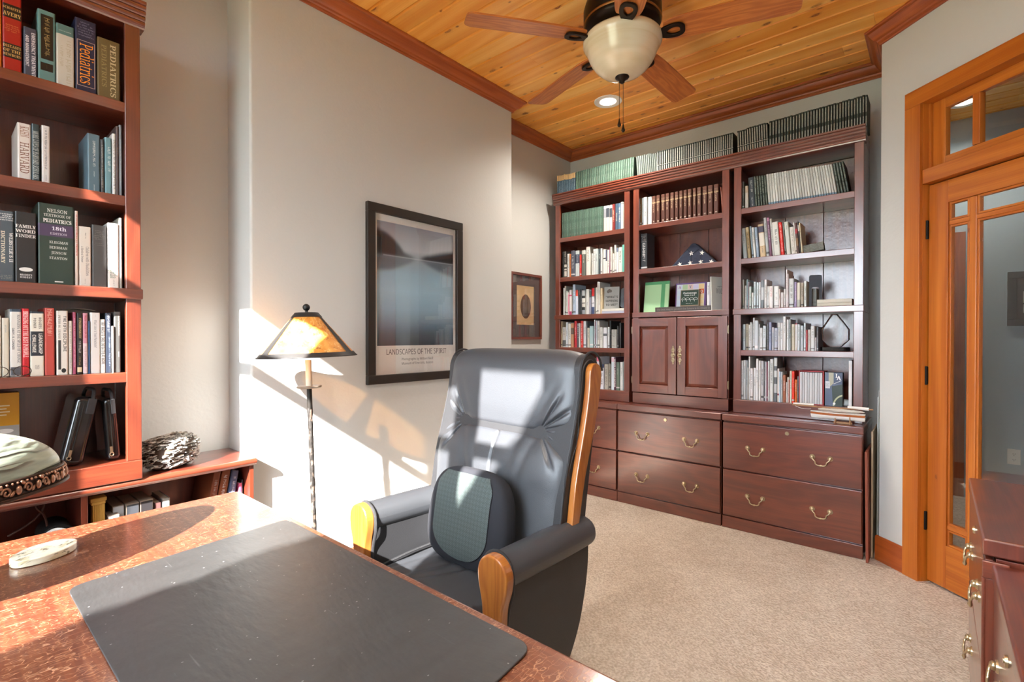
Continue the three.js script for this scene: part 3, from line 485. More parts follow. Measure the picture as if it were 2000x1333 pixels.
function paint(at, s, col, bands, seed) {
  const x = at.x, r = mulberry(seed);
  x.fillStyle = col; x.fillRect(s.x - 3, s.y - 3, s.w + 6, s.h + 6);
  if (!bands) { // plain spine with a little print on it
    const c = hex(col), l = c[0] * 0.3 + c[1] * 0.6 + c[2] * 0.1, q = Math.round((l > 0.5 ? l - 0.28 - r() * 0.2 : l + 0.28 + r() * 0.2) * 255); bands = [[0.08 + r() * 0.2, 0.45 + r() * 0.3, 't' + '#' + q.toString(16).padStart(2, '0').repeat(3), 0.3, 0.72]];
    if (r() < 0.4) bands.push([0.88, 0.93, bands[0][2].slice(1)]);
  }
  for (const [y0, y1, spec, u0 = 0, u1 = 1] of bands) {
    const X = s.x + s.w * u0, W = s.w * (u1 - u0), Y = s.y + s.h * y0, Hh = s.h * (y1 - y0), k = spec[0];
    if (k === '#') { x.fillStyle = spec; x.fillRect(X - (u0 ? 0 : 3), Y, W + (u0 ? 0 : 6), Hh); continue; }
    const m = spec.lastIndexOf('#'), colr = spec.slice(m); x.fillStyle = colr;
    if (k === 't') dashes(x, X + W * (u0 ? 0 : 0.3), Y, W * (u0 ? 1 : 0.42), Hh, true, seed + 9);
    else if (k === 'h') dashes(x, X + W * 0.12, Y, W * 0.76, Hh, false, seed + 5);
    else if (k === 'o') { x.strokeStyle = colr; x.lineWidth = Math.max(1.5, s.w * 0.025); x.strokeRect(X + W * 0.12, Y, W * 0.76, Hh); }
    else if (k === 'e') { x.beginPath(); x.ellipse(X + W / 2, Y + Hh / 2, W * 0.3, Hh * 0.5, 0, 0, 7); x.fill(); }
    else if (k === 'w' || k === 'x') {
      let t = spec.slice(1, m), fam = 'bold %px sans-serif'; if (t[0] === '~') { fam = '%px serif'; t = t.slice(1); } if (t[0] === '^') { fam = 'bold %px serif'; t = t.slice(1); }
      const lines = t.split('|');
      x.textAlign = 'center'; x.textBaseline = 'middle';
      if (k === 'x') { const lh = Hh / lines.length; lines.forEach((ln, i) => { x.font = fam.replace('%', '40'); const mw = x.measureText(ln).width, sx = Math.min(W * 0.88 / mw, lh * 1.6 / 40), sy = lh / 44; x.save(); x.translate(X + W / 2, Y + lh * (i + 0.5)); x.scale(sx, Math.min(sy, sx * 1.5)); x.fillText(ln, 0, 0); x.restore(); }); }
      else { x.font = fam.replace('%', '40'); const mw = x.measureText(t).width, sx = Hh / mw, sy = Math.min(W * 0.8 / 40, sx * 2.2); x.save(); x.translate(X + W / 2, Y + Hh / 2); x.rotate(PI / 2); x.scale(Math.min(sx, sy * 1.6), sy); x.fillText(t, 0, 0); x.restore(); }
    }
  }
}
const atL = new Atlas(2048, 2500), atH = new Atlas(2048, 1500);
// book block: spine at z = 0, x from 0 to w, fore-edge at z = -d; the covers overhang the pages
function bookGeo(w, h, d, s, round = 0.006) {
  const S = s.S, U = (px) => px / S, Vv = (py) => 1 - py / S, pos = [], nor = [], uv = [];
  const quad = (a, b, c, e, t) => { const A = new THREE.Vector3(...a), n = new THREE.Vector3(...b).sub(A).cross(new THREE.Vector3(...e).sub(A)).normalize(); [[a, t[0]], [b, t[1]], [c, t[2]], [a, t[0]], [c, t[2]], [e, t[3]]].forEach(([p, q]) => { pos.push(...p); nor.push(n.x, n.y, n.z); uv.push(...q); }); };
  const r = Math.min(round, w * 0.3), prof = [[0, -r], [r * 0.35, -r * 0.3], [r, 0], [w - r, 0], [w - r * 0.35, -r * 0.3], [w, -r]];
  let tot = 0; const run = [0]; for (let i = 0; i < 5; i++) { tot += Math.hypot(prof[i + 1][0] - prof[i][0], prof[i + 1][1] - prof[i][1]); run.push(tot); }
  for (let i = 0; i < 5; i++) { const [x0, z0] = prof[i], [x1, z1] = prof[i + 1], u0 = U(s.x + s.w * run[i] / tot), u1 = U(s.x + s.w * run[i + 1] / tot), v0 = Vv(s.y + s.h), v1 = Vv(s.y); quad([x0, 0, z0], [x1, 0, z1], [x1, h, z1], [x0, h, z0], [[u0, v0], [u1, v0], [u1, v1], [u0, v1]]); }
  const sw = [U(s.x - 1.5), Vv(s.y + s.h * 0.5)], cv = [sw, sw, sw, sw], pg = [0.5, 1 - 18 / S], P = [pg, pg, pg, pg], e = Math.min(0.0035, h * 0.02), i = Math.min(0.002, w * 0.12);
  quad([w, 0, -r], [w, 0, -d], [w, h, -d], [w, h, -r], cv); quad([0, 0, -d], [0, 0, -r], [0, h, -r], [0, h, -d], cv);
  quad([w, 0, -d], [w - i, 0, -d], [w - i, h, -d], [w, h, -d], cv); quad([i, 0, -d], [0, 0, -d], [0, h, -d], [i, h, -d], cv);
  quad([w - i, e, -d + e], [i, e, -d + e], [i, h - e, -d + e], [w - i, h - e, -d + e], P);
  quad([0, h, -r], [i, h, -r], [i, h, -d], [0, h, -d], cv); quad([w - i, h, -r], [w, h, -r], [w, h, -d], [w - i, h, -d], cv);
  quad([i, h - e, -r], [w - i, h - e, -r], [w - i, h - e, -d], [i, h - e, -d], P);
  quad([0, h, -r], [r, h, -r * 0.2], [w - r, h, -r * 0.2], [w, h, -r], cv);
  quad([0, 0, -d], [w, 0, -d], [w, 0, -r], [0, 0, -r], cv);
  const g = new THREE.BufferGeometry(); g.setAttribute('position', new THREE.Float32BufferAttribute(pos, 3)); g.setAttribute('normal', new THREE.Float32BufferAttribute(nor, 3)); g.setAttribute('uv', new THREE.Float32BufferAttribute(uv, 2)); return g;
}
const ctex = (c) => { const t = new THREE.CanvasTexture(c); t.colorSpace = THREE.SRGBColorSpace; return t; };
const ORD = ['first', 'second', 'third', 'fourth', 'fifth', 'sixth', 'seventh', 'eighth', 'ninth', 'tenth', 'eleventh', 'twelfth', 'thirteenth', 'fourteenth', 'fifteenth', 'sixteenth', 'seventeenth', 'eighteenth', 'nineteenth', 'twentieth', 'twenty-first', 'twenty-second', 'twenty-third', 'twenty-fourth', 'twenty-fifth', 'twenty-sixth', 'twenty-seventh', 'twenty-eighth', 'twenty-ninth', 'thirtieth', 'thirty-first', 'thirty-second', 'thirty-third', 'thirty-fourth'];
function colourName(h) {
  const [r, g, b] = hex(h), mx = Math.max(r, g, b), mn = Math.min(r, g, b), l = (mx + mn) / 2, s = mx - mn, c = new THREE.Color(h).getHSL({}), H6 = c.h * 360;
  if (s < 0.09) return l > 0.8 ? 'white' : l > 0.62 ? 'pale grey' : l > 0.35 ? 'grey' : l > 0.2 ? 'dark grey' : 'black';
  const n = H6 < 14 || H6 > 340 ? (l > 0.66 ? 'pink' : l < 0.3 ? 'maroon' : 'red') : H6 < 45 ? (l > 0.6 ? 'tan' : l < 0.36 ? 'brown' : 'orange') : H6 < 75 ? (l > 0.6 ? 'cream' : 'olive') : H6 < 165 ? 'green' : H6 < 200 ? 'teal' : H6 < 255 ? 'blue' : H6 < 300 ? 'purple' : 'plum';
  return (s < 0.2 && l > 0.65 ? 'pale ' : l < 0.3 && !['maroon', 'brown'].includes(n) ? 'dark ' : '') + n;
}
// ROWS: [row, shelf height, [[x, thickness, height, lean in degrees, colour or set, print], ...]]
const ROWS = [['L1',2.113,[[-2.47,0.017,0.218,0,'G'],[-2.453,0.017,0.218,0,'G'],[-2.436,0.017,0.218,0,'G'],[-2.419,0.017,0.217,0,'G'],[-2.402,0.016,0.217,0,'G'],[-2.386,0.017,0.217,0,'G'],[-2.369,0.017,0.216,0,'G'],[-2.352,0.016,0.216,0,'G'],[-2.336,0.017,0.216,0,'G'],[-2.319,0.016,0.216,0,'G'],[-2.303,0.016,0.215,0,'G'],[-2.287,0.017,0.215,0,'G'],[-2.27,0.016,0.215,0,'G'],[-2.254,0.016,0.214,0,'G'],[-2.238,0.016,0.214,0,'G'],[-2.222,0.016,0.214,0,'G'],[-2.206,0.015,0.214,0,'G'],[-2.191,0.016,0.213,0,'G'],[-2.175,0.016,0.213,0,'G'],[-2.159,0.015,0.213,0,'G'],[-2.144,0.016,0.213,0,'G'],[-2.128,0.015,0.212,0,'G'],[-2.113,0.016,0.212,0,'G'],[-2.097,0.015,0.212,0,'G'],[-2.082,0.015,0.212,0,'G'],[-2.066,0.024,0.211,0,'#8d9199',[[0,0.1,'#c9cbd0'],[0.45,1,'#b9b7b4']]],[-2.041,0.028,0.21,0,'#3f4650',[[0,0.1,'#c9cbd0'],[0.45,1,'#bdbab8']]],[-2.012,0.024,0.21,0,'#3f4650',[[0,0.12,'#e4e6e2'],[0.47,1,'#d6d4d0']]],[-1.986,0.023,0.214,0,'#7c2420',[[0.18,0.65,'t#e8cfae']]],[-1.96,0.025,0.213,0,'#3f5468',[[0.35,0.7,'t#d8c9a8']]],[-1.934,0.025,0.212,0,'#4f6b86',[[0.15,0.7,'t#e6dcc0']]],[-1.907,0.023,0.216,0,'#d4d0c6',[[0.05,0.08,'#4a4f58'],[0.4,0.7,'t#444444']]],[-1.878,0.013,0.213,0,'#c9c7c0']]],
['L2',1.773,[[-2.467,0.011,0.224,0,'#2a2d2c'],[-2.455,0.026,0.228,0,'#23211f',[[0.02,0.45,'t#e8e4dc'],[0.5,0.95,'#bdb8ae'],[0.6,0.66,'#23211f'],[0.72,0.75,'#23211f']]],[-2.422,0.023,0.203,0,'#c5c4c2'],[-2.396,0.019,0.2,0,'#d0722e'],[-2.376,0.038,0.223,0,'#4a4f5c'],[-2.337,0.039,0.22,0,'#b9c3c5',[[0.14,0.49,'#3d4254'],[0.16,0.46,'t#c8ccd6']]],[-2.293,0.017,0.183,0,'#c92a22'],[-2.273,0.037,0.217,0,'#5f655f',[[0,0.16,'#c4c6be'],[0.2,0.5,'t#d8d8d0']]],[-2.229,0.04,0.239,0,'#d9d5cc',[[0.12,0.5,'t#3a3a3a']]],[-2.176,0.013,0.179,0,'#c9cac6',[[0.1,0.5,'t#4a4e54']]],[-2.162,0.023,0.213,0,'#cfd2d2'],[-2.138,0.023,0.213,0,'#bcc7c8'],[-2.113,0.02,0.213,0,'#3e4b52',[[0.2,0.4,'t#e0e0da']]],[-2.091,0.015,0.211,0,'#d3d5d4'],[-2.071,0.026,0.201,0,'#d6d5d2',[[0.34,0.39,'#2c2c30']]],[-2.044,0.014,0.195,0,'#d6d5d2',[[0,0.47,'#50526a']]],[-2.029,0.019,0.193,0,'#dcdad4',[[0.45,0.72,'t#50524e']]],[-2.008,0.009,0.212,0,'#7b3050'],[-1.999,0.013,0.212,0,'#dad9d3'],[-1.982,0.013,0.158,0,'#cfccc8'],[-1.968,0.019,0.225,0,'#d2d2d0'],[-1.949,0.017,0.2,0,'#cfd3da',[[0,0.17,'#6a7690']]],[-1.931,0.033,0.201,0,'#d8d8d2',[[0.15,0.62,'t#2c2c2c']]],[-1.896,0.031,0.217,0,'#5fae9e',[[0,0.2,'#6cbcac']]]]],
['L3',1.45,[[-2.459,0.015,0.235,0,'#d8d8d6'],[-2.443,0.015,0.251,0,'#aaa99f'],[-2.427,0.016,0.207,0,'#cfdcd2'],[-2.41,0.013,0.194,0,'#e4c9d0',[[0.1,0.95,'#d98a9c']]],[-2.396,0.024,0.214,0,'#d9d3d0',[[0.2,0.25,'#c4406a'],[0.86,1,'#b8406e']]],[-2.37,0.01,0.216,0,'#8b8878'],[-2.359,0.027,0.257,0,'#a9bcd0'],[-2.331,0.022,0.21,0,'#ccd6e4',[[0,0.25,'#d8503c']]],[-2.305,0.021,0.211,0,'#24282b',[[0.05,0.2,'t#d0d0cc']]],[-2.283,0.013,0.213,0,'#33363a',[[0.1,0.9,'t#9a9c9e']]],[-2.268,0.03,0.206,0,'#1f2225',[[0.02,0.24,'#aab0b4'],[0.34,0.52,'#d8d8d2'],[0.55,0.7,'#d0d0ca'],[0.82,0.98,'#8a9298']]],[-2.229,0.029,0.209,0,'#cfd1ce',[[0.5,0.65,'t#3a3a3a']]],[-2.2,0.018,0.202,0,'#8a8ea0',[[0.05,0.3,'#4a5a58']]],[-2.179,0.026,0.215,0,'#3b4a70',[[0,0.3,'#d22a2a'],[0.32,0.72,'#d4d6dc'],[0.56,0.58,'#2c3450']]],[-2.136,0.013,0.219,0,'#d3d2cc'],[-2.123,0.012,0.265,0,'#cfc9c3'],[-2.11,0.012,0.262,0,'#e0dfdb'],[-2.093,0.021,0.21,0,'#c9b795']]],
['L4',1.173,[[-2.482,0.015,0.223,0,'#b9a789'],[-2.465,0.033,0.173,0,'#c9c8c0',[[0.05,0.4,'t#262626'],[0.65,0.95,'#5a5a58']]],[-2.431,0.021,0.214,0,'#d3dbe2'],[-2.409,0.028,0.203,0,'#dedbd2'],[-2.379,0.029,0.206,0,'#b88a66',[[0.2,0.46,'#5a4c40'],[0.23,0.43,'t#c8b8a0']]],[-2.349,0.026,0.224,0,'#c22b36',[[0.1,0.65,'t#eadada']]],[-2.321,0.023,0.205,0,'#5c5a62',[[0.02,0.6,'t#e2e2e2']]],[-2.296,0.012,0.204,0,'#cfd2cc'],[-2.283,0.024,0.224,0,'#cf3b32',[[0.1,0.9,'t#f0dcd8']]],[-2.257,0.012,0.222,0,'#c8ccce'],[-2.244,0.016,0.221,0,'#d8dadc'],[-2.226,0.008,0.221,0,'#55595c'],[-2.217,0.022,0.164,0,'#c9c4b4',[[0.1,0.5,'t#5a544a']]],[-2.193,0.035,0.179,0,'#a9c6c8',[[0.83,0.9,'#dcdcdc']]],[-2.153,0.009,0.231,0,'#d8d8d8'],[-2.143,0.012,0.213,0,'#6d4a55'],[-2.131,0.011,0.222,0,'#c7d0d8'],[-2.119,0.021,0.22,0,'#cdcac2'],[-2.098,0.029,0.168,0,'#c9c9c2'],[-2.064,0.034,0.165,0,'#dcdee2',[[0.3,0.42,'#5a6068']]],[-2.028,0.02,0.169,0,'#d5d8d8'],[-2.007,0.015,0.218,0,'#2a2a2c'],[-1.989,0.047,0.148,0,'#a9a9a1',[[0.02,0.4,'h#2a2a28'],[0.86,0.93,'h#3a3a38']]],[-1.938,0.013,0.175,0,'#3a3a3c'],[-1.922,0.016,0.2,0,'#2f2f31']]],
['L5',0.836,[[-2.39,0.021,0.186,0,'#cfc8bc'],[-2.365,0.031,0.199,0,'#b8c0c4'],[-2.33,0.021,0.215,0,'#d6d6d2'],[-2.306,0.028,0.195,0,'#8a9488'],[-2.275,0.027,0.225,0,'#d0d0cc'],[-2.244,0.027,0.212,0,'#c0b8a8'],[-2.214,0.027,0.218,0,'#9aa4ac'],[-2.184,0.023,0.239,0,'#d2d4d4'],[-2.157,0.027,0.249,0,'#5f7f6a'],[-2.128,0.026,0.262,0,'#cfd0d8',[[0,0.14,'#d87088']]],[-2.099,0.036,0.203,0,'#d4d6da',[[0,0.15,'#2a3a66'],[0.35,0.9,'t#2a2c34']]],[-2.057,0.036,0.204,0,'#a9a498',[[0.1,0.85,'t#5a564e']]],[-2.019,0.019,0.209,0,'#8d897e'],[-1.995,0.029,0.264,0,'#cdd8de',[[0.02,0.15,'#d8b8c4']]],[-1.965,0.018,0.262,0,'#5a3a4a',[[0.03,0.93,'wHOME LANDSCAPING#e6e2de']]],[-1.946,0.031,0.224,0,'#5d6e60'],[-1.914,0.026,0.225,0,'#d0d4d0'],[-1.886,0.018,0.234,0,'#bccbd0']]],
['C1',2.115,[[-1.745,0.015,0.215,0,'#6a4a25'],[-1.729,0.009,0.216,0,'#7d868c'],[-1.718,0.032,0.217,0,'#b9bcbd',[[0.1,0.7,'t#4c5056']]],[-1.683,0.034,0.214,0,'#c3c5c4',[[0.15,0.7,'t#4c5056']]],[-1.645,0.032,0.211,0,'N1'],[-1.61,0.03,0.211,0,'N2'],[-1.572,0.032,0.211,0,'N3'],[-1.538,0.031,0.211,0,'N4'],[-1.502,0.03,0.211,0,'N5'],[-1.467,0.028,0.211,0,'N6'],[-1.434,0.027,0.211,0,'N7'],[-1.402,0.027,0.211,0,'N8'],[-1.371,0.029,0.21,0,'N9'],[-1.334,0.025,0.211,0,'N10'],[-1.303,0.03,0.21,0,'N11'],[-1.265,0.033,0.209,0,'N12'],[-1.227,0.034,0.209,0,'N13'],[-1.187,0.033,0.209,0,'N14'],[-1.132,0.009,0.184,4,'#8a4634']]],
['C2',1.781,[[-1.741,0.055,0.273,0,'#31363c',[[0.06,0.24,'h#e6e6e6'],[0.27,0.82,'t#e0e0e0'],[0.93,0.97,'#c8ccd0']]]]],
['C3',1.449,[[-1.237,0.023,0.2,0,'#d9dadc'],[-1.211,0.01,0.213,0,'#8a8290']]],
['R1',2.121,[[-1.002,0.015,0.185,0,'#4c4c44'],[-0.984,0.021,0.153,0,'#c9b9a4',[[0.3,1,'#d8d4cc']]],[-0.955,0.037,0.205,3.2,'#3a444c',[[0.1,0.5,'t#c8ccc8'],[0.65,0.95,'t#c8ccc8']]],[-0.917,0.016,0.205,3.4,'D'],[-0.901,0.016,0.204,3.5,'D'],[-0.885,0.015,0.202,3.7,'D'],[-0.87,0.016,0.201,3.9,'D'],[-0.854,0.015,0.199,4.1,'D'],[-0.838,0.016,0.203,4.2,'W'],[-0.822,0.015,0.202,4.4,'W'],[-0.807,0.016,0.202,4.6,'W'],[-0.791,0.015,0.201,4.7,'W'],[-0.776,0.016,0.201,4.9,'W'],[-0.76,0.015,0.2,5.1,'W'],[-0.745,0.015,0.2,5.3,'W'],[-0.73,0.015,0.199,5.4,'W'],[-0.715,0.015,0.198,5.6,'W'],[-0.7,0.015,0.198,5.8,'W'],[-0.685,0.015,0.197,5.9,'W'],[-0.67,0.015,0.197,6.1,'W'],[-0.655,0.015,0.196,6.3,'W'],[-0.64,0.014,0.196,6.5,'W'],[-0.626,0.015,0.195,6.6,'W'],[-0.611,0.014,0.195,6.8,'W'],[-0.597,0.014,0.194,7.0,'W'],[-0.583,0.014,0.194,7.1,'W'],[-0.569,0.015,0.193,7.3,'W'],[-0.554,0.014,0.193,7.5,'W'],[-0.54,0.014,0.192,7.7,'W'],[-0.526,0.013,0.192,7.8,'W'],[-0.513,0.014,0.191,8.0,'W'],[-0.499,0.014,0.191,8.2,'W'],[-0.485,0.014,0.19,8.3,'W'],[-0.471,0.013,0.189,8.5,'W'],[-0.457,0.016,0.192,8.7,'D'],[-0.441,0.015,0.193,8.9,'D'],[-0.426,0.015,0.193,9.0,'D'],[-0.411,0.014,0.193,9.2,'D']]],
['R2',1.786,[[-0.992,0.027,0.206,4.5,'#9fa6a4'],[-0.963,0.02,0.209,4.5,'#b09a6e',[[0.0,0.14,'#c4b48c'],[0.18,0.7,'t#2c241c']]],[-0.939,0.011,0.215,4.5,'#9db0c0'],[-0.926,0.015,0.204,4.5,'#dcdcd8'],[-0.908,0.017,0.202,4.5,'#8b9db2',[[0.3,0.7,'t#dce2e8']]],[-0.888,0.036,0.218,4.5,'#c9b08a',[[0.06,0.25,'#4a465a'],[0.27,0.66,'#dcd6ca'],[0.68,0.9,'t#5a5a5a']]],[-0.849,0.018,0.257,4.5,'#b4babd'],[-0.83,0.015,0.258,4.5,'#7c5670',[[0.02,0.1,'#c890b0'],[0.2,0.6,'t#e2dce2']]],[-0.814,0.012,0.247,4.5,'#d2d5d2'],[-0.801,0.035,0.219,4.5,'#d6d8d2'],[-0.765,0.021,0.214,4.5,'#e0241a',[[0.06,0.9,'t#f0dcd8']]],[-0.742,0.007,0.21,4.5,'#8f9896'],[-0.733,0.025,0.213,4.5,'#cfd5cf',[[0.1,0.25,'t#50544e']]],[-0.704,0.024,0.174,4.5,'#d8d5ce',[[0.1,0.9,'t#9a9690']]],[-0.68,0.007,0.203,4.5,'#e2e0dc'],[-0.673,0.015,0.197,4.5,'#5a4038',[[0.2,0.35,'#a82c34'],[0.5,0.75,'#8a6a4a']]],[-0.657,0.007,0.203,4.5,'#3a3a40',[[0.1,0.3,'#d0d0d0']]],[-0.649,0.009,0.194,4.5,'#cfc5a8']]],
['R3',1.449,[[-0.996,0.008,0.198,0,'#a8a498'],[-0.985,0.013,0.157,0,'#c9c5c0'],[-0.971,0.007,0.198,0,'#a9c4cc'],[-0.963,0.007,0.181,0,'#b5a8ac'],[-0.955,0.013,0.149,0,'#cfdedb'],[-0.939,0.011,0.107,0,'#e4e4e2'],[-0.926,0.015,0.178,0,'#c3d2d8'],[-0.91,0.013,0.173,0,'#d4e0e4'],[-0.895,0.012,0.174,0,'#d9dde4'],[-0.882,0.019,0.185,0,'#7d858c',[[0.25,0.7,'#c8ccd0']]],[-0.861,0.015,0.188,0,'#dcdcde'],[-0.845,0.011,0.144,0,'#e2e2e2'],[-0.833,0.025,0.143,0,'#e4e2e0',[[0.05,0.5,'t#c07a80']]],[-0.805,0.03,0.141,0,'#e0e4e4'],[-0.774,0.007,0.12,0,'#d8c8c4'],[-0.766,0.017,0.099,0,'#e6e2e2'],[-0.748,0.01,0.12,0,'#dcdcdc'],[-0.735,0.009,0.243,0,'#e4dcdc'],[-0.726,0.007,0.215,0,'#d8ccd0'],[-0.718,0.028,0.184,0,'#cfd6d6'],[-0.689,0.015,0.161,0,'#9a8cb0',[[0.1,0.8,'t#dcd4e4']]],[-0.672,0.019,0.155,0,'#d9d5c8',[[0.7,1,'#b8bcb4']]],[-0.651,0.015,0.152,0,'#b5aa9a'],[-0.633,0.013,0.162,0,'#d5dedb']]],
['R4',1.174,[[-1.002,0.01,0.171,0,'#2b2a2e'],[-0.992,0.016,0.172,0,'#b4bec0'],[-0.975,0.014,0.175,0,'#a9a08c'],[-0.96,0.011,0.168,0,'#dcdcd8'],[-0.948,0.01,0.186,0,'#dcdcdc'],[-0.937,0.004,0.176,0,'#d0d4d8'],[-0.932,0.011,0.215,0,'#d8dadb'],[-0.921,0.024,0.196,0,'#ccd4da',[[0.85,0.95,'#eeeeee']]],[-0.896,0.007,0.171,0,'#c4c8cc'],[-0.888,0.017,0.147,0,'#e0e2e4'],[-0.87,0.02,0.161,0,'#d4dde4'],[-0.845,0.01,0.182,0,'#4a4c50',[[0.05,0.95,'t#d8d8d8']]],[-0.834,0.017,0.182,0,'#9aa2c0'],[-0.815,0.011,0.15,0,'#cfd2dc'],[-0.803,0.021,0.144,0,'#c4cbda'],[-0.78,0.011,0.179,0,'#e0e0e0'],[-0.768,0.016,0.177,0,'#e4e4e4'],[-0.751,0.016,0.218,0,'#e6e6e4'],[-0.73,0.011,0.198,0,'#e2e4e4'],[-0.718,0.013,0.199,0,'#9fa8aa'],[-0.703,0.019,0.168,0,'#cfc9b4',[[0.1,0.5,'t#8a8270']]],[-0.681,0.011,0.173,0,'#e4e2e2',[[0,0.04,'#c03a44']]],[-0.669,0.014,0.167,0,'#d4dee0'],[-0.653,0.015,0.157,0,'#d2dade'],[-0.634,0.012,0.174,0,'#c9d4dc'],[-0.621,0.009,0.13,0,'#b8444a'],[-0.612,0.014,0.133,0,'#d2cdc4'],[-0.597,0.022,0.154,0,'#dadedd'],[-0.574,0.009,0.084,0,'#c8c0c4'],[-0.564,0.01,0.149,0,'#60646a']]],
['R5',0.84,[[-1.002,0.013,0.261,0,'#dfe3e3'],[-0.989,0.014,0.264,0,'#d8dada'],[-0.974,0.01,0.262,0,'#aab4b8'],[-0.963,0.005,0.215,0,'#c6c4c0'],[-0.957,0.01,0.289,0,'#dfe0e0'],[-0.946,0.017,0.212,0,'#e6e6e6'],[-0.928,0.016,0.215,0,'#e4e4e4'],[-0.911,0.014,0.276,0,'#e6e6e6'],[-0.896,0.013,0.265,0,'#e2e2e2'],[-0.882,0.017,0.263,0,'#c8c4c8'],[-0.864,0.008,0.259,0,'#50545a'],[-0.855,0.008,0.26,0,'#cfd0d8'],[-0.846,0.006,0.256,0,'#a06478'],[-0.84,0.01,0.262,0,'#dadada'],[-0.828,0.021,0.275,0,'#d2d8d8'],[-0.805,0.02,0.289,0,'#6a7078',[[0.02,0.2,'#d8dcdc'],[0.3,0.45,'#d8dcdc'],[0.6,0.8,'#c8ccd0']]],[-0.783,0.011,0.216,0,'#dfd8d4',[[0.75,0.8,'#8a3a4a']]],[-0.772,0.01,0.197,0,'#b9cedc'],[-0.762,0.009,0.196,0,'#d0d8da'],[-0.752,0.017,0.176,0,'#a96a4e'],[-0.733,0.006,0.13,0,'#dcdcda'],[-0.726,0.009,0.162,0,'#e0e0dc'],[-0.717,0.005,0.147,0,'#b04a3c'],[-0.712,0.013,0.204,0,'#d9dac8'],[-0.699,0.015,0.202,0,'#e03a22'],[-0.682,0.014,0.151,0,'#c8641c'],[-0.667,0.006,0.171,0,'#8fa0a6']]],
['T',2.491,[[-2.538,0.018,0.181,0,'C'],[-2.52,0.018,0.179,0,'C'],[-2.502,0.017,0.178,0,'C'],[-2.485,0.018,0.177,0,'C'],[-2.467,0.018,0.176,0,'C'],[-2.449,0.017,0.175,0,'C'],[-2.432,0.017,0.173,0,'C'],[-2.415,0.018,0.172,0,'C'],[-2.397,0.017,0.171,0,'C'],[-2.38,0.017,0.17,0,'C'],[-2.363,0.017,0.169,0,'C'],[-2.345,0.023,0.173,-2,'G'],[-2.322,0.022,0.173,-2,'G'],[-2.3,0.022,0.173,-2,'G'],[-2.278,0.022,0.174,-2,'G'],[-2.256,0.022,0.174,-2,'G'],[-2.234,0.022,0.174,-2,'G'],[-2.212,0.022,0.174,-2,'G'],[-2.19,0.021,0.174,-2,'G'],[-2.169,0.021,0.175,-2,'G'],[-2.148,0.022,0.175,-2,'G'],[-2.126,0.021,0.175,-2,'G'],[-2.105,0.021,0.175,-2,'G'],[-2.084,0.02,0.175,-2,'G'],[-2.064,0.021,0.176,-2,'G'],[-2.043,0.02,0.176,-2,'G'],[-2.023,0.021,0.176,-2,'G'],[-2.002,0.02,0.176,-2,'G'],[-1.982,0.02,0.176,-2,'G'],[-1.962,0.02,0.176,-2,'G'],[-1.942,0.02,0.177,-2,'G'],[-1.922,0.02,0.177,-2,'G'],[-1.902,0.019,0.177,-2,'G'],[-1.883,0.02,0.177,-2,'G'],[-1.863,0.019,0.177,-2,'G'],[-1.844,0.019,0.178,-2,'G'],[-1.825,0.019,0.178,-2,'G'],[-1.774,0.016,0.174,4,'Y'],[-1.758,0.016,0.173,4,'Y'],[-1.742,0.015,0.172,4,'Y'],[-1.727,0.016,0.171,4,'Y'],[-1.711,0.016,0.17,4,'Y'],[-1.695,0.015,0.168,4,'Y'],[-1.68,0.015,0.167,4,'Y'],[-1.665,0.016,0.166,4,'Y'],[-1.649,0.015,0.165,4,'Y'],[-1.634,0.015,0.164,4,'Y'],[-1.619,0.015,0.163,4,'Y']]],
['T',2.491,[[-1.614,0.017,0.17,0,'J'],[-1.597,0.018,0.17,0,'J'],[-1.579,0.017,0.17,0,'J'],[-1.562,0.017,0.17,0,'J'],[-1.545,0.017,0.17,0,'J'],[-1.528,0.016,0.17,0,'J'],[-1.512,0.017,0.17,0,'J'],[-1.495,0.017,0.17,0,'J'],[-1.478,0.016,0.17,0,'J'],[-1.462,0.017,0.17,0,'J'],[-1.445,0.016,0.17,0,'J'],[-1.429,0.016,0.17,0,'J'],[-1.413,0.016,0.17,0,'J'],[-1.397,0.016,0.17,0,'J'],[-1.381,0.016,0.17,0,'J'],[-1.365,0.016,0.17,0,'J'],[-1.349,0.016,0.17,0,'J'],[-1.333,0.016,0.17,0,'J'],[-1.317,0.015,0.17,0,'J'],[-1.302,0.016,0.17,0,'J'],[-1.286,0.015,0.17,0,'J'],[-1.271,0.016,0.17,0,'J'],[-1.255,0.015,0.17,0,'J'],[-1.24,0.015,0.17,0,'J'],[-1.225,0.015,0.17,0,'J'],[-1.21,0.015,0.17,0,'J'],[-1.195,0.015,0.17,0,'J'],[-1.18,0.015,0.17,0,'J'],[-1.165,0.014,0.17,0,'J'],[-1.151,0.015,0.17,0,'J'],[-1.136,0.015,0.17,0,'J'],[-1.121,0.014,0.17,0,'J'],[-1.107,0.015,0.17,0,'J'],[-1.092,0.014,0.17,0,'J'],[-1.078,0.014,0.17,0,'J']]],
['T',2.491,[[-1.035,0.015,0.174,2,'J'],[-1.02,0.015,0.174,2,'J'],[-1.005,0.016,0.175,2,'J'],[-0.989,0.015,0.175,2,'J'],[-0.974,0.015,0.176,2,'J'],[-0.959,0.015,0.177,2,'J'],[-0.944,0.014,0.177,2,'J'],[-0.93,0.015,0.178,2,'J'],[-0.915,0.015,0.178,2,'J'],[-0.9,0.014,0.179,2,'J'],[-0.886,0.015,0.179,2,'J'],[-0.871,0.014,0.18,2,'J'],[-0.857,0.015,0.18,2,'J']]],
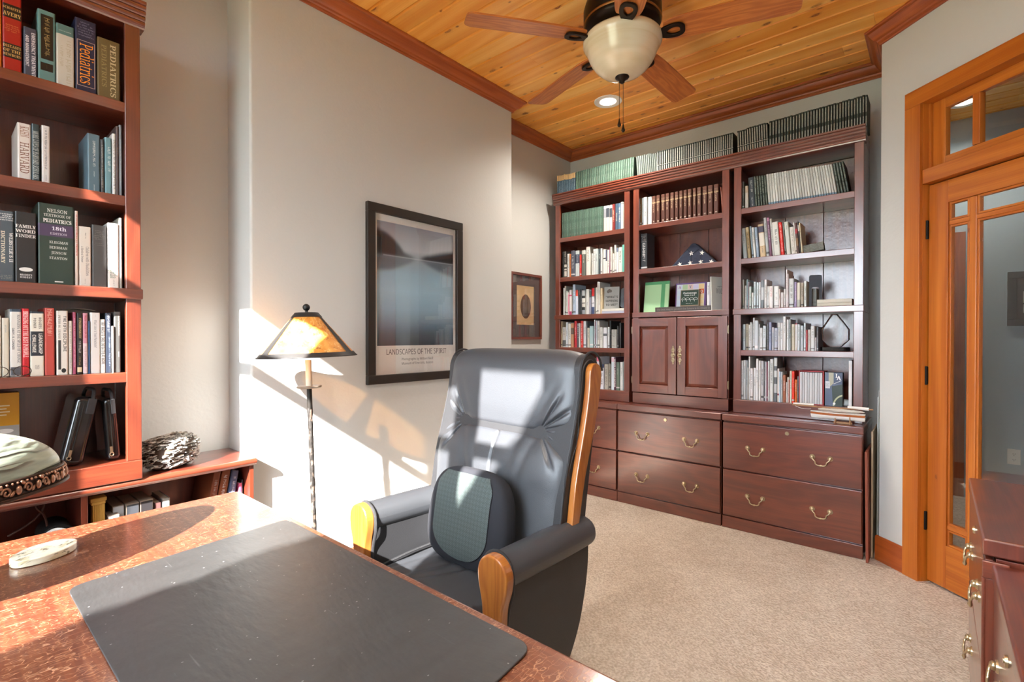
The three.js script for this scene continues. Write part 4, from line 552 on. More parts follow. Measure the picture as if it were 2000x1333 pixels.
['T',2.491,[[-0.841,0.017,0.181,0,'J2'],[-0.824,0.018,0.181,0,'J2'],[-0.806,0.017,0.182,0,'J2'],[-0.789,0.017,0.182,0,'J2'],[-0.772,0.017,0.183,0,'J2'],[-0.755,0.016,0.183,0,'J2'],[-0.739,0.017,0.184,0,'J2'],[-0.722,0.016,0.184,0,'J2'],[-0.706,0.017,0.184,0,'J2'],[-0.689,0.016,0.185,0,'J2'],[-0.673,0.016,0.185,0,'J2'],[-0.657,0.016,0.186,0,'J2'],[-0.641,0.016,0.186,0,'J2'],[-0.625,0.016,0.187,0,'J2'],[-0.609,0.016,0.187,0,'J2'],[-0.593,0.015,0.187,0,'J2'],[-0.578,0.016,0.188,0,'J2'],[-0.562,0.015,0.188,0,'J2'],[-0.547,0.016,0.189,0,'J2'],[-0.531,0.015,0.189,0,'J2'],[-0.516,0.015,0.189,0,'J2'],[-0.501,0.015,0.19,0,'J2'],[-0.486,0.015,0.19,0,'J2'],[-0.471,0.015,0.191,0,'J2'],[-0.456,0.015,0.191,0,'J2'],[-0.441,0.014,0.191,0,'J2'],[-0.427,0.015,0.192,0,'J2'],[-0.412,0.014,0.192,0,'J2'],[-0.398,0.015,0.193,0,'J2'],[-0.383,0.014,0.193,0,'J2'],[-0.369,0.014,0.193,0,'J2'],[-0.355,0.014,0.194,0,'J2'],[-0.341,0.014,0.194,0,'J2'],[-0.327,0.014,0.194,0,'J2']]]];

const RUN = {                            // sets whose volumes look alike
  G: ['#4a6356', [[0.05, 0.34, 't#7f9488', 0.3, 0.65], [0.45, 0.72, 't#8fa297', 0.3, 0.65], [0.85, 0.93, 't#c4ccc6', 0.25, 0.7]], 'plain green bound journal'],
  D: ['#2c3a32', [[0.03, 0.6, 't#aeb6ae', 0.3, 0.7], [0.66, 0.95, 't#9aa49a', 0.3, 0.7]], 'dark green journal with silver lettering'],
  W: ['#c9cdca', [[0.02, 0.42, 't#8d9694', 0.2, 0.5], [0.03, 0.3, 't#8d9694', 0.6, 0.85], [0.92, 0.985, '#6f8ca6']], 'slim white journal with blue foot band'],
  C: ['#486477', [[0, 0.26, '#e0bd8a'], [0.3, 0.9, 't#a9bcc6', 0.35, 0.75], [0.94, 1, '#d6b688']], 'cream and blue bound journal'],
  Y: ['#5f6a66', [[0.04, 0.6, 't#7d8883', 0.3, 0.7]], 'grey green bound journal'],
  J: ['#2f3833', [[0.06, 0.58, '#8d918b', 0.3, 0.66], [0.06, 0.58, 't#c9c9c2', 0.3, 0.66], [0.6, 0.625, '#c4c4bc'], [0.66, 0.96, '#989b94', 0.3, 0.7], [0.68, 0.95, 't#d0d0c8', 0.3, 0.7]], 'dark journal with silver spine and white crossband'],
  J2: ['#2a352f', [[0.06, 0.52, '#7f857e', 0.3, 0.64], [0.06, 0.52, 't#b5b6ae', 0.3, 0.64], [0.64, 0.95, '#878c85', 0.32, 0.66], [0.66, 0.94, 't#bcbcb4', 0.32, 0.66]], 'dark green journal with silver spine print'],
};
const WHERE = { L1: 'top shelf, left section', L2: 'second shelf, left section', L3: 'third shelf, left section', L4: 'fourth shelf, left section', L5: 'bottom shelf, left section', C1: 'top shelf, middle section', C2: 'flag shelf', C3: 'shelf above the cupboard doors', R1: 'top shelf, right section', R2: 'second shelf, right section', R3: 'third shelf, right section', R4: 'award shelf, right section', R5: 'bottom shelf, right section', T: 'on top of the bookcase' };
const matH = std({ map: ctex(atH.c), roughness: 0.5 }), matL = phy({ map: ctex(atL.c), roughness: 0.42, clearcoat: 0.15, clearcoatRoughness: 0.3 });
const protos = new Map(), runBase = {};
let bookSeed = 100;
for (const [row, y, list] of ROWS) {
  const v = row === 'T' ? 3.575 : 3.555, count = {};
  list.forEach(([x, w, h, lean, col, print], i) => {
    bookSeed += 7; const run = RUN[col], vol = col[0] === 'N';
    const th = Math.max(0.004, w - (RUN[col] ? 0.0016 : 0.0008)), hh = Math.min(h, 0.3); let g, label, group, name;
    const dep = row === 'T' ? 0.17 : 0.13 + 0.05 * hash(bookSeed, 1, 2), inset = run || vol ? 0 : 0.012 * hash(bookSeed, 2, 3);
    if (run) {
      const variant = i % 4, key = col + variant + (row === 'T' ? 't' : 's');
      const [s, fresh] = atH.slot(0.022, 0.2, key); if (fresh) { const c = hex(run[0]), q = 0.92 + 0.05 * variant, cc = '#' + c.map((k) => Math.round(cl(k * q) * 255).toString(16).padStart(2, '0')).join(''); paint(atH, s, cc, run[1], 31 * variant + col.charCodeAt(0)); }
      const pk = key + th.toFixed(3) + hh.toFixed(2) + dep.toFixed(2); g = protos.get(pk); if (!g) { g = bookGeo(th, hh, 0.16, s); protos.set(pk, g); }
      const set = row === 'T' ? (col[0] === 'J' ? 'in the row atop the bookcase' : 'atop the left section') : 'on ' + WHERE[row];
      label = run[2] + ' ' + set + (col === 'D' ? (i > 20 ? ', right end' : ', left end') : ''); group = label; name = 'bound_journal';
    } else if (vol) {
      const k = +col.slice(1), [s] = atH.slot(th, hh); paint(atH, s, '#4f2a20', [[0, 0.1, '#5a3020'], [0.12, 0.2, 'h#d8c39a'], [0.22, 0.235, '#cdb68a'], [0.25, 0.265, '#cdb68a'], [0.28, 0.58, 't#d9c6a0', 0.3, 0.6], [0.88, 0.95, 'x' + k + '#d8d2c2', 0.28, 0.72]], bookSeed);
      g = bookGeo(th, hh, 0.17, s); name = 'reference_volume'; label = 'brown reference volume with gold bands, ' + ORD[k - 1] + ' of fourteen on middle section top shelf'; group = 'brown reference set';
    } else {
      const [s] = atH.slot(th, hh); paint(atH, s, col, print, bookSeed); g = bookGeo(th, hh, dep, s); name = 'book'; const c = (th < 0.012 ? 'thin ' : th > 0.03 ? 'thick ' : '') + colourName(col);
      label = c + ' book, ' + ORD[i % 34] + ' from left on the ' + WHERE[row]; group = 'books on the ' + WHERE[row];
      if (row === 'C2') { label = 'thick black reference book standing left of the folded flag'; group = undefined; }
      if (row === 'C3') { label = (i ? 'thin grey' : 'white') + ' book standing beside the alphabet book above the cupboards'; group = undefined; }
    }
    const o = one(name, g, matH, label, 'book', [x, y + 0.0005, v + inset], 0, group);
    if (lean) { o.rotation.z = lean * PI / 180; if (lean < 0) o.position.y += th * Math.sin(-lean * PI / 180); }
  });
}
// books in the tall left bookcase: [v, thickness, height, colour, print, label words]
const TALL = [
  [2.135, 'top', [
    [0.131, 0.028, 0.25, '#d9821e', [[0.1, 0.9, 't#7a3a10']], 'orange hardback at the left edge'],
    [0.16, 0.046, 0.262, '#a31b14', [[0.15, 0.32, '#1c1410', 0.06, 0.96], [0.16, 0.31, 'x^SCHAFFER|AVERY#d9b36a'], [0.4, 0.5, 'h#d9a35a'], [0.64, 0.82, '#1c1410', 0.06, 0.96], [0.65, 0.81, 'x^DISEASES|OF THE|NEWBORN#d9b36a']], 'tall red textbook with black and gold title panels'],
    [0.209, 0.034, 0.167, '#3c4150', [[0.08, 0.96, 'wEMERGENCY TREATMENT#dcdce0', 0.48, 0.92], [0.16, 0.78, 'wAND MANAGEMENT#dcdce0', 0.1, 0.48]], 'slate paperback titled emergency treatment and management'],
    [0.244, 0.046, 0.245, '#5f8a88', [[0.06, 0.68, '#15110d', 0.2, 0.84], [0.1, 0.64, 't#9a8a5a', 0.36, 0.66], [0.73, 0.84, '#15110d', 0.18, 0.82], [0.76, 0.81, 't#6a6248', 0.3, 0.7]], 'teal textbook with black title panels'],
    [0.291, 0.048, 0.219, '#c5c0b2', [[0, 0.16, '#4f7470'], [0.09, 0.12, 'h#d8dcd4'], [0.24, 0.9, 't#b1a88f', 0.5, 0.8], [0.34, 0.7, 't#b1a88f', 0.2, 0.4]], 'cream textbook with teal cap'],
    [0.341, 0.06, 0.264, '#1e2440', [[0.03, 0.24, 'h#8a90a8'], [0.29, 0.9, 'o#dcc4b4'], [0.32, 0.87, 'w~Pediatrics#f0962a']], 'navy textbook with orange lettering Pediatrics'],
    [0.402, 0.068, 0.222, '#6a5a38', [[0.06, 0.94, 'w^PEDIATRICS#cbbd96', 0.46, 0.86], [0.1, 0.8, 'w^PEDIATRICS#8f8256', 0.12, 0.46]], 'olive textbook lettered PEDIATRICS beside the right post']]],
  [1.787, 'second', [
    [0.193, 0.034, 0.19, '#d4cdc6', [[0.05, 0.24, 'w~KAHN#7a4a30'], [0.33, 0.88, 'w~HARVARD#6a3a24']], 'cream book lettered HARVARD'],
    [0.227, 0.021, 0.196, '#2e4045', [[0.12, 0.95, 'w~MORE LIVES OF HARVARD SCHOLARS#c8d0cc']], 'dark teal book beside the HARVARD book'],
    [0.252, 0.022, 0.199, '#cfcac6', [[0.05, 0.75, 't#6a6a70', 0.35, 0.65], [0.85, 0.95, 't#6a6a70', 0.35, 0.65]], 'pale book standing alone right of the dark teal one'],
    [0.373, 0.036, 0.21, '#5a7480', [[0.1, 0.55, 't#dce0e0', 0.4, 0.62], [0.63, 0.74, 't#dce0e0', 0.4, 0.62], [0.86, 0.98, 't#dce0e0', 0.4, 0.62]], 'thick blue grey book at the head of the short group'],
    [0.41, 0.01, 0.198, '#4a4e50', [[0.1, 0.9, 't#b0b0a8']], 'thin charcoal book'],
    [0.422, 0.021, 0.21, '#6f98a0', [[0.16, 0.6, 't#e4ece8', 0.4, 0.8]], 'light teal book'],
    [0.444, 0.011, 0.23, '#d8d8d6', [[0.1, 0.9, 't#5a5a5a']], 'thin white book'],
    [0.455, 0.01, 0.261, '#5a4a48', [[0.3, 0.4, 't#a08060']], 'thin brown book'],
    [0.465, 0.009, 0.269, '#8a8f96', [[0.2, 0.8, 't#b0b4b8']], 'thin silver book against the right post']]],
  [1.442, 'third', [
    [0.121, 0.063, 0.233, '#4c5860', [[0.03, 0.14, 'xHOME|AND|OFFICE|EDITION#d8dcdc', 0.45, 1], [0.3, 0.72, 'w^WEBSTER\'S II#e4e4e0', 0.74, 0.98], [0.28, 0.74, 'w^DICTIONARY#e0d8c0', 0.46, 0.7], [0.9, 0.97, 'h#b8b49c', 0.4, 1]], 'slate dictionary at the left edge'],
    [0.185, 0.053, 0.237, '#2a2a2b', [[0.17, 0.37, 'x^FAMILY|WORD|FINDER#e8e6e0'], [0.78, 0.84, 'e#d8d8d4'], [0.87, 0.94, 'xREADER\'S|DIGEST#d8d8d4', 0.2, 0.8]], 'black reference book titled Family Word Finder'],
    [0.241, 0.094, 0.278, '#2f4038', [[0.05, 0.115, 'x~NELSON#e6e6e0', 0.22, 0.84], [0.115, 0.165, 'x~TEXTBOOK OF#e0e0da', 0.12, 0.95], [0.17, 0.245, 'x^PEDIATRICS#f0f0ea', 0.1, 0.97], [0.25, 0.4, '#4a3c58'], [0.265, 0.335, 'x^18th#e8e8f0', 0.35, 0.8], [0.345, 0.385, 'x~EDITION#d8d8e0', 0.3, 0.82], [0.45, 0.495, 'x~KLIEGMAN#dfe2dc', 0.28, 0.85], [0.515, 0.56, 'x~BEHRMAN#dfe2dc', 0.28, 0.83], [0.58, 0.625, 'x~JENSON#dfe2dc', 0.34, 0.8], [0.645, 0.69, 'x~STANTON#dfe2dc', 0.28, 0.83], [0.955, 0.968, '#e0e0da', 0.45, 0.68]], 'very thick green Nelson textbook with purple band'],
    [0.337, 0.009, 0.267, '#c8b8ac', [[0.05, 0.6, 't#b03030']], 'thin tan book with red lettering'],
    [0.347, 0.035, 0.215, '#d3cdc2', [[0.1, 0.2, 't#5a5650', 0.4, 0.7], [0.33, 0.82, 'w~Children with Disabilities#45454b', 0.48, 0.88], [0.33, 0.6, 'w~A Medical Primer#45454b', 0.16, 0.44], [0.87, 0.96, 't#9a958c', 0.35, 0.65]], 'cream paperback titled Children with Disabilities'],
    [0.384, 0.043, 0.227, '#4a4a4a', [[0.08, 0.24, 'h#8a8a86'], [0.28, 0.34, 'h#6f6f6c']], 'charcoal book with faint title'],
    [0.429, 0.033, 0.241, '#cfcac4', [[0.04, 0.13, 'e#9a9a96'], [0.24, 0.85, 'w~Child Health Encyclopedia#2f5a48'], [0.87, 0.97, 't#6a6a66']], 'cream book with green lettering'],
    [0.463, 0.009, 0.266, '#a9a79f', 0, 'thin grey book against the right post']]],
  [1.128, 'fourth', [
    [0.124, 0.029, 0.202, '#d5d0c4', 0, 'cream book at the left edge'],
    [0.154, 0.017, 0.195, '#cfc9b8', [[0.12, 0.26, 't#8a9aa0', 0.2, 0.8]], 'short cream paperback'],
    [0.172, 0.028, 0.225, '#d5d2cc', [[0, 0.04, '#3c4a5a'], [0.08, 0.8, 'w^MANAGING AT THE SPEED OF CHANGE#55585e', 0.52, 0.95], [0.28, 0.6, 'wDARYL R. CONNER#4a4a50', 0.14, 0.46], [0.86, 0.98, '#50545c', 0.1, 0.9]], 'pale book titled Managing at the Speed of Change'],
    [0.201, 0.018, 0.228, '#c4202a', [[0.04, 0.72, 'w^BRINGING OUT THE BEST IN PEOPLE#f4dcd8'], [0.75, 0.86, 't#6a1014'], [0.9, 0.98, 'h#2a0c0c']], 'red book titled Bringing Out the Best in People'],
    [0.22, 0.035, 0.219, '#d9d5c8', [[0, 0.03, '#2c3440'], [0.09, 0.27, 'wKOUZES#4a4a48', 0.55, 0.85], [0.1, 0.26, 'wPOSNER#4a4a48', 0.2, 0.5], [0.31, 0.69, '#262c34', 0.06, 0.95], [0.34, 0.66, 'wLEADERSHIP#e6e2d6', 0.5, 0.92], [0.36, 0.64, 'wCHALLENGE#e6e2d6', 0.1, 0.5], [0.83, 0.9, 'h#3a3a3c', 0.25, 0.75]], 'cream book with black Leadership Challenge box'],
    [0.256, 0.026, 0.232, '#b4473e', [[0.02, 0.4, 't#d9a89a', 0.2, 0.8]], 'brick red jacketed book'],
    [0.286, 0.031, 0.224, '#d6d2ca', [[0.08, 0.64, 'wTHE FIFTH DISCIPLINE#33312f', 0.5, 0.9], [0.07, 0.44, 'wPETER M. SENGE#8a8782', 0.12, 0.42], [0.46, 0.92, '#3a3a3a', 0.18, 0.4], [0.9, 0.97, 'e#262626', 0.3, 0.9]], 'cream paperback titled The Fifth Discipline'],
    [0.318, 0.011, 0.189, '#cac6be', [[0.1, 0.9, 't#8a867c']], 'thin short cream book'],
    [0.33, 0.009, 0.22, '#a04a66', [[0.1, 0.9, 't#e0c0cc']], 'thin rose book'],
    [0.34, 0.016, 0.218, '#1f1d1c', [[0.08, 0.42, 'w^SYNCHRONICITY#d9c08a', 0.3, 0.85], [0.46, 0.66, 't#d8d4cc', 0.2, 0.85], [0.72, 0.86, 't#c8a468', 0.25, 0.75], [0.89, 0.97, '#d9c9a4', 0.12, 0.88]], 'black paperback titled Synchronicity'],
    [0.357, 0.014, 0.218, '#c88a98', [[0.04, 0.42, 't#8a2038'], [0.5, 1, '#d9c2c4'], [0.55, 0.9, 't#a08088']], 'pink paperback'],
    [0.372, 0.005, 0.19, '#3a5a80', [], 'thin blue booklet'],
    [0.378, 0.028, 0.221, '#d8d6d2', [[0.12, 0.58, 'w~What Color Is Your Parachute?#4a4a52', 0.3, 0.72], [0.04, 0.07, 't#8a929c', 0.3, 0.7]], 'white paperback titled What Color Is Your Parachute'],
    [0.407, 0.014, 0.197, '#dcdad4', [[0.04, 0.84, 'w1001 WAYS TO TAKE INITIATIVE AT WORK#1e1e1e'], [0.88, 0.95, 't#3a3a3a']], 'white paperback titled 1001 Ways to Take Initiative'],
    [0.421, 0.017, 0.221, '#3a4456', [[0.03, 0.35, 't#c8ccd4'], [0.4, 0.9, 't#9aa4b4', 0.5, 0.85]], 'navy leadership book'],
    [0.439, 0.006, 0.173, '#c4c0ba', [], 'thin short grey booklet'],
    [0.446, 0.021, 0.226, '#4a4a48', [[0.06, 0.4, 'w^EXPRESSION#bdb7a4', 0.5, 0.92], [0.66, 0.75, 't#e0e0da', 0.45, 0.85]], 'charcoal book lettered EXPRESSION']]]];
for (const [y, word, list] of TALL) for (const [v, w, h, col, print, text] of list) {
  bookSeed += 11; const [s] = atL.slot(w, h); paint(atL, s, col, print, bookSeed);
  one('book', bookGeo(w - 0.0008, h, 0.15 + 0.04 * hash(bookSeed, 1, 2), s, 0.004), matL, text + ' on the ' + word + ' shelf', 'book', [-2.327 - 0.006 * hash(bookSeed, 3, 4), y + 0.0005, v], PI / 2);
}

// ---------------------------------------------------------------- executive chair
{
  const o = thing('office_chair', 'black leather executive chair with honey wood trim at the desk', 'chair', [-1.24, 0, 1.25]);
  const W = 0.325, YS = 0.935;
  const frontZ = (y) => -0.035 - 0.05 * sst(0.45, 0.75, y) - 0.085 * sst(0.7, 1.15, y) + 0.014 * Math.exp(-(((y - 0.68) / 0.16) ** 2));
  const path = [];                      // side profile of the cushion from the seat up and over the head roll
  for (let i = 0; i <= 70; i++) { const y = 0.44 + 0.69 * i / 70; path.push([y, frontZ(y)]); }
  const zc = frontZ(1.13) - 0.072; for (let i = 1; i <= 24; i++) { const a = PI * i / 24 * 1.05; path.push([1.13 + 0.078 * Math.sin(a), zc + 0.072 * Math.cos(a)]); }
  const N = path.length - 1;
  const pt = (s) => { const k = cl(s) * N, i = Math.min(N - 1, Math.floor(k)), f = k - i; return [mix(path[i][0], path[i + 1][0], f), mix(path[i][1], path[i + 1][1], f)]; };
  const norm = (s) => { const a = pt(s - 0.012), b = pt(s + 0.012), dy = b[0] - a[0], dz = b[1] - a[1], l = Math.hypot(dy, dz) || 1; return [-dz / l, dy / l]; };   // [ny, nz] outwards
  const angs = [-0.95, -0.55, -0.18, 0.2, 0.6, 1.0];
  const relief = (x, y, roll) => {
    let d = 0.02 * (1 - Math.pow(Math.abs(x) / W, 5)) - 0.012;
    d += 0.006 * Math.exp(-(((y - 1.05) / 0.09) ** 2)) + 0.006 * Math.exp(-(((y - 0.82) / 0.07) ** 2));
    if (!roll) {
      const seam = YS - 0.012 * Math.sin((x + W) * 2.2);
      d -= 0.017 * Math.exp(-(((y - seam) / 0.011) ** 2)) * sst(0.225, 0.18, Math.abs(x));
      d -= 0.012 * Math.exp(-(((y - seam) / 0.05) ** 2));
      if (y < YS) d -= 0.006 * Math.exp(-((x / 0.006) ** 2)) * sst(YS, YS - 0.03, y);
      for (const sx of [-1, 1]) {
        const dx = sx * x - 0.185, dy = y - YS, r = Math.hypot(dx, dy), a = Math.atan2(dy, dx);
        if (dx > -0.02) for (const q of angs) d -= 0.014 * Math.exp(-(((a - q) / (0.05 + 0.1 * r)) ** 2)) * sst(0.0, 0.025, r) * sst(0.17, 0.07, r);
        d -= 0.014 * Math.exp(-((r / 0.02) ** 2));
        // soft drag lines running down from each gather
        const u2 = dx + 0.35 * (YS - y); d -= 0.0028 * Math.exp(-(((u2 - 0.0) / 0.018) ** 2)) * sst(YS, YS - 0.05, y) * sst(0.62, 0.75, y) + 0.0022 * Math.exp(-(((u2 + 0.06) / 0.016) ** 2)) * sst(YS, YS - 0.05, y) * sst(0.68, 0.8, y);
        const u3 = dx - 0.5 * (y - YS); d -= 0.0028 * Math.exp(-(((u3 + 0.03) / 0.02) ** 2)) * sst(YS + 0.02, YS + 0.06, y) * sst(YS + 0.2, YS + 0.1, y);
      }
    }
    return d + 0.003 * (fbm(x + 0.5, y, 9, 9, 3, 2) - 0.5);
  };
  const cush = grid(150, 210, (u, s) => {
    const [y, z] = pt(s), [ny, nz] = norm(s), wy = W * (0.965 + 0.035 * sst(0.5, 0.95, y)), x = (u * 2 - 1) * wy, roll = s > 71 / N;
    const e = Math.pow(Math.abs(u * 2 - 1), 18) * 0.016, d = relief(x, y, roll) - e;
    return [x, y + ny * d, z + nz * d];
  });
  const puv = cush.attributes.uv; for (let i = 0; i < puv.count; i++) puv.setXY(i, puv.getX(i) * 0.66, puv.getY(i) * 0.95);
  mesh('back_cushion', cush, M.leather, o);
  // shell behind the cushion: side gussets and rear face
  { const pos = []; const sideP = path.map(([y, z]) => [y, z]); sideP.push([0.95, -0.285], [0.7, -0.235], [0.44, -0.19]);
    const sh = new THREE.Shape(sideP.map(([y, z]) => new THREE.Vector2(z, y))); const g = new THREE.ExtrudeGeometry(sh, { depth: 2 * W - 0.018, bevelEnabled: true, bevelThickness: 0.006, bevelSize: 0.006, bevelOffset: -0.013, bevelSegments: 2 }); g.rotateY(-PI / 2); g.translate(W - 0.009, 0, 0); mesh('back_shell', uvGrain(g, 'y'), M.leatherDark, o); void pos; }
  for (const s of [-1, 1]) {
    mesh('piping', tube(path.filter((_, i) => i % 4 === 0).map(([y, z], i) => [s * (W * (0.965 + 0.035 * sst(0.5, 0.95, y)) - 0.003), y, z - 0.012]), 0.0042, 90, 7), M.leatherDark, o);
    // honey-coloured wooden side rail following the back, rounded at the top
    const outer = [], inner = []; for (let i = 0; i <= 30; i++) { const t = i / 30, y = 0.56 + 0.575 * t, zf = frontZ(y) - 0.042, w = 0.03 + 0.035 * t; outer.push([zf, y]); inner.push([zf - w, y - 0.01 * t]); }
    const top = []; for (let i = 1; i < 10; i++) { const a = PI * i / 10, c = (outer[30][0] + inner[30][0]) / 2, r = (outer[30][0] - inner[30][0]) / 2; top.push([c + r * Math.cos(a), outer[30][1] + r * 0.95 * Math.sin(a)]); }
    const sh = new THREE.Shape([...outer, ...top, ...inner.reverse()].map(([z, y]) => new THREE.Vector2(z, y)));
    const g = new THREE.ExtrudeGeometry(sh, { depth: 0.016, bevelEnabled: true, bevelThickness: 0.004, bevelSize: 0.004, bevelSegments: 3 }); g.rotateY(-PI / 2); g.translate(s > 0 ? W + 0.018 : -W + 0.0, 0, 0);
    mesh('side_rail', uvGrain(g, 'y'), M.honey, o);
    // padded arm: rolled top, panel below
    const ax = s * 0.318, roll = 0.05;
    const arm = grid(40, 60, (u, t) => { const a = u * 2 * PI, z = mix(0.232, -0.205, t), end = Math.min(1, Math.min(t, 1 - t) * 26), q = Math.sqrt(1 - (1 - cl(end)) ** 2) * 0.16 + 0.84, rr = roll * (1 + 0.04 * Math.sin(t * 3)) * (t > 0.93 ? q : 1), drop = -0.012 * t; return [ax + s * 0.004 + Math.cos(a) * rr * 1.05, 0.612 + drop + Math.sin(a) * rr, z]; });
    mesh('arm_pad', join(arm, mv(new THREE.SphereGeometry(roll * 0.9, 20, 12).scale(1.05, 1, 0.35), ax + s * 0.004, 0.6, -0.203)), M.leather, o);
    const side = new THREE.Shape(); side.moveTo(0.228, 0.6); side.lineTo(0.228, 0.12); side.lineTo(0.1, 0.12); side.quadraticCurveTo(-0.06, 0.16, -0.14, 0.32); side.quadraticCurveTo(-0.19, 0.44, -0.192, 0.54); side.lineTo(-0.192, 0.6); side.closePath();
    const sg = new THREE.ExtrudeGeometry(side, { depth: 0.05, bevelEnabled: true, bevelThickness: 0.008, bevelSize: 0.008, bevelOffset: -0.008, bevelSegments: 3 }); sg.rotateY(-PI / 2); sg.translate(ax + 0.025, 0, 0);
    mesh('arm_panel', uvGrain(sg, 'y'), M.leatherDark, o);
    // wooden facing on the arm front: broad head, waist, flared foot
    const f = new THREE.Shape(); f.moveTo(-0.031, 0.3); f.bezierCurveTo(-0.034, 0.4, -0.03, 0.46, -0.034, 0.5); f.bezierCurveTo(-0.036, 0.545, -0.056, 0.56, -0.054, 0.61); f.bezierCurveTo(-0.05, 0.678, 0.042, 0.682, 0.05, 0.615); f.bezierCurveTo(0.052, 0.57, 0.034, 0.55, 0.033, 0.5); f.bezierCurveTo(0.032, 0.44, 0.034, 0.38, 0.035, 0.3); f.closePath();
    const fg = new THREE.ExtrudeGeometry(f, { depth: 0.022, bevelEnabled: true, bevelThickness: 0.006, bevelSize: 0.006, bevelOffset: -0.004, bevelSegments: 3, curveSegments: 18 }); if (s > 0) fg.scale(-1, 1, 1); const fi = fg; if (s > 0) { const p = fi.attributes.position, n = fi.attributes.normal; for (let i = 0; i < p.count; i += 3) for (const at of [p, n]) { const a = [at.getX(i + 1), at.getY(i + 1), at.getZ(i + 1)]; at.setXYZ(i + 1, at.getX(i + 2), at.getY(i + 2), at.getZ(i + 2)); at.setXYZ(i + 2, ...a); } }
    fi.translate(ax + s * 0.004, 0, 0.236); mesh('arm_facing', uvGrain(fi, 'y'), M.honey, o);
    mesh('arm_piping', tube([[ax - 0.032, 0.32, 0.231], [ax - 0.034, 0.5, 0.231], [ax - 0.052, 0.575, 0.231], [ax - 0.045, 0.64, 0.231], [ax, 0.666, 0.231], [ax + 0.046, 0.64, 0.231], [ax + 0.054, 0.575, 0.231], [ax + 0.036, 0.5, 0.231], [ax + 0.034, 0.32, 0.231]], 0.006, 50, 8), M.leatherDark, o);
  }
  const seat = grid(70, 60, (u, v) => { const x = (u * 2 - 1) * 0.272, z = mix(0.29, -0.09, v), ed = Math.max(Math.pow(Math.abs(u * 2 - 1), 8), Math.pow(Math.max(0, 1 - v * 6), 2) * 0.9), wr = 0.006 * Math.exp(-(((x + 0.05 + 0.4 * (z - 0.1)) / 0.02) ** 2)) + 0.005 * Math.exp(-(((x - 0.02 + 0.5 * (z - 0.1)) / 0.018) ** 2)) + 0.004 * Math.exp(-(((x + 0.13 + 0.3 * z) / 0.02) ** 2)); return [x, 0.462 + 0.018 * Math.cos(u * PI - PI / 2) - 0.05 * ed - wr + 0.004 * (fbm(u, v, 6, 6, 12, 2) - 0.5), z]; });
  mesh('seat_cushion', join(seat, box(-0.27, 0.27, 0.3, 0.425, -0.1, 0.285, 0.02)), M.leather, o);
  mesh('seat_piping', tube([[-0.262, 0.452, -0.06], [-0.266, 0.45, 0.1], [-0.255, 0.44, 0.25], [-0.2, 0.44, 0.282], [0.2, 0.44, 0.282], [0.255, 0.44, 0.25], [0.266, 0.45, 0.1], [0.262, 0.452, -0.06]], 0.005, 80, 6), M.leatherDark, o);
  mesh('gas_lift', join(mv(new THREE.CylinderGeometry(0.028, 0.028, 0.2, 20), 0, 0.2, 0.02), box(-0.12, 0.12, 0.27, 0.3, -0.08, 0.14, 0.004)), M.black, o);
  for (let i = 0; i < 5; i++) { const a = i * 2 * PI / 5 + 0.3, c = Math.cos(a), s = Math.sin(a); const l = mesh('base_leg', tube([[0, 0.12, 0.02], [c * 0.15, 0.105, 0.02 + s * 0.15], [c * 0.3, 0.075, 0.02 + s * 0.3]], 0.022, 14, 8), M.honey, o); mesh('caster', new THREE.CylinderGeometry(0.027, 0.027, 0.04, 18).rotateZ(PI / 2).rotateY(-a).translate(c * 0.3, 0.028, 0.02 + s * 0.3), M.black, l); }
}
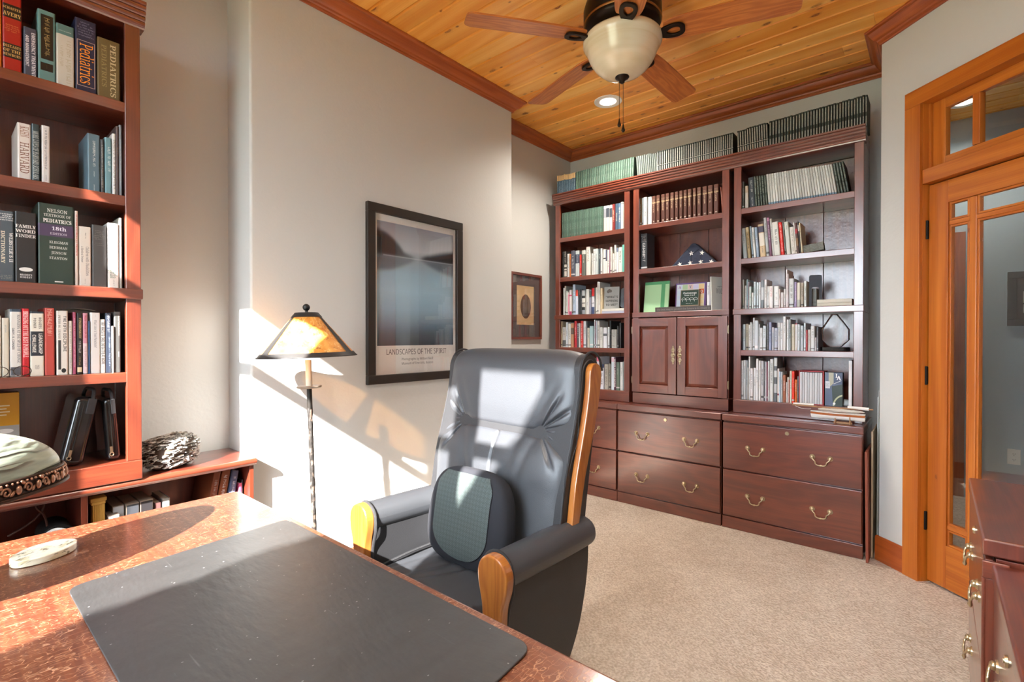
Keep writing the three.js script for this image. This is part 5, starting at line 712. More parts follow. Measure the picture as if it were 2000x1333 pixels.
{ // lumbar pillow on the seat
  const o = thing('lumbar_cushion', 'dark grey mesh lumbar cushion leaning on the chair seat', 'cushion', [-1.235, 0.466, 1.195]);
  o.rotation.x = -0.16;
  const sgnp = (c, p) => Math.sign(c) * Math.pow(Math.abs(c), p);
  const form = (k) => { const g = new THREE.SphereGeometry(1, 72, 56), p = g.attributes.position; for (let i = 0; i < p.count; i++) { let x = sgnp(p.getX(i), 0.56), y = sgnp(p.getY(i), 0.56), z = sgnp(p.getZ(i), 0.7); const wide = 0.192 - 0.02 * sst(-0.2, 1, y); const cx = z > 0 ? -0.012 * (1 - Math.abs(x)) : 0; p.setXYZ(i, x * wide * k, 0.168 + y * 0.166 * k, z * 0.058 * k + cx * z); } g.computeVertexNormals(); return g; };
  const cloth = std({ color: '#1f2026', roughness: 0.9 });
  const weave = tex(256, 256, (u, v) => { const a = Math.sin(u * 2 * PI * 40), b = Math.sin(v * 2 * PI * 40); const k = a * b > 0.1 ? 0.34 : 0.24; return [k * 0.95, k * 1.08, k * 1.06]; }, true, 0.25, 0.25);
  mesh('cushion_body', form(1), cloth, o);
  // mesh front panel: the forward part of the same form, a little proud
  const zAt = (x, y) => { const yy = (y - 0.168) / 0.166, wide = 0.192 - 0.02 * sst(-0.2, 1, yy), a = Math.pow(Math.min(1, Math.abs(x / wide)), 1 / 0.56), b = Math.pow(Math.min(1, Math.abs(yy)), 1 / 0.56), c = Math.pow(Math.max(0, 1 - a * a - b * b), 0.35); return c * 0.058 - 0.012 * (1 - Math.abs(x / wide)) * c; };
  const edge = (y) => (0.13 - 0.03 * sst(0.27, 0.33, y)) * (y > 0.13 ? 1 : Math.sqrt(Math.max(0, 1 - ((0.13 - y) / 0.1) ** 2)));
  const g = grid(40, 50, (u, v) => { const y = 0.03 + v * 0.288, x = (u * 2 - 1) * edge(y); return [x, y, zAt(x, y) + 0.004]; }), guv = g.attributes.uv, gp = g.attributes.position; for (let i = 0; i < guv.count; i++) guv.setXY(i, gp.getX(i), gp.getY(i));
  const seam = []; for (let i = 0; i <= 40; i++) { const t = i / 40, y = t < 0.5 ? mix(0.3, 0.03, t * 2) : mix(0.03, 0.3, t * 2 - 1), x = (t < 0.5 ? -1 : 1) * edge(y); seam.push([x, y, zAt(x, y) + 0.002]); }
  mesh('panel_seam', tube(seam, 0.002, 120, 6), cloth, o);
  mesh('mesh_panel', g, std({ map: weave, roughness: 0.85, side: THREE.DoubleSide }), o);
}
// ---------------------------------------------------------------- floor lamp with mica shade
{
  const o = thing('floor_lamp', 'wrought iron floor lamp with a conical amber mica shade', 'lamp', [-2.08, 0, 1.108]); o.rotation.set(0.021, 0, 0.0245);
  const hammer = tex(128, 512, (u, v) => fbm(u, v, 6, 60, 81, 3), false, 1, 1), rust = tex(128, 512, (u, v) => mix3(hex('#2e2a27'), hex('#7a675a'), sst(0.45, 0.75, fbm(u, v, 5, 50, 83, 3))), true, 1, 1);
  const post = grid(14, 90, (u, v) => { const a = u * 2 * PI, y = 0.02 + v * 0.93, r = 0.0105 + 0.0012 * Math.sin(v * 37) * Math.cos(a * 2) + 0.0008 * Math.sin(v * 91); return [Math.cos(a) * r, y, Math.sin(a) * r]; });
  mesh('post', post, std({ map: rust, bumpMap: hammer, bumpScale: 0.002, roughness: 0.6, metalness: 0.4 }), o);
  mesh('base', lathe([[0, 0.03], [0.03, 0.028], [0.06, 0.02], [0.13, 0.014], [0.14, 0.008], [0.14, 0]], 36), M.iron, o);
  mesh('candle_sleeve', mv(new THREE.CylinderGeometry(0.0135, 0.0135, 0.12, 20), 0, 1.1, 0), std({ color: '#cfc7b4', roughness: 0.6 }), o);
  mesh('drip_pan', lathe([[0, 1.036], [0.05, 1.036], [0.053, 1.042], [0.05, 1.046], [0.0, 1.046]], 30), std({ color: '#8d8172', roughness: 0.5, metalness: 0.4 }), o);
  mesh('collar', mv(new THREE.CylinderGeometry(0.011, 0.011, 0.09, 16), 0, 0.99, 0), M.iron, o);
  const y0 = 1.176, y1 = 1.366, r0 = 0.203, r1 = 0.047;
  const mica = tex(512, 256, (u, v) => { const a = fbm(u, v, 36, 7, 91, 4), b = fbm(u, v, 120, 24, 93, 3); let c = mix3(hex('#c87a24'), hex('#e9ae5a'), cl(a * 1.3 - 0.1)); c = mix3(c, hex('#f2d9a6'), sst(0.58, 0.75, b) * 0.55); return mix3(c, hex('#7e4412'), sst(0.66, 0.8, fbm(u, v, 80, 16, 95, 3)) * 0.6); }, true, 1, 1);
  const sh = mesh('shade', grid(96, 12, (u, v) => { const a = u * 2 * PI, r = mix(r0, r1, v); return [Math.cos(a) * r, mix(y0, y1, v), Math.sin(a) * r]; }), phy({ map: mica, roughness: 0.55, transmission: 0.16, thickness: 0, side: THREE.DoubleSide }), o);
  const strip = (a0, a1, v0, v1) => grid(10, 6, (u, v) => { const a = mix(a0, a1, u), t = mix(v0, v1, v), r = mix(r0, r1, t) + 0.0022; return [Math.cos(a) * r, mix(y0, y1, t) + 0.001, Math.sin(a) * r]; });
  const band = (v0, v1) => grid(96, 3, (u, v) => { const a = u * 2 * PI, t = mix(v0, v1, v), r = mix(r0, r1, t) + 0.0024; return [Math.cos(a) * r, mix(y0, y1, t) + 0.001, Math.sin(a) * r]; });
  const ironD = std({ color: '#3c3a39', roughness: 0.5, metalness: 0.55, side: THREE.DoubleSide });
  mesh('lower_band', join(band(0, 0.085), new THREE.TorusGeometry(r0 + 0.002, 0.003, 6, 90).rotateX(PI / 2).translate(0, y0, 0)), ironD, sh);
  mesh('upper_band', join(band(0.9, 1), mv(new THREE.CylinderGeometry(r1 + 0.002, r1 + 0.002, 0.003, 30), 0, y1 + 0.001, 0)), ironD, sh);
  const face = Math.atan2(1.095, 2.14);         // one panel faces the room
  for (let k = 0; k < 3; k++) { const c = face + PI / 3 + k * 2 * PI / 3 ; mesh('rib', strip(c - 0.13, c + 0.13, 0, 1), ironD, sh); }
  mesh('finial', join(mv(new THREE.SphereGeometry(0.0155, 24, 16), 0, y1 + 0.026, 0), mv(new THREE.CylinderGeometry(0.006, 0.006, 0.014, 12), 0, y1 + 0.008, 0)), M.black, o);
}
// ---------------------------------------------------------------- framed poster and small picture
{
  const c = document.createElement('canvas'); c.width = 900; c.height = 1300; const x = c.getContext('2d');
  x.fillStyle = '#dcdbd6'; x.fillRect(0, 0, 900, 1300);
  const X0 = 30, Y0 = 55, WW = 840, HH = 1010; let gr = x.createLinearGradient(0, Y0, 0, Y0 + HH);
  for (const [t, k] of [[0, '#8b93a2'], [0.1, '#a5acb7'], [0.2, '#b9c3cc'], [0.27, '#94a6b4'], [0.4, '#98bace'], [0.55, '#a2c6da'], [0.7, '#93b4c8'], [0.85, '#6a8496'], [1, '#43545f']]) gr.addColorStop(t, k);
  x.fillStyle = gr; x.fillRect(X0, Y0, WW, HH); x.save(); x.beginPath(); x.rect(X0, Y0, WW, HH); x.clip(); x.filter = 'blur(14px)';
  x.fillStyle = '#23282e'; x.beginPath(); x.moveTo(0, Y0 + 60); x.quadraticCurveTo(190, Y0 + 90, 300, Y0 + 235); x.lineTo(430, Y0 + 268); x.lineTo(0, Y0 + 268); x.fill();
  x.beginPath(); x.moveTo(480, Y0 + 262); x.quadraticCurveTo(660, Y0 + 190, 920, Y0 + 150); x.lineTo(920, Y0 + 272); x.lineTo(480, Y0 + 268); x.fill();
  x.globalAlpha = 0.45; x.beginPath(); x.moveTo(0, Y0 + 278); x.lineTo(420, Y0 + 278); x.quadraticCurveTo(210, Y0 + 400, 0, Y0 + 400); x.fill(); x.beginPath(); x.moveTo(500, Y0 + 278); x.lineTo(920, Y0 + 278); x.lineTo(920, Y0 + 390); x.quadraticCurveTo(690, Y0 + 370, 500, Y0 + 278); x.fill();
  x.globalAlpha = 0.25; x.filter = 'blur(30px)'; x.fillStyle = '#1f272e'; x.fillRect(0, Y0 + 880, 920, 180); x.filter = 'blur(3px)'; x.globalAlpha = 0.9; x.fillStyle = '#c4d2dc'; x.fillRect(90, Y0 + 268, 830, 6); x.restore(); x.filter = 'none'; x.globalAlpha = 1;
  x.fillStyle = '#3b3a3c'; x.textAlign = 'center'; x.font = '62px sans-serif'; x.save(); x.translate(450, 1140); x.scale(0.86, 1); x.fillText('LANDSCAPES OF THE SPIRIT', 0, 0); x.restore(); x.font = '27px sans-serif'; x.fillText('Photographs by William Neill', 450, 1190); x.fillText('Museum of Fine Arts, Boston', 450, 1226);
  const o = thing('framed_poster', 'tall black framed poster of a misty blue lake on the left wall', 'poster', [XC, 0.999, 1.895], PI / 2), w = 0.355, h = 1.0, f = 0.05;
  const fm = std({ color: '#26201b', roughness: 0.45 });
  mesh('picture_frame', join(box(-w, w, 0, f, 0, 0.026, 0.003), box(-w, w, h - f, h, 0, 0.026, 0.003), box(-w, -w + f, f, h - f, 0, 0.026, 0.003), box(w - f, w, f, h - f, 0, 0.026, 0.003)), fm, o);
  mesh('print', new THREE.PlaneGeometry(2 * (w - f), h - 2 * f).translate(0, h / 2, 0.006), std({ map: ctex(c), roughness: 0.5 }), o);
  mesh('backing', box(-w + 0.01, w - 0.01, 0.01, h - 0.01, 0, 0.004, 0), M.black, o);
  mesh('glass', box(-w + f, w - f, f, h - f, 0.012, 0.014, 0), M.pane, o);
  const q = thing('small_framed_picture', 'small glazed brown framed picture in the recess by the bookcase', 'picture', [XR, 1.241, 3.24], PI / 2), w2 = 0.205, h2 = 0.551, f2 = 0.022;
  const pt = tex(128, 192, (u, v) => { const n = fbm(u, v, 4, 6, 97, 3), d = Math.hypot((u - 0.5) / 0.3, (v - 0.5) / 0.32); return u < 0.18 || u > 0.8 || v < 0.2 || v > 0.84 ? [0.33, 0.3, 0.3] : d < 0.62 ? mix3([0.22, 0.17, 0.13], [0.45, 0.34, 0.25], n) : mix3([0.72, 0.6, 0.44], [0.85, 0.74, 0.58], n); });
  mesh('picture_frame', join(box(-w2, w2, 0, f2, 0, 0.02, 0.002), box(-w2, w2, h2 - f2, h2, 0, 0.02, 0.002), box(-w2, -w2 + f2, f2, h2 - f2, 0, 0.02, 0.002), box(w2 - f2, w2, f2, h2 - f2, 0, 0.02, 0.002)), M.cherry, q);
  mesh('print', new THREE.PlaneGeometry(2 * (w2 - f2), h2 - 2 * f2).translate(0, h2 / 2, 0.004), std({ map: pt, roughness: 0.6 }), q);
  mesh('backing', box(-w2 + 0.005, w2 - 0.005, 0.005, h2 - 0.005, 0, 0.003, 0), M.black, q);
  mesh('glass', box(-w2 + f2, w2 - f2, f2, h2 - f2, 0.009, 0.011, 0), M.pane, q);
}
// ---------------------------------------------------------------- ceiling fan
{
  const fx = -1.17, fv = 2.195, o = thing('ceiling_fan', 'five-blade ceiling fan with alabaster glass bowl light', 'ceiling fan', [fx, 2.28, fv]), Y = (y) => y - 2.28;
  const L = (pts, n = 48) => lathe(pts.map(([r, y]) => [r, Y(y)]), n);
  const gold = std({ color: '#8a5a2c', roughness: 0.4, metalness: 0.6 });
  mesh('canopy', L([[0.0, 2.979], [0.085, 2.979], [0.085, 2.955], [0.075, 2.94], [0, 2.94]]), M.bronze, o);
  mesh('motor_housing', L([[0.07, 2.95], [0.12, 2.93], [0.172, 2.895], [0.186, 2.85], [0.186, 2.8], [0.176, 2.785], [0.182, 2.772], [0.176, 2.758], [0.15, 2.742], [0.11, 2.735], [0.0, 2.733]]), M.bronze, o);
  for (const q of [[[0.183, 2.79], [0.187, 2.784], [0.183, 2.778]], [[0.14, 2.742], [0.146, 2.735], [0.136, 2.731]]]) mesh('accent_ring', L(q), gold, o);
  const vents = []; for (let i = 0; i < 36; i++) { const a = i * 2 * PI / 36; vents.push(new THREE.BoxGeometry(0.03, 0.004, 0.006).translate(0.115, 0, 0).rotateY(a).translate(0, Y(2.733), 0)); }
  mesh('vent_fins', join(vents), gold, o);
  mesh('light_fitter', L([[0.0, 2.733], [0.075, 2.733], [0.08, 2.7], [0.06, 2.69], [0, 2.69]]), M.bronze, o);
  const ala = tex(512, 256, (u, v) => { const n = fbm(u, v, 3, 9, 101, 4), s = fbm(u, v, 5, 26, 103, 3); return mix3(hex('#e6d3ac'), hex('#faf1dc'), cl(0.5 + (n - 0.5) * 0.9 + (s - 0.5) * 0.5)); }, true, 1, 1);
  const bowl = mesh('glass_bowl', L([[0.172, 2.714], [0.182, 2.712], [0.189, 2.7], [0.187, 2.68], [0.178, 2.664], [0.17, 2.652], [0.163, 2.632], [0.15, 2.604], [0.128, 2.573], [0.096, 2.546], [0.058, 2.53], [0.0, 2.522]], 64), phy({ map: ala, roughness: 0.22, clearcoat: 0.6, clearcoatRoughness: 0.12, transmission: 0.25, thickness: 0, side: THREE.DoubleSide }), o);
  mesh('finial', L([[0.032, 2.53], [0.034, 2.524], [0.03, 2.519], [0.018, 2.512], [0.012, 2.505], [0.012, 2.499], [0.006, 2.495], [0.0, 2.495]], 24), M.bronze, bowl);
  for (const [dx, dz, y1] of [[-0.012, 0.006, 2.315], [0.008, 0.004, 2.285]]) {
    const ch = mesh('pull_chain', new THREE.CylinderGeometry(0.0012, 0.0012, 2.51 - y1, 6).translate(dx, Y((2.51 + y1) / 2), dz), M.bronze, o);
    mesh('pull_knob', lathe([[0, 0.042], [0.0025, 0.04], [0.004, 0.028], [0.0085, 0.012], [0.0085, 0.007], [0.005, 0.001], [0, 0]], 16).translate(dx, Y(y1 - 0.03), dz), M.bronze, ch);
  }
  // blade outline: narrow root, broad rounded tip
  const bs = new THREE.Shape(); bs.moveTo(0.2, -0.05); bs.bezierCurveTo(0.23, -0.066, 0.3, -0.068, 0.4, -0.07); bs.lineTo(0.73, -0.073); bs.quadraticCurveTo(0.764, -0.07, 0.764, -0.04); bs.lineTo(0.764, 0.04); bs.quadraticCurveTo(0.764, 0.07, 0.73, 0.073); bs.lineTo(0.4, 0.07); bs.bezierCurveTo(0.3, 0.068, 0.23, 0.066, 0.2, 0.05); bs.quadraticCurveTo(0.185, 0, 0.2, -0.05);
  const bg = uvGrain(new THREE.ExtrudeGeometry(bs, { depth: 0.006, bevelEnabled: true, bevelThickness: 0.001, bevelSize: 0.001, bevelSegments: 1, curveSegments: 10 }).rotateX(PI / 2), 'x');
  const ring = new THREE.Shape(); ring.moveTo(0.165, -0.012); ring.bezierCurveTo(0.21, -0.045, 0.285, -0.05, 0.288, -0.01); ring.lineTo(0.288, 0.01); ring.bezierCurveTo(0.285, 0.05, 0.21, 0.045, 0.165, 0.012); ring.closePath();
  const hole = new THREE.Path(); hole.moveTo(0.205, 0); hole.bezierCurveTo(0.22, 0.03, 0.27, 0.03, 0.27, 0.006); hole.lineTo(0.27, -0.006); hole.bezierCurveTo(0.27, -0.03, 0.22, -0.03, 0.205, 0); ring.holes.push(hole);
  const ig = join(new THREE.ExtrudeGeometry(ring, { depth: 0.006, bevelEnabled: true, bevelThickness: 0.002, bevelSize: 0.002, bevelSegments: 2, curveSegments: 12 }).rotateX(PI / 2).translate(0, -0.012, 0), tube([[0.09, 0.03, 0], [0.13, 0.012, 0], [0.175, -0.014, 0]], 0.009, 12, 8));
  for (let k = 0; k < 5; k++) {
    const a = (89 + 72 * k) * PI / 180, p = new THREE.Group();
    const b = mesh('blade', bg, M.blade, o), ir = mesh('blade_iron', ig, M.bronze, o);
    for (const m of [b, ir]) { m.rotation.order = 'YXZ'; m.rotation.set(-0.2, a, 0); m.position.set(0, Y(2.708), 0); } void p;
  }
}
// ---------------------------------------------------------------- desk lamp with embossed glass shade (only its edge is in view)
{
  const o = thing('desk_lamp', 'desk lamp with embossed glass shade and ornate bronze rim at left edge', 'lamp', [-1.36, 0.765, -0.035], 0.45), b0 = 0.222;
  const emb = tex(512, 256, (u, v) => { const n = fbm(u, v, 9, 6, 111, 4), r = Math.abs(fbm(u, v, 7, 5, 113, 3) - 0.5); return 0.5 + 0.4 * (n - 0.5) - 0.5 * Math.exp(-r * 28); }, false, 1, 1);
  const a = 0.235, c = 0.105, hgt = 0.1;
  mesh('shade', grid(96, 28, (u, v) => { const t = u * 2 * PI, ph = v * PI / 2, r = Math.cos(ph); return [Math.cos(t) * r * c, b0 + Math.sin(ph) * hgt, Math.sin(t) * r * a]; }), phy({ color: '#9aa697', roughness: 0.45, bumpMap: emb, bumpScale: 0.02, transmission: 0.15, thickness: 0, side: THREE.DoubleSide }), o);
  const copper = std({ color: '#a07c66', roughness: 0.38, metalness: 0.85 });
  const rimPts = []; for (let i = 0; i < 64; i++) { const t = i / 64 * 2 * PI; rimPts.push([Math.cos(t) * (c + 0.004), b0, Math.sin(t) * (a + 0.004)]); }
  const el = (k, y) => rimPts.map(([x, , z]) => [x * k, y, z * k]);
  const rim = mesh('rim', join(tube(el(1, b0 + 0.002), 0.003, 140, 6, true), tube(el(1.035, b0 - 0.03), 0.004, 140, 6, true), grid(128, 4, (u, v) => { const t = u * 2 * PI, k = 1 + 0.03 * v; return [Math.cos(t) * (c + 0.003) * k, b0 - 0.03 * v, Math.sin(t) * (a + 0.003) * k]; })), std({ color: '#3a2a22', roughness: 0.5, metalness: 0.7, side: THREE.DoubleSide }), o);
  const beads = [], orn = []; for (let i = 0; i < 150; i++) { const t = i / 150 * 2 * PI; beads.push(new THREE.SphereGeometry(0.0028, 6, 5).translate(Math.cos(t) * (c + 0.007), b0 - 0.002, Math.sin(t) * (a + 0.007))); }
  const onRim = (t, y, out = 0) => [Math.cos(t) * (c + 0.006 + out), y, Math.sin(t) * (a + 0.006 + out)];
  for (let i = 0; i < 34; i++) { const t = i / 34 * 2 * PI, n = (t + PI / 34), q = []; for (let k = 0; k <= 14; k++) { const w = k / 14, ang = w * 7.5, r = 0.0105 * (1 - 0.75 * w); q.push(onRim(t + Math.cos(ang) * r * 4.2 * 0.9, b0 - 0.016 + Math.sin(ang) * r * 0.95, 0.002)); } orn.push(tube(q, 0.0022, 40, 5)); const [px, py, pz] = onRim(n, b0 - 0.016, 0.003); orn.push(new THREE.SphereGeometry(0.0078, 10, 8).scale(0.55, 1.15, 0.8).rotateY(-n).translate(px, py, pz)); for (const dd of [-1, 1]) { const [lx, ly, lz] = onRim(n + dd * 0.045, b0 - 0.012 - 0.008 * dd, 0.002); orn.push(new THREE.SphereGeometry(0.005, 8, 6).scale(0.5, 0.7, 1.5).rotateX(dd * 0.6).rotateY(-n).translate(lx, ly, lz)); } }
  mesh('bead_edge', join(beads), copper, rim); mesh('scroll_ornament', join(orn), copper, rim);
  mesh('stem', lathe([[0.0, 0.3], [0.008, 0.3], [0.01, 0.2], [0.016, 0.16], [0.009, 0.12], [0.012, 0.05], [0.03, 0.03], [0.07, 0.02], [0.085, 0.008], [0.085, 0], [0, 0]], 32), M.bronze, o);
  const ch = []; for (let i = 0; i < 26; i++) ch.push(new THREE.SphereGeometry(0.0022, 6, 5).translate(0.02, b0 - 0.03 - i * 0.0046, 0.16)); mesh('pull_chain', join(ch), copper, o);
}

// ---------------------------------------------------------------- small things
function noisy(g, amp, f, seed) { g = mergeVertices(g.index ? g.toNonIndexed() : g); const p = g.attributes.position; for (let i = 0; i < p.count; i++) { const x = p.getX(i), y = p.getY(i), z = p.getZ(i), n = fbm(x * f + 3.1, y * f + z * f * 0.7 + 5.3, 64, 64, seed, 3) - 0.5, l = Math.hypot(x, y, z) || 1; p.setXYZ(i, x + x / l * n * amp, y + y / l * n * amp, z + z / l * n * amp); } g.computeVertexNormals(); return g; }
{ // polished stone slice on the desk
  const top = tex(512, 512, (u, v) => { const n = fbm(u, v, 6, 10, 121, 4), m = fbm(u, v, 20, 34, 123, 3); let c = mix3(hex('#e4ded0'), hex('#cfc3a6'), sst(0.45, 0.7, n)); return mix3(c, hex('#6f675a'), sst(0.62, 0.72, m) * 0.8 * sst(0.4, 0.6, n)); }, true, 1, 1);
  const n = 72, P = []; for (let i = 0; i < n; i++) { const t = i / n * 2 * PI, k = 1 + 0.02 * Math.sin(t * 3 + 1) + 0.012 * Math.sin(t * 7); P.push(new THREE.Vector2(Math.cos(t) * 0.062 * k, Math.sin(t) * 0.044 * k)); }
  const g = new THREE.ExtrudeGeometry(new THREE.Shape(P), { depth: 0.012, bevelEnabled: true, bevelThickness: 0.002, bevelSize: 0.003, bevelOffset: -0.003, bevelSegments: 2 }); g.rotateX(-PI / 2); g.translate(0, 0.002, 0);
  const uv = g.attributes.uv, p = g.attributes.position; for (let i = 0; i < uv.count; i++) uv.setXY(i, p.getX(i) * 6 + 0.5, p.getZ(i) * 6 + p.getY(i) * 9);
  one('stone_slice', g, phy({ map: top, roughness: 0.25, clearcoat: 0.5, clearcoatRoughness: 0.15 }), 'oval polished cream stone slice lying on the desk', 'stone', [-1.53, 0.7655, 0.165], -1.02);
}
{ // flaky slate-like rock on the low bookcase: stacked ragged plates
  const o = thing('layered_rock', 'grey layered crystalline rock on the low bookcase beside the tall case', 'rock', [-2.42, 0.723, 0.642]);
  const rk = mulberry(77), tones = ['#55504a', '#8a8780', '#b9b6ae', '#dad8d2'].map((c) => std({ color: c, roughness: 0.6 })), sets = [[], [], [], []];
  const R = (a, e) => { const k = 1 + 0.1 * Math.sin(a * 3 + 1) + 0.06 * Math.sin(a * 5 + e * 4), c = Math.pow(Math.cos(e), 0.5); return [Math.cos(a) * 0.078 * k * c, 0.062 + 0.066 * Math.sin(e) * (1 + 0.08 * Math.sin(a * 2)), Math.sin(a) * 0.098 * k * c]; };
  mesh('core', grid(60, 40, (u, v) => { const p = R(u * 2 * PI, (v - 0.5) * PI * 0.999), n = 0.006 * (fbm(u, v, 8, 24, 151, 3) - 0.5); return [p[0] * (1 + n * 10), Math.max(0.0003, p[1]), p[2] * (1 + n * 10)]; }), std({ color: '#4b3a2e', roughness: 0.8 }), o);
  for (let k = 0; k < 900; k++) {
    const a = rk() * 2 * PI, e = -0.85 + rk() * 2.4, p = R(a, Math.min(e, 1.5)), l = 0.01 + 0.016 * rk(), w = 0.005 + 0.007 * rk(), t = 0.0015 + 0.003 * rk();
    const g = new THREE.BoxGeometry(w, t, l); g.rotateX((rk() - 0.5) * 0.5 + 0.16); g.rotateZ((rk() - 0.5) * 0.5); g.rotateY((rk() - 0.5) * 1.2); g.translate(p[0] * 1.02, Math.max(0.004, p[1]), p[2] * 1.02); { const pp = g.attributes.position; for (let i = 0; i < pp.count; i++) pp.setY(i, Math.max(0.0004, pp.getY(i))); g.computeVertexNormals(); } sets[Math.floor(Math.pow(rk(), 0.8) * 4)].push(g);
  }
  sets.forEach((q, i) => { mesh('flakes', join(q), tones[i], o).userData.kind = 'stuff'; });
}
{ // two zipped leather cases and a box on the bottom shelf of the tall bookcase
  const zip = (label, pos, w, h, d, lean, turn) => {
    const o = thing('leather_case', label, 'case', pos, turn); o.rotation.order = 'YXZ'; o.rotation.z = lean; o.position.y += Math.abs(Math.sin(lean)) * w / 2;
    const body = new RoundedBoxGeometry(w, h, d, 5, Math.min(w * 0.4, 0.02)); body.translate(0, h / 2, -d / 2); const p = body.attributes.position; for (let i = 0; i < p.count; i++) { const y = p.getY(i), z = p.getZ(i); p.setX(i, p.getX(i) * (1 + 0.1 * Math.sin(y * 40) * 0.3) + 0.003 * Math.sin(y * 31 + z * 25)); } body.computeVertexNormals();
    mesh('body', uvGrain(body, 'y'), M.blackGloss, o);
    for (const s of [-1, 1]) mesh('zip', tube([[s * 0.005 - w * 0.16, 0.015, 0.0015], [s * 0.005 - w * 0.16, h * 0.5, 0.003], [s * 0.005 - w * 0.16, h - 0.02, 0.0015]], 0.0022, 20, 6), M.iron, o);
    mesh('zip_pull', join(box(-w * 0.16 - 0.004, -w * 0.16 + 0.004, 0.03, 0.055, 0.003, 0.006, 0.001), mv(new THREE.TorusGeometry(0.006, 0.0015, 6, 16), -w * 0.16, 0.026, 0.0045)), M.brass, o);
    mesh('strap_tab', box(w * 0.05, w * 0.4, h - 0.06, h - 0.004, -0.002, 0.004, 0.002), M.leatherDark, o);
    mesh('carry_handle', tube([[w * 0.22, h - 0.01, 0.0], [w * 0.22, h + 0.022, -0.015], [w * 0.22, h + 0.026, -d * 0.45], [w * 0.22, h + 0.02, -d * 0.8], [w * 0.22, h - 0.01, -d * 0.9]], 0.006, 30, 8), M.leatherDark, o);
    return o;
  };
  zip('larger black leather zip case leaning on the bottom shelf', [-2.335, 0.796, 0.322], 0.068, 0.245, 0.2, -0.2, PI / 2);
  zip('smaller black leather zip case beside the right bookcase post', [-2.345, 0.796, 0.447], 0.042, 0.235, 0.18, 0.06, PI / 2);
  const c = document.createElement('canvas'); c.width = 256; c.height = 448; const x = c.getContext('2d'); x.fillStyle = '#d99a1c'; x.fillRect(0, 0, 256, 190); x.fillStyle = '#f4e6c0'; for (let i = 0; i < 4; i++) x.fillRect(90, 70 + i * 18, 130 - 12 * (i % 2), 7); x.fillStyle = '#9c9a96'; x.fillRect(0, 190, 256, 258); x.fillStyle = '#76736f'; x.fillRect(0, 350, 256, 98); x.fillStyle = '#2b2a2c'; x.beginPath(); x.ellipse(92, 300, 46, 70, 0, 0, 7); x.fill(); x.fillStyle = '#b08a72'; x.beginPath(); x.ellipse(92, 228, 20, 24, 0, 0, 7); x.fill(); x.fillStyle = '#dcdad6'; x.beginPath(); x.ellipse(200, 222, 34, 14, 0, 0, 7); x.fill();
  const o = thing('software_box', 'orange and grey box on the bottom shelf of the tall bookcase', 'box', [-2.47, 0.7955, 0.12], PI / 2);
  mesh('carton', box(-0.085, 0.085, 0, 0.27, -0.05, 0, 0.002), std({ color: '#b7842c', roughness: 0.5 }), o); mesh('front_print', new THREE.PlaneGeometry(0.168, 0.268).translate(0, 0.135, 0.0012), std({ map: ctex(c), roughness: 0.4 }), o);
}
{ // spectacles and loose paper on the fourth shelf
  const wire = std({ color: '#4a4038', roughness: 0.3, metalness: 0.8 }), o = thing('eyeglasses', 'wire rimmed eyeglasses lying in front of the books on the fourth shelf', 'eyeglasses', [-2.31, 1.129, 0.172], PI / 2);
  for (const s of [-1, 1]) { mesh('rim', new THREE.TorusGeometry(0.021, 0.0013, 8, 30).scale(1, 0.8, 1).rotateX(-0.25).translate(s * 0.027, 0.0185, 0.004), wire, o); mesh('lens', new THREE.CircleGeometry(0.0205, 24).scale(1, 0.8, 1).rotateX(-0.25).translate(s * 0.027, 0.0185, 0.004), M.pane, o); mesh('temple', tube([[s * 0.048, 0.02, 0.002], [s * 0.046, 0.01, -0.006], [s * 0.03, 0.003, -0.012], [-s * 0.01, 0.0025, -0.013]], 0.0012, 16, 6), wire, o); }
  mesh('bridge', tube([[-0.007, 0.021, 0.004], [0, 0.024, 0.005], [0.007, 0.021, 0.004]], 0.0013, 10, 6), wire, o);
  one('paper_sheet', grid(12, 6, (u, v) => [(u - 0.5) * 0.09, 0.006 * Math.sin(u * 3) + 0.002, -v * 0.12]), std({ color: '#d9cfc0', roughness: 0.8, side: THREE.DoubleSide }), 'folded pale paper lying on top of the fourth shelf books', 'paper', [-2.33, 1.354, 0.348], PI / 2);
}
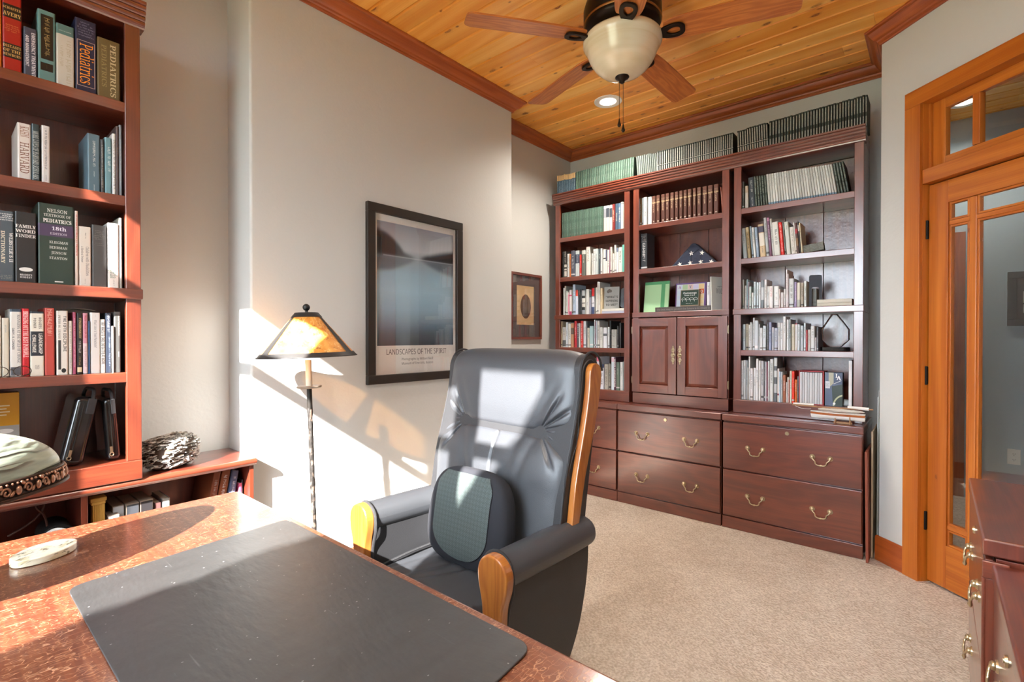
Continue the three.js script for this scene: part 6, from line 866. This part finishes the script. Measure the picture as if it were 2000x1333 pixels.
{ // low bookcase contents
  const col = thing('column_bookend', 'yellow fluted classical column bookend in the low bookcase', 'bookend', [-2.365, 0.476, 0.4]), ye = std({ color: '#b58a3c', roughness: 0.7 });
  const fl = []; for (let i = 0; i < 7; i++) fl.push(mv(new THREE.CylinderGeometry(0.0028, 0.0028, 0.15, 10), 0.016, 0.09, -0.0145 + i * 0.0048)); for (let i = 0; i < 7; i++) fl.push(mv(new THREE.CylinderGeometry(0.0028, 0.0028, 0.15, 10), -0.016 + i * 0.0053, 0.09, -0.0165));
  mesh('shaft', join(box(-0.016, 0.016, 0.014, 0.166, -0.017, 0.017, 0.002), fl), ye, col); mesh('capital', join(box(-0.021, 0.021, 0.166, 0.178, -0.021, 0.021, 0.003), box(-0.024, 0.024, 0.178, 0.192, -0.0235, 0.0235, 0.002)), ye, col); mesh('foot', box(-0.023, 0.023, 0, 0.014, -0.023, 0.023, 0.002), ye, col);
  const bx = (label, v, w, h, d, c, face, x = -2.36) => { const o = thing('software_carton', label, 'box', [x, 0.4755, v], PI / 2); mesh('carton', box(-w / 2, w / 2, 0, h, -d, 0, 0.0015), std({ color: c, roughness: 0.55 }), o); mesh('front_print', box(-w / 2 + 0.002, w / 2 - 0.002, 0.003, h - 0.003, 0, 0.001, 0), std({ color: face, roughness: 0.4 }), o); return o; };
  bx('short grey box in front of the boxes beside the column', 0.443, 0.034, 0.118, 0.08, '#6f6258', '#b4b6ba', -2.335); bx('tall grey box beside the yellow column bookend', 0.4635, 0.036, 0.14, 0.16, '#7d7064', '#a4a6a8', -2.372);
  const b2 = bx('tan topped box with dark front, third along in low bookcase', 0.5055, 0.041, 0.141, 0.16, '#8a7a6a', '#3f4146'); mesh('mark', box(-0.012, 0.012, 0.085, 0.092, 0.001, 0.0016, 0), M.white, b2);
  const b3 = bx('tan topped box with red mark, in low bookcase', 0.5505, 0.042, 0.143, 0.16, '#8a7a6a', '#2e2b2d'); mesh('red_mark', join(box(-0.014, 0.014, 0.088, 0.098, 0.001, 0.0018, 0), box(-0.014, 0.012, 0.07, 0.08, 0.001, 0.0018, 0)), std({ color: '#c0282a', roughness: 0.5 }), b3);
  const bk = (label, v, w, h, c, lean = 0, d = 0.14, x = -2.365, print = 0) => { bookSeed += 13; const [s] = atL.slot(w, h); paint(atL, s, c, print, bookSeed); const o = one('book', bookGeo(w, h, d, s, 0.003), matL, label, 'book', [x, 0.4757, v], PI / 2); o.rotation.order = 'YXZ'; o.rotation.z = lean; o.position.y += w * Math.sin(Math.abs(lean)); return o; };
  bk('maroon paperback right of the boxes in the low bookcase', 0.578, 0.022, 0.122, '#6e4a48'); bk('grey paperback right of the maroon one in the low bookcase', 0.604, 0.026, 0.132, '#8c8a84', 0, 0.15); 
  bk('brown leather album leaning at the right end of low bookcase', 0.766, 0.028, 0.2, '#6e3a20', -0.17, 0.2, -2.385); bk('second brown leather album leaning in low bookcase', 0.8, 0.036, 0.196, '#7a4222', -0.17, 0.2, -2.39);
  bk('slate blue binder leaning in the low bookcase', 0.841, 0.026, 0.188, '#4c5670', -0.17, 0.22, -2.38); bk('small pink book in the low bookcase corner', 0.895, 0.012, 0.13, '#b0506e', 0, 0.14, -2.37); bk('small dark book in the low bookcase corner', 0.9085, 0.007, 0.14, '#3a3c44', 0, 0.14, -2.38);
  // dark camera gear left of the divider
  const gear = (name, label, pos, parts) => { const o = thing(name, label, 'camera gear', pos, PI / 2); for (const [n, g, m] of parts) mesh(n, g, m, o); };
  const cyl = (r, l, x, y, z) => new THREE.CylinderGeometry(r, r, l, 28).rotateX(PI / 2).translate(x, y, z);
  gear('lens_pouch', 'dark lens pouch with white torn edge left of the divider', [-2.36, 0.4757, 0.291], [['pouch', join(cyl(0.048, 0.13, 0, 0.07, -0.07), box(-0.048, 0.048, 0, 0.07, -0.135, -0.005, 0.008)), M.black], ['torn_lining', tube([[-0.044, 0.04, 0], [-0.04, 0.085, 0.003], [-0.012, 0.105, 0.002], [0.012, 0.1, 0.004], [0.036, 0.078, 0.002], [0.046, 0.03, 0]], 0.006, 40, 6), M.white]]);
  gear('lens_barrel', 'short dark lens barrel behind the stone slice, low bookcase', [-2.37, 0.4757, 0.2155], [['barrel', cyl(0.034, 0.1, 0, 0.035, -0.06), M.black], ['ring', new THREE.TorusGeometry(0.03, 0.004, 8, 30).translate(0, 0.035, -0.009), M.iron]]);
  gear('lens_barrel', 'dark lens barrel with silver rim at the far left, low bookcase', [-2.36, 0.4757, 0.155], [['barrel', cyl(0.036, 0.1, 0, 0.037, -0.06), M.black], ['ring', new THREE.TorusGeometry(0.031, 0.005, 8, 30).translate(0, 0.037, -0.009), std({ color: '#8a8a88', roughness: 0.35, metalness: 0.8 })]]);
  const hs = thing('headset_cable', 'brown looped cable hanging in the low bookcase above the lenses', 'cable', [-2.42, 0.476, 0.24], PI / 2); mesh('cable', tube([[-0.07, 0.1, 0], [-0.02, 0.13, 0.01], [0.01, 0.16, 0.012], [0.02, 0.19, 0.01], [0.008, 0.2, 0.008], [0.0, 0.185, 0.01], [0.02, 0.15, 0.014], [0.03, 0.08, 0.01], [0.03, 0.004, 0]], 0.004, 60, 6), std({ color: '#4a2a20', roughness: 0.6 }), hs);
}
// wall bookcase things --------------------------------------------------------
function coverCanvas(w, h, draw) { const c = document.createElement('canvas'); c.width = w; c.height = h; draw(c.getContext('2d')); return std({ map: ctex(c), roughness: 0.45 }); }
function facing(name, label, pos, w, h, d, tilt, turn, coverCol, front) {      // a book standing with its cover to the room
  const o = thing(name, label, 'book', pos, turn); o.rotation.order = 'YXZ'; o.rotation.x = -tilt; o.position.y += d * Math.sin(tilt) + 0.0003;
  mesh('cover', join(box(-w / 2, w / 2, 0, h, -0.003, 0, 0.0008), box(-w / 2, w / 2, 0, h, -d, -d + 0.003, 0.0008), box(-w / 2, -w / 2 + 0.003, 0, h, -d + 0.003, -0.003, 0)), std({ color: coverCol, roughness: 0.5 }), o);
  mesh('page_block', box(-w / 2 + 0.003, w / 2 - 0.003, 0.003, h - 0.003, -d + 0.003, -0.003, 0), M.pages, o);
  if (front) mesh('cover_print', new THREE.PlaneGeometry(w - 0.001, h - 0.001).translate(0, h / 2, 0.0012), front, o);
  return o;
}
const SC = 2.0;
facing('picture_book', 'pale green picture book standing with its cover forward above the cupboards', [-1.628, 1.4495, 3.588], 0.196, 0.236, 0.012, 0.14, 0, '#9cc79a', coverCanvas(256, 308, (x) => { x.fillStyle = '#a9d2a2'; x.fillRect(0, 0, 256, 308); x.fillStyle = '#4f9a68'; x.fillRect(0, 0, 256, 30); x.fillRect(176, 30, 40, 240); x.fillRect(160, 262, 74, 22); }));
facing('alphabet_book', 'purple bordered alphabet picture book behind the green souvenir book', [-1.378, 1.4495, 3.625], 0.226, 0.212, 0.011, 0.1, 0, '#76518a', coverCanvas(320, 300, (x) => { x.fillStyle = '#6f4c86'; x.fillRect(0, 0, 320, 300); x.fillStyle = '#dfe2da'; x.fillRect(12, 14, 290, 276); const k = ['#c9d6e4', '#b5cfa4', '#e6c8c0', '#d8d2ea', '#f0d29a', '#bcdcc4']; let i = 0; for (let r = 0; r < 5; r++) for (let q = 0; q < 5; q++, i++) { x.fillStyle = k[(i * 7 + r) % 6]; x.fillRect(16 + q * 57, 18 + r * 54, 53, 50); } x.textAlign = 'center'; x.font = 'bold 36px serif'; ['#8a3a70', '#c65a2a', '#3a6a8a', '#5a8a3a', '#b03a3a'].forEach((cc, j) => { for (let n = j; n < 25; n += 5) if ([0, 2, 9, 12, 18, 24].includes(n)) { x.fillStyle = cc; x.fillText('AYASQA'[[0, 2, 9, 12, 18, 24].indexOf(n)], 42 + (n % 5) * 57, 56 + Math.floor(n / 5) * 54); } }); x.fillStyle = '#e0642a'; x.fillRect(244, 70, 54, 50); x.fillStyle = '#f4e8d8'; x.font = 'bold 40px sans-serif'; x.fillText('Q', 271, 110); }));
facing('souvenir_book', 'small dark green book lettered Chattanooga in front of the alphabet book', [-1.371, 1.486, 3.594], 0.137, 0.12, 0.01, 0.1, 0, '#7d6a52', coverCanvas(300, 264, (x) => { x.fillStyle = '#8a7760'; x.fillRect(0, 0, 300, 264); x.fillStyle = '#1d3a2c'; x.fillRect(10, 10, 280, 240); x.fillStyle = '#eef0ea'; x.textAlign = 'center'; x.font = 'bold 40px serif'; x.fillText('Chattanooga', 150, 66, 220); x.font = 'bold 30px serif'; x.fillText('from A to Z', 150, 100, 170); x.strokeStyle = '#eef0ea'; x.lineWidth = 5; for (let i = 0; i < 4; i++) { x.beginPath(); x.arc(54 + i * 64, 160, 32, PI, 2 * PI); x.stroke(); x.beginPath(); x.moveTo(30 + i * 64, 160); x.lineTo(40 + i * 64, 192); x.stroke(); } x.beginPath(); x.moveTo(20, 160); x.lineTo(280, 160); x.stroke(); dashes(x, 80, 214, 140, 20, false, 3); }));
facing('art_book', 'pale grey book with scratchy wolf title leaning at the right above cupboards', [-1.158, 1.4495, 3.615], 0.15, 0.235, 0.012, 0.04, 1.08, '#c9cbc4', coverCanvas(220, 320, (x) => { x.fillStyle = '#c9cdc6'; x.fillRect(0, 0, 220, 320); x.fillStyle = '#55585a'; x.textAlign = 'center'; x.font = '44px serif'; x.save(); x.translate(110, 160); x.scale(0.8, 1.5); x.fillText('WOLF', 0, 0); x.restore(); dashes(x, 60, 84, 100, 24, false, 9); }));
{ // engraved motto block
  const o = thing('motto_block', 'long dark wooden block with an engraved motto above the cupboard doors', 'sign', [-1.4065, 1.4495, 3.553]);
  mesh('block', box(-0.2095, 0.2095, 0, 0.034, -0.03, 0, 0.002), std({ color: '#4b4441', roughness: 0.5 }), o);
  mesh('motto_print', new THREE.PlaneGeometry(0.41, 0.03).translate(0, 0.017, 0.001), coverCanvas(1024, 76, (x) => { x.fillStyle = '#4b4441'; x.fillRect(0, 0, 1024, 76); x.fillStyle = '#8d8680'; x.textAlign = 'center'; x.font = '46px serif'; x.fillText('The best way to predict the future is to create it', 512, 54, 980); }), o);
}
facing('humour_book', 'grey book lettered WHAT\'S HAPPENING TO ME standing on flat books, left section', [-2.005, 1.4905, 3.59], 0.125, 0.178, 0.008, 0.06, 0.25, '#8b8984', coverCanvas(220, 310, (x) => { x.fillStyle = '#93928c'; x.fillRect(0, 0, 220, 310); x.fillStyle = '#24221f'; x.textAlign = 'center'; x.font = 'bold 44px sans-serif'; ['"WHAT\'S', 'HAPPENING', 'TO ME?"'].forEach((t, i) => x.fillText(t, 112, 160 + i * 56, 180)); x.fillStyle = '#5a5148'; for (const [a, b, r] of [[60, 66, 22], [92, 60, 20], [74, 48, 18]]) { x.beginPath(); x.arc(a, b, r, 0, 7); x.stroke(); x.fill(); } }));
for (const [i, y, c, w, lb] of [[0, 1.4505, '#b4bcd0', 0.2, 'lower pale blue book lying flat under the grey humour book'], [1, 1.4705, '#d8d6cc', 0.196, 'upper cream book lying flat under the grey humour book']]) { const o = thing('flat_book', lb, 'book', [-1.975, y, 3.556]); mesh('cover', join(box(-w / 2, w / 2, 0, 0.0025, -0.15, 0, 0.0006), box(-w / 2, w / 2, 0.0165, 0.019, -0.15, 0, 0.0006), box(-w / 2, w / 2, 0.0025, 0.0165, -0.003, 0, 0)), std({ color: c, roughness: 0.5 }), o); mesh('page_block', box(-w / 2 + 0.003, w / 2 - 0.003, 0.0025, 0.0165, -0.147, -0.003, 0), M.pages, o); void i; }
{ const o = thing('vinyl_record', 'black vinyl record standing at the right end of the left section', 'record', [-1.905, 1.4905, 3.655]); o.rotation.order = 'YXZ'; o.rotation.y = 0.35; o.rotation.x = -0.1; const rg = tex(256, 16, (u) => 0.5 + 0.5 * Math.sin(u * 2 * PI * 60), false, 1, 1);
  mesh('disc', new THREE.LatheGeometry([[0.004, 0.001], [0.034, 0.001], [0.086, 0.0012], [0.0885, 0], [0.086, -0.0012], [0.004, -0.001]].map(([a, b]) => new THREE.Vector2(a, b)), 64).rotateX(PI / 2).translate(0, 0.0885, 0), phy({ color: '#17181b', roughness: 0.28, clearcoat: 0.4, bumpMap: rg, bumpScale: 0.0003 }), o); mesh('record_label', new THREE.CylinderGeometry(0.033, 0.033, 0.003, 32).rotateX(PI / 2).translate(0, 0.0885, 0), std({ color: '#3a3d42', roughness: 0.6 }), o); }
{ // folded flag
  const o = thing('folded_flag', 'triangular folded navy flag with white stars on the middle section', 'flag', [-1.345, 1.7815, 3.6]), hw = 0.165, hh = 0.163, T = 0.07;
  const f = new THREE.Shape(); f.moveTo(-hw, 0); f.lineTo(hw, 0); f.quadraticCurveTo(hw + 0.004, 0.008, hw - 0.012, 0.018); f.lineTo(0.018, hh - 0.008); f.quadraticCurveTo(0, hh + 0.004, -0.018, hh - 0.008); f.lineTo(-hw + 0.012, 0.018); f.quadraticCurveTo(-hw - 0.004, 0.008, -hw, 0);
  const g = new THREE.ExtrudeGeometry(f, { depth: T - 0.02, bevelEnabled: true, bevelThickness: 0.01, bevelSize: 0.008, bevelOffset: -0.008, bevelSegments: 4 }); g.translate(0, 0, -T + 0.01);
  const wv = tex(256, 256, (u, v) => mix3(hex('#262c3e'), hex('#343b50'), fbm(u, v, 10, 14, 131, 3)), true, 0.2, 0.2);
  mesh('cloth', uvGrain(g, 'x'), std({ map: wv, roughness: 0.85 }), o);
  mesh('fold', join(tube([[-0.045, 0.118, 0.001], [-0.01, 0.09, 0.001], [0.045, 0.115, 0.001]], 0.0018, 16, 6), tube([[-0.012, 0.09, 0.001], [-0.016, 0.04, 0.001], [-0.01, 0.004, 0.001]], 0.0016, 16, 6), tube([[0.06, 0.1, 0.001], [0.05, 0.05, 0.001], [0.07, 0.005, 0.001]], 0.0016, 16, 6)), std({ color: '#232838', roughness: 0.9 }), o);
  const sp = []; for (let i = 0; i < 10; i++) { const a = PI / 2 + i * PI / 5, r = i % 2 ? 0.0075 : 0.0185; sp.push(new THREE.Vector2(Math.cos(a) * r, Math.sin(a) * r)); }
  const sg = new THREE.ExtrudeGeometry(new THREE.Shape(sp), { depth: 0.0012, bevelEnabled: false });
  for (const [x, y, a] of [[-0.014, 0.088, 0.1], [0.062, 0.084, -0.2], [-0.022, 0.02, 0.2], [0.055, 0.022, 0.1], [-0.1, 0.016, 0.3], [0.128, 0.014, -0.3]]) { const s = mesh('star', sg, M.white, o); s.position.set(x, y, 0.0005); s.rotation.z = a; }
}
{ // stone block, bookend, flat books on the right section
  const g = noisy(new THREE.BoxGeometry(0.112, 0.048, 0.06, 18, 10, 10), 0.007, 60, 9); g.translate(0, 0.028, -0.03);
  one('stone_block', g, std({ map: tex(256, 256, (u, v) => mix3(hex('#6c6f68'), hex('#a8aaa0'), fbm(u, v, 7, 7, 141, 4)), true, 0.4, 0.4), roughness: 0.9 }), 'rough grey stone block leaning right of the books on second shelf', 'stone', [-0.588, 1.7935, 3.59], 0).rotation.z = 0.12;
  const b = thing('metal_bookend', 'dark grey metal bookend with arched cut-out on the right section', 'bookend', [-0.578, 1.4495, 3.6]); b.rotation.y = 0.25; const s = new THREE.Shape(); s.moveTo(-0.035, 0); s.lineTo(0.035, 0); s.lineTo(0.035, 0.185); s.quadraticCurveTo(0.035, 0.2, 0.02, 0.2); s.lineTo(-0.02, 0.2); s.quadraticCurveTo(-0.035, 0.2, -0.035, 0.185); s.closePath(); const ho = new THREE.Path(); ho.moveTo(-0.02, 0.006); ho.lineTo(-0.02, 0.11); ho.quadraticCurveTo(-0.02, 0.124, -0.008, 0.124); ho.lineTo(0.008, 0.124); ho.quadraticCurveTo(0.02, 0.124, 0.02, 0.11); ho.lineTo(0.02, 0.006); ho.closePath(); s.holes.push(ho);
  mesh('plate', new THREE.ExtrudeGeometry(s, { depth: 0.0018, bevelEnabled: false, curveSegments: 8 }), std({ color: '#3f4249', roughness: 0.5, metalness: 0.3 }), b); mesh('foot', box(-0.02, 0.02, 0, 0.0015, -0.09, 0, 0), std({ color: '#3f4249', roughness: 0.5, metalness: 0.3 }), b);
  for (const [y, c, lb] of [[1.45, '#cfc8b4', 'lower cream book lying flat beside the metal bookend'], [1.471, '#d6d0bf', 'upper cream book lying flat beside the metal bookend']]) { const o = thing('flat_book', lb, 'book', [-0.475, y, 3.57]), w = 0.18; mesh('cover', join(box(-w / 2, w / 2, 0, 0.002, -0.14, 0, 0.0006), box(-w / 2, w / 2, 0.0185, 0.0205, -0.14, 0, 0.0006), box(-w / 2, w / 2, 0.002, 0.0185, -0.003, 0, 0)), std({ color: c, roughness: 0.5 }), o); mesh('page_block', box(-w / 2 + 0.003, w / 2 - 0.003, 0.002, 0.0185, -0.137, -0.003, 0), M.pages, o); }
  one('book', (() => { const [q] = atH.slot(0.026, 0.115); paint(atH, q, '#8d938c', [[0.7, 0.8, 'h#3a3c3a']], 5); return bookGeo(0.026, 0.115, 0.08, q); })(), matH, 'small grey book seen through the arched bookend', 'book', [-0.604, 1.452, 3.64], 0);
}
{ // glass award
  const o = thing('glass_award', 'faceted clear glass award on a black base, right section', 'award', [-0.474, 1.1745, 3.62], 0.35);
  const P = [[-0.018, 0.228], [0.012, 0.228], [0.077, 0.135], [0.077, 0.068], [0.034, 0.025], [-0.03, 0.025], [-0.068, 0.068], [-0.074, 0.132]];
  const g = new THREE.ExtrudeGeometry(new THREE.Shape(P.map((p) => new THREE.Vector2(...p))), { depth: 0.014, bevelEnabled: true, bevelThickness: 0.005, bevelSize: 0.006, bevelOffset: -0.006, bevelSegments: 1 }); g.translate(0, 0, -0.02);
  mesh('glass_body', g, M.solidGlass, o); mesh('base', box(-0.072, 0.075, 0, 0.024, -0.05, 0.012, 0.002), M.blackGloss, o);
}
{ // boxed set, bottle-green game box, cap and white panel on the bottom shelf
  const o = thing('boxed_set', 'slipcase of slim grey volumes on the bottom shelf, right section', 'boxed set', [-0.605, 0.8405, 3.56]), red = std({ color: '#b23a40', roughness: 0.5 });
  mesh('slipcase', join(box(-0.054, 0.08, 0, 0.004, -0.14, 0.002, 0), box(-0.054, 0.08, 0.204, 0.208, -0.14, 0.002, 0), box(-0.054, -0.05, 0.004, 0.204, -0.14, 0.002, 0), box(0.0745, 0.08, 0.004, 0.204, -0.14, 0.002, 0), box(-0.05, 0.0745, 0.004, 0.204, -0.14, -0.136, 0)), red, o);
  for (let i = 0; i < 9; i++) mesh('volume', box(-0.0495 + i * 0.01365, -0.0375 + i * 0.01365, 0.0045, 0.2, -0.134, 0.001 - 0.002 * hash(i, 1, 4), 0.0008), std({ color: i % 2 ? '#b9bcc0' : '#cfd1d4', roughness: 0.5 }), o);
  const gb = thing('game_box', 'blue baseball game box with white LA monogram on the bottom shelf', 'box', [-0.4745, 0.8405, 3.566]), c = document.createElement('canvas'); c.width = 280; c.height = 560; const x = c.getContext('2d');
  x.fillStyle = '#55627c'; x.fillRect(0, 0, 280, 560); x.fillStyle = '#3d4a66'; x.fillRect(140, 0, 140, 190); x.fillStyle = '#a9a892'; x.beginPath(); x.moveTo(60, 0); x.lineTo(140, 0); x.lineTo(140, 180); x.lineTo(60, 260); x.fill(); x.fillStyle = '#2c3a30'; x.beginPath(); x.moveTo(110, 230); x.lineTo(280, 190); x.lineTo(280, 560); x.lineTo(130, 560); x.fill(); x.strokeStyle = '#b8bd94'; x.lineWidth = 26; x.beginPath(); x.arc(330, 560, 190, PI, 1.5 * PI); x.stroke(); x.fillStyle = '#c9ccd4'; x.fillRect(8, 150, 72, 120); x.fillStyle = '#2c3448'; dashes(x, 14, 180, 60, 70, false, 4); x.strokeStyle = '#d8dcdc'; x.lineWidth = 8; x.beginPath(); x.moveTo(140, 190); x.lineTo(262, 130); x.stroke(); x.fillStyle = '#f2f2f0'; x.textAlign = 'center'; x.font = 'bold 92px serif'; x.fillText('L', 196, 84); x.fillText('A', 222, 118); x.beginPath(); x.arc(150, 520, 20, 0, 7); x.fill();
  mesh('carton', box(-0.046, 0.046, 0, 0.205, -0.05, 0, 0.0015), std({ color: '#1f242c', roughness: 0.5 }), gb); mesh('front_print', new THREE.PlaneGeometry(0.09, 0.203).translate(0, 0.1025, 0.0012), std({ map: ctex(c), roughness: 0.35 }), gb);
  one('white_dome', lathe([[0, 0.04], [0.014, 0.038], [0.024, 0.03], [0.03, 0.015], [0.031, 0], [0, 0]], 30), std({ color: '#b9bfbf', roughness: 0.4 }), 'small pale domed object right of the baseball game box', 'ornament', [-0.423, 0.8405, 3.63]);
  const wb = thing('white_binder', 'tall narrow white binder against the right post, bottom shelf', 'binder', [-0.39, 0.8405, 3.56]); mesh('spine', box(-0.008, 0.0085, 0, 0.28, -0.2, 0, 0.001), std({ color: '#e2e3e4', roughness: 0.5 }), wb);
}
{ // model ship
  const o = thing('model_ship', 'wooden model ship with furled sails on the file cabinet', 'model ship', [-0.44, 0.753, 3.465]);
  const prof = (t) => { const bow = 1 - sst(0.72, 1, 1 - t) ; return 0.028 * Math.pow(Math.max(0.02, Math.sin(PI * cl(0.16 + t * 0.74))), 0.7) * (0.35 + 0.65 * bow); };
  const sheer = (t) => 0.052 - 0.012 * Math.sin(t * PI) - 0.006 * t, hull = (ya, yb, k = 1) => grid(40, 24, (u, v) => { const x = -0.138 + u * 0.27 - (1 - u) * 0.012 * (1 - v) * -1, a = (v - 0.5) * PI, yy = mix(ya(u), yb(u), Math.cos(a) * 0.5 + 0.0), w = prof(u) * k; return [x, mix(yb(u), ya(u), Math.pow(Math.cos(a), 0.6)), Math.sin(a) * w]; });
  const wht = std({ color: '#e4e4e0', roughness: 0.5 }), org = std({ color: '#a85a1a', roughness: 0.5 }), tan = std({ color: '#a9825f', roughness: 0.7 }), cloth = std({ color: '#d6cfc2', roughness: 0.9 });
  mesh('hull', hull(() => 0.022, (t) => 0.05), wht, o);
  mesh('stripe', grid(40, 2, (u, v) => [-0.138 + u * 0.27, 0.046 + v * 0.012, prof(u) * 1.04 + 0.0006]), org, o); mesh('stripe', grid(40, 2, (u, v) => [-0.138 + u * 0.27, 0.058 - v * 0.012, -prof(u) * 1.04 - 0.0006]), org, o);
  mesh('gunwale', join(tube(Array.from({ length: 13 }, (_, i) => [-0.138 + i / 12 * 0.27, 0.061, prof(i / 12) * 1.04]), 0.003, 40, 6), tube(Array.from({ length: 13 }, (_, i) => [-0.138 + i / 12 * 0.27, 0.061, -prof(i / 12) * 1.04]), 0.003, 40, 6)), wht, o);
  mesh('deck', grid(40, 4, (u, v) => [-0.138 + u * 0.27, 0.06, (v * 2 - 1) * prof(u) * 1.02]), tan, o);
  mesh('furled_sail', grid(40, 14, (u, v) => { const a = v * 2 * PI, r = 0.014 * (0.8 + 0.35 * Math.sin(u * 17) * 0.4 + 0.2 * hash(Math.floor(u * 40), Math.floor(v * 14) % 14, 3)) * Math.sqrt(Math.sin(PI * cl(u * 0.94 + 0.03))); return [-0.1 + u * 0.23, 0.076 + Math.sin(a) * r * 0.8, Math.cos(a) * r]; }), cloth, o);
  mesh('spar', new THREE.CylinderGeometry(0.004, 0.004, 0.13, 10).rotateZ(PI / 2).translate(-0.17, 0.09, 0.01), tan, o); mesh('spar', new THREE.CylinderGeometry(0.004, 0.004, 0.3, 10).rotateZ(PI / 2 + 0.03).translate(0.02, 0.092, 0.012), tan, o);
  mesh('rolled_sail', new THREE.CylinderGeometry(0.005, 0.006, 0.11, 12).rotateZ(PI / 2).translate(-0.175, 0.1, 0.01), M.white, o); mesh('rolled_sail', new THREE.CylinderGeometry(0.007, 0.009, 0.1, 12).rotateZ(PI / 2 - 0.05).translate(0.1, 0.1, 0.014), M.white, o);
  mesh('rigging', tube([[-0.22, 0.085, 0.01], [-0.19, 0.074, 0.01], [-0.15, 0.072, 0.01], [-0.135, 0.074, 0.01]], 0.0012, 20, 5), M.white, o);
  for (const x of [-0.01, 0.062]) mesh('cradle', join(box(x - 0.003, x + 0.003, 0, 0.045, 0.02, 0.026, 0.001), box(x - 0.003, x + 0.003, 0, 0.045, -0.026, -0.02, 0.001), box(x - 0.003, x + 0.003, 0, 0.02, -0.02, 0.02, 0.001)), tan, o); mesh('cradle_base', box(-0.02, 0.07, 0, 0.012, -0.012, 0.012, 0.001), tan, o);
}
{ // boards leaning between the cabinet and the wall
  const bd = (label, c, x, v0, v1, h, t, lean) => { const o = one('leaning_board', bxv(-t / 2, t / 2, 0, h, 0, v1 - v0, 0.001, 'y'), std({ color: c, roughness: 0.7 }), label, 'board', [x, 0.004, v0]); o.rotation.z = lean; return o; };
  bd('reddish brown board leaning at the end of the file cabinets', '#8c4a36', -0.288, 3.375, 3.75, 0.615, 0.012, 0.012);
  bd('cream canvas board behind the brown one by the wall', '#b3a287', -0.275, 3.47, 3.87, 0.72, 0.009, 0);
  const g = thing('white_board', 'tall white foam board leaning against the wall by the door', 'board', [-0.259, 0.004, 3.62]); mesh('sheet', bxv(-0.0045, 0, 0, 0.9, 0, 0.26, 0.001, 'y'), M.white, g); mesh('sheet', bxv(0.0005, 0.004, 0, 0.94, 0.012, 0.26, 0.001, 'y'), M.white, g);
}
renderer.render(scene, camera);
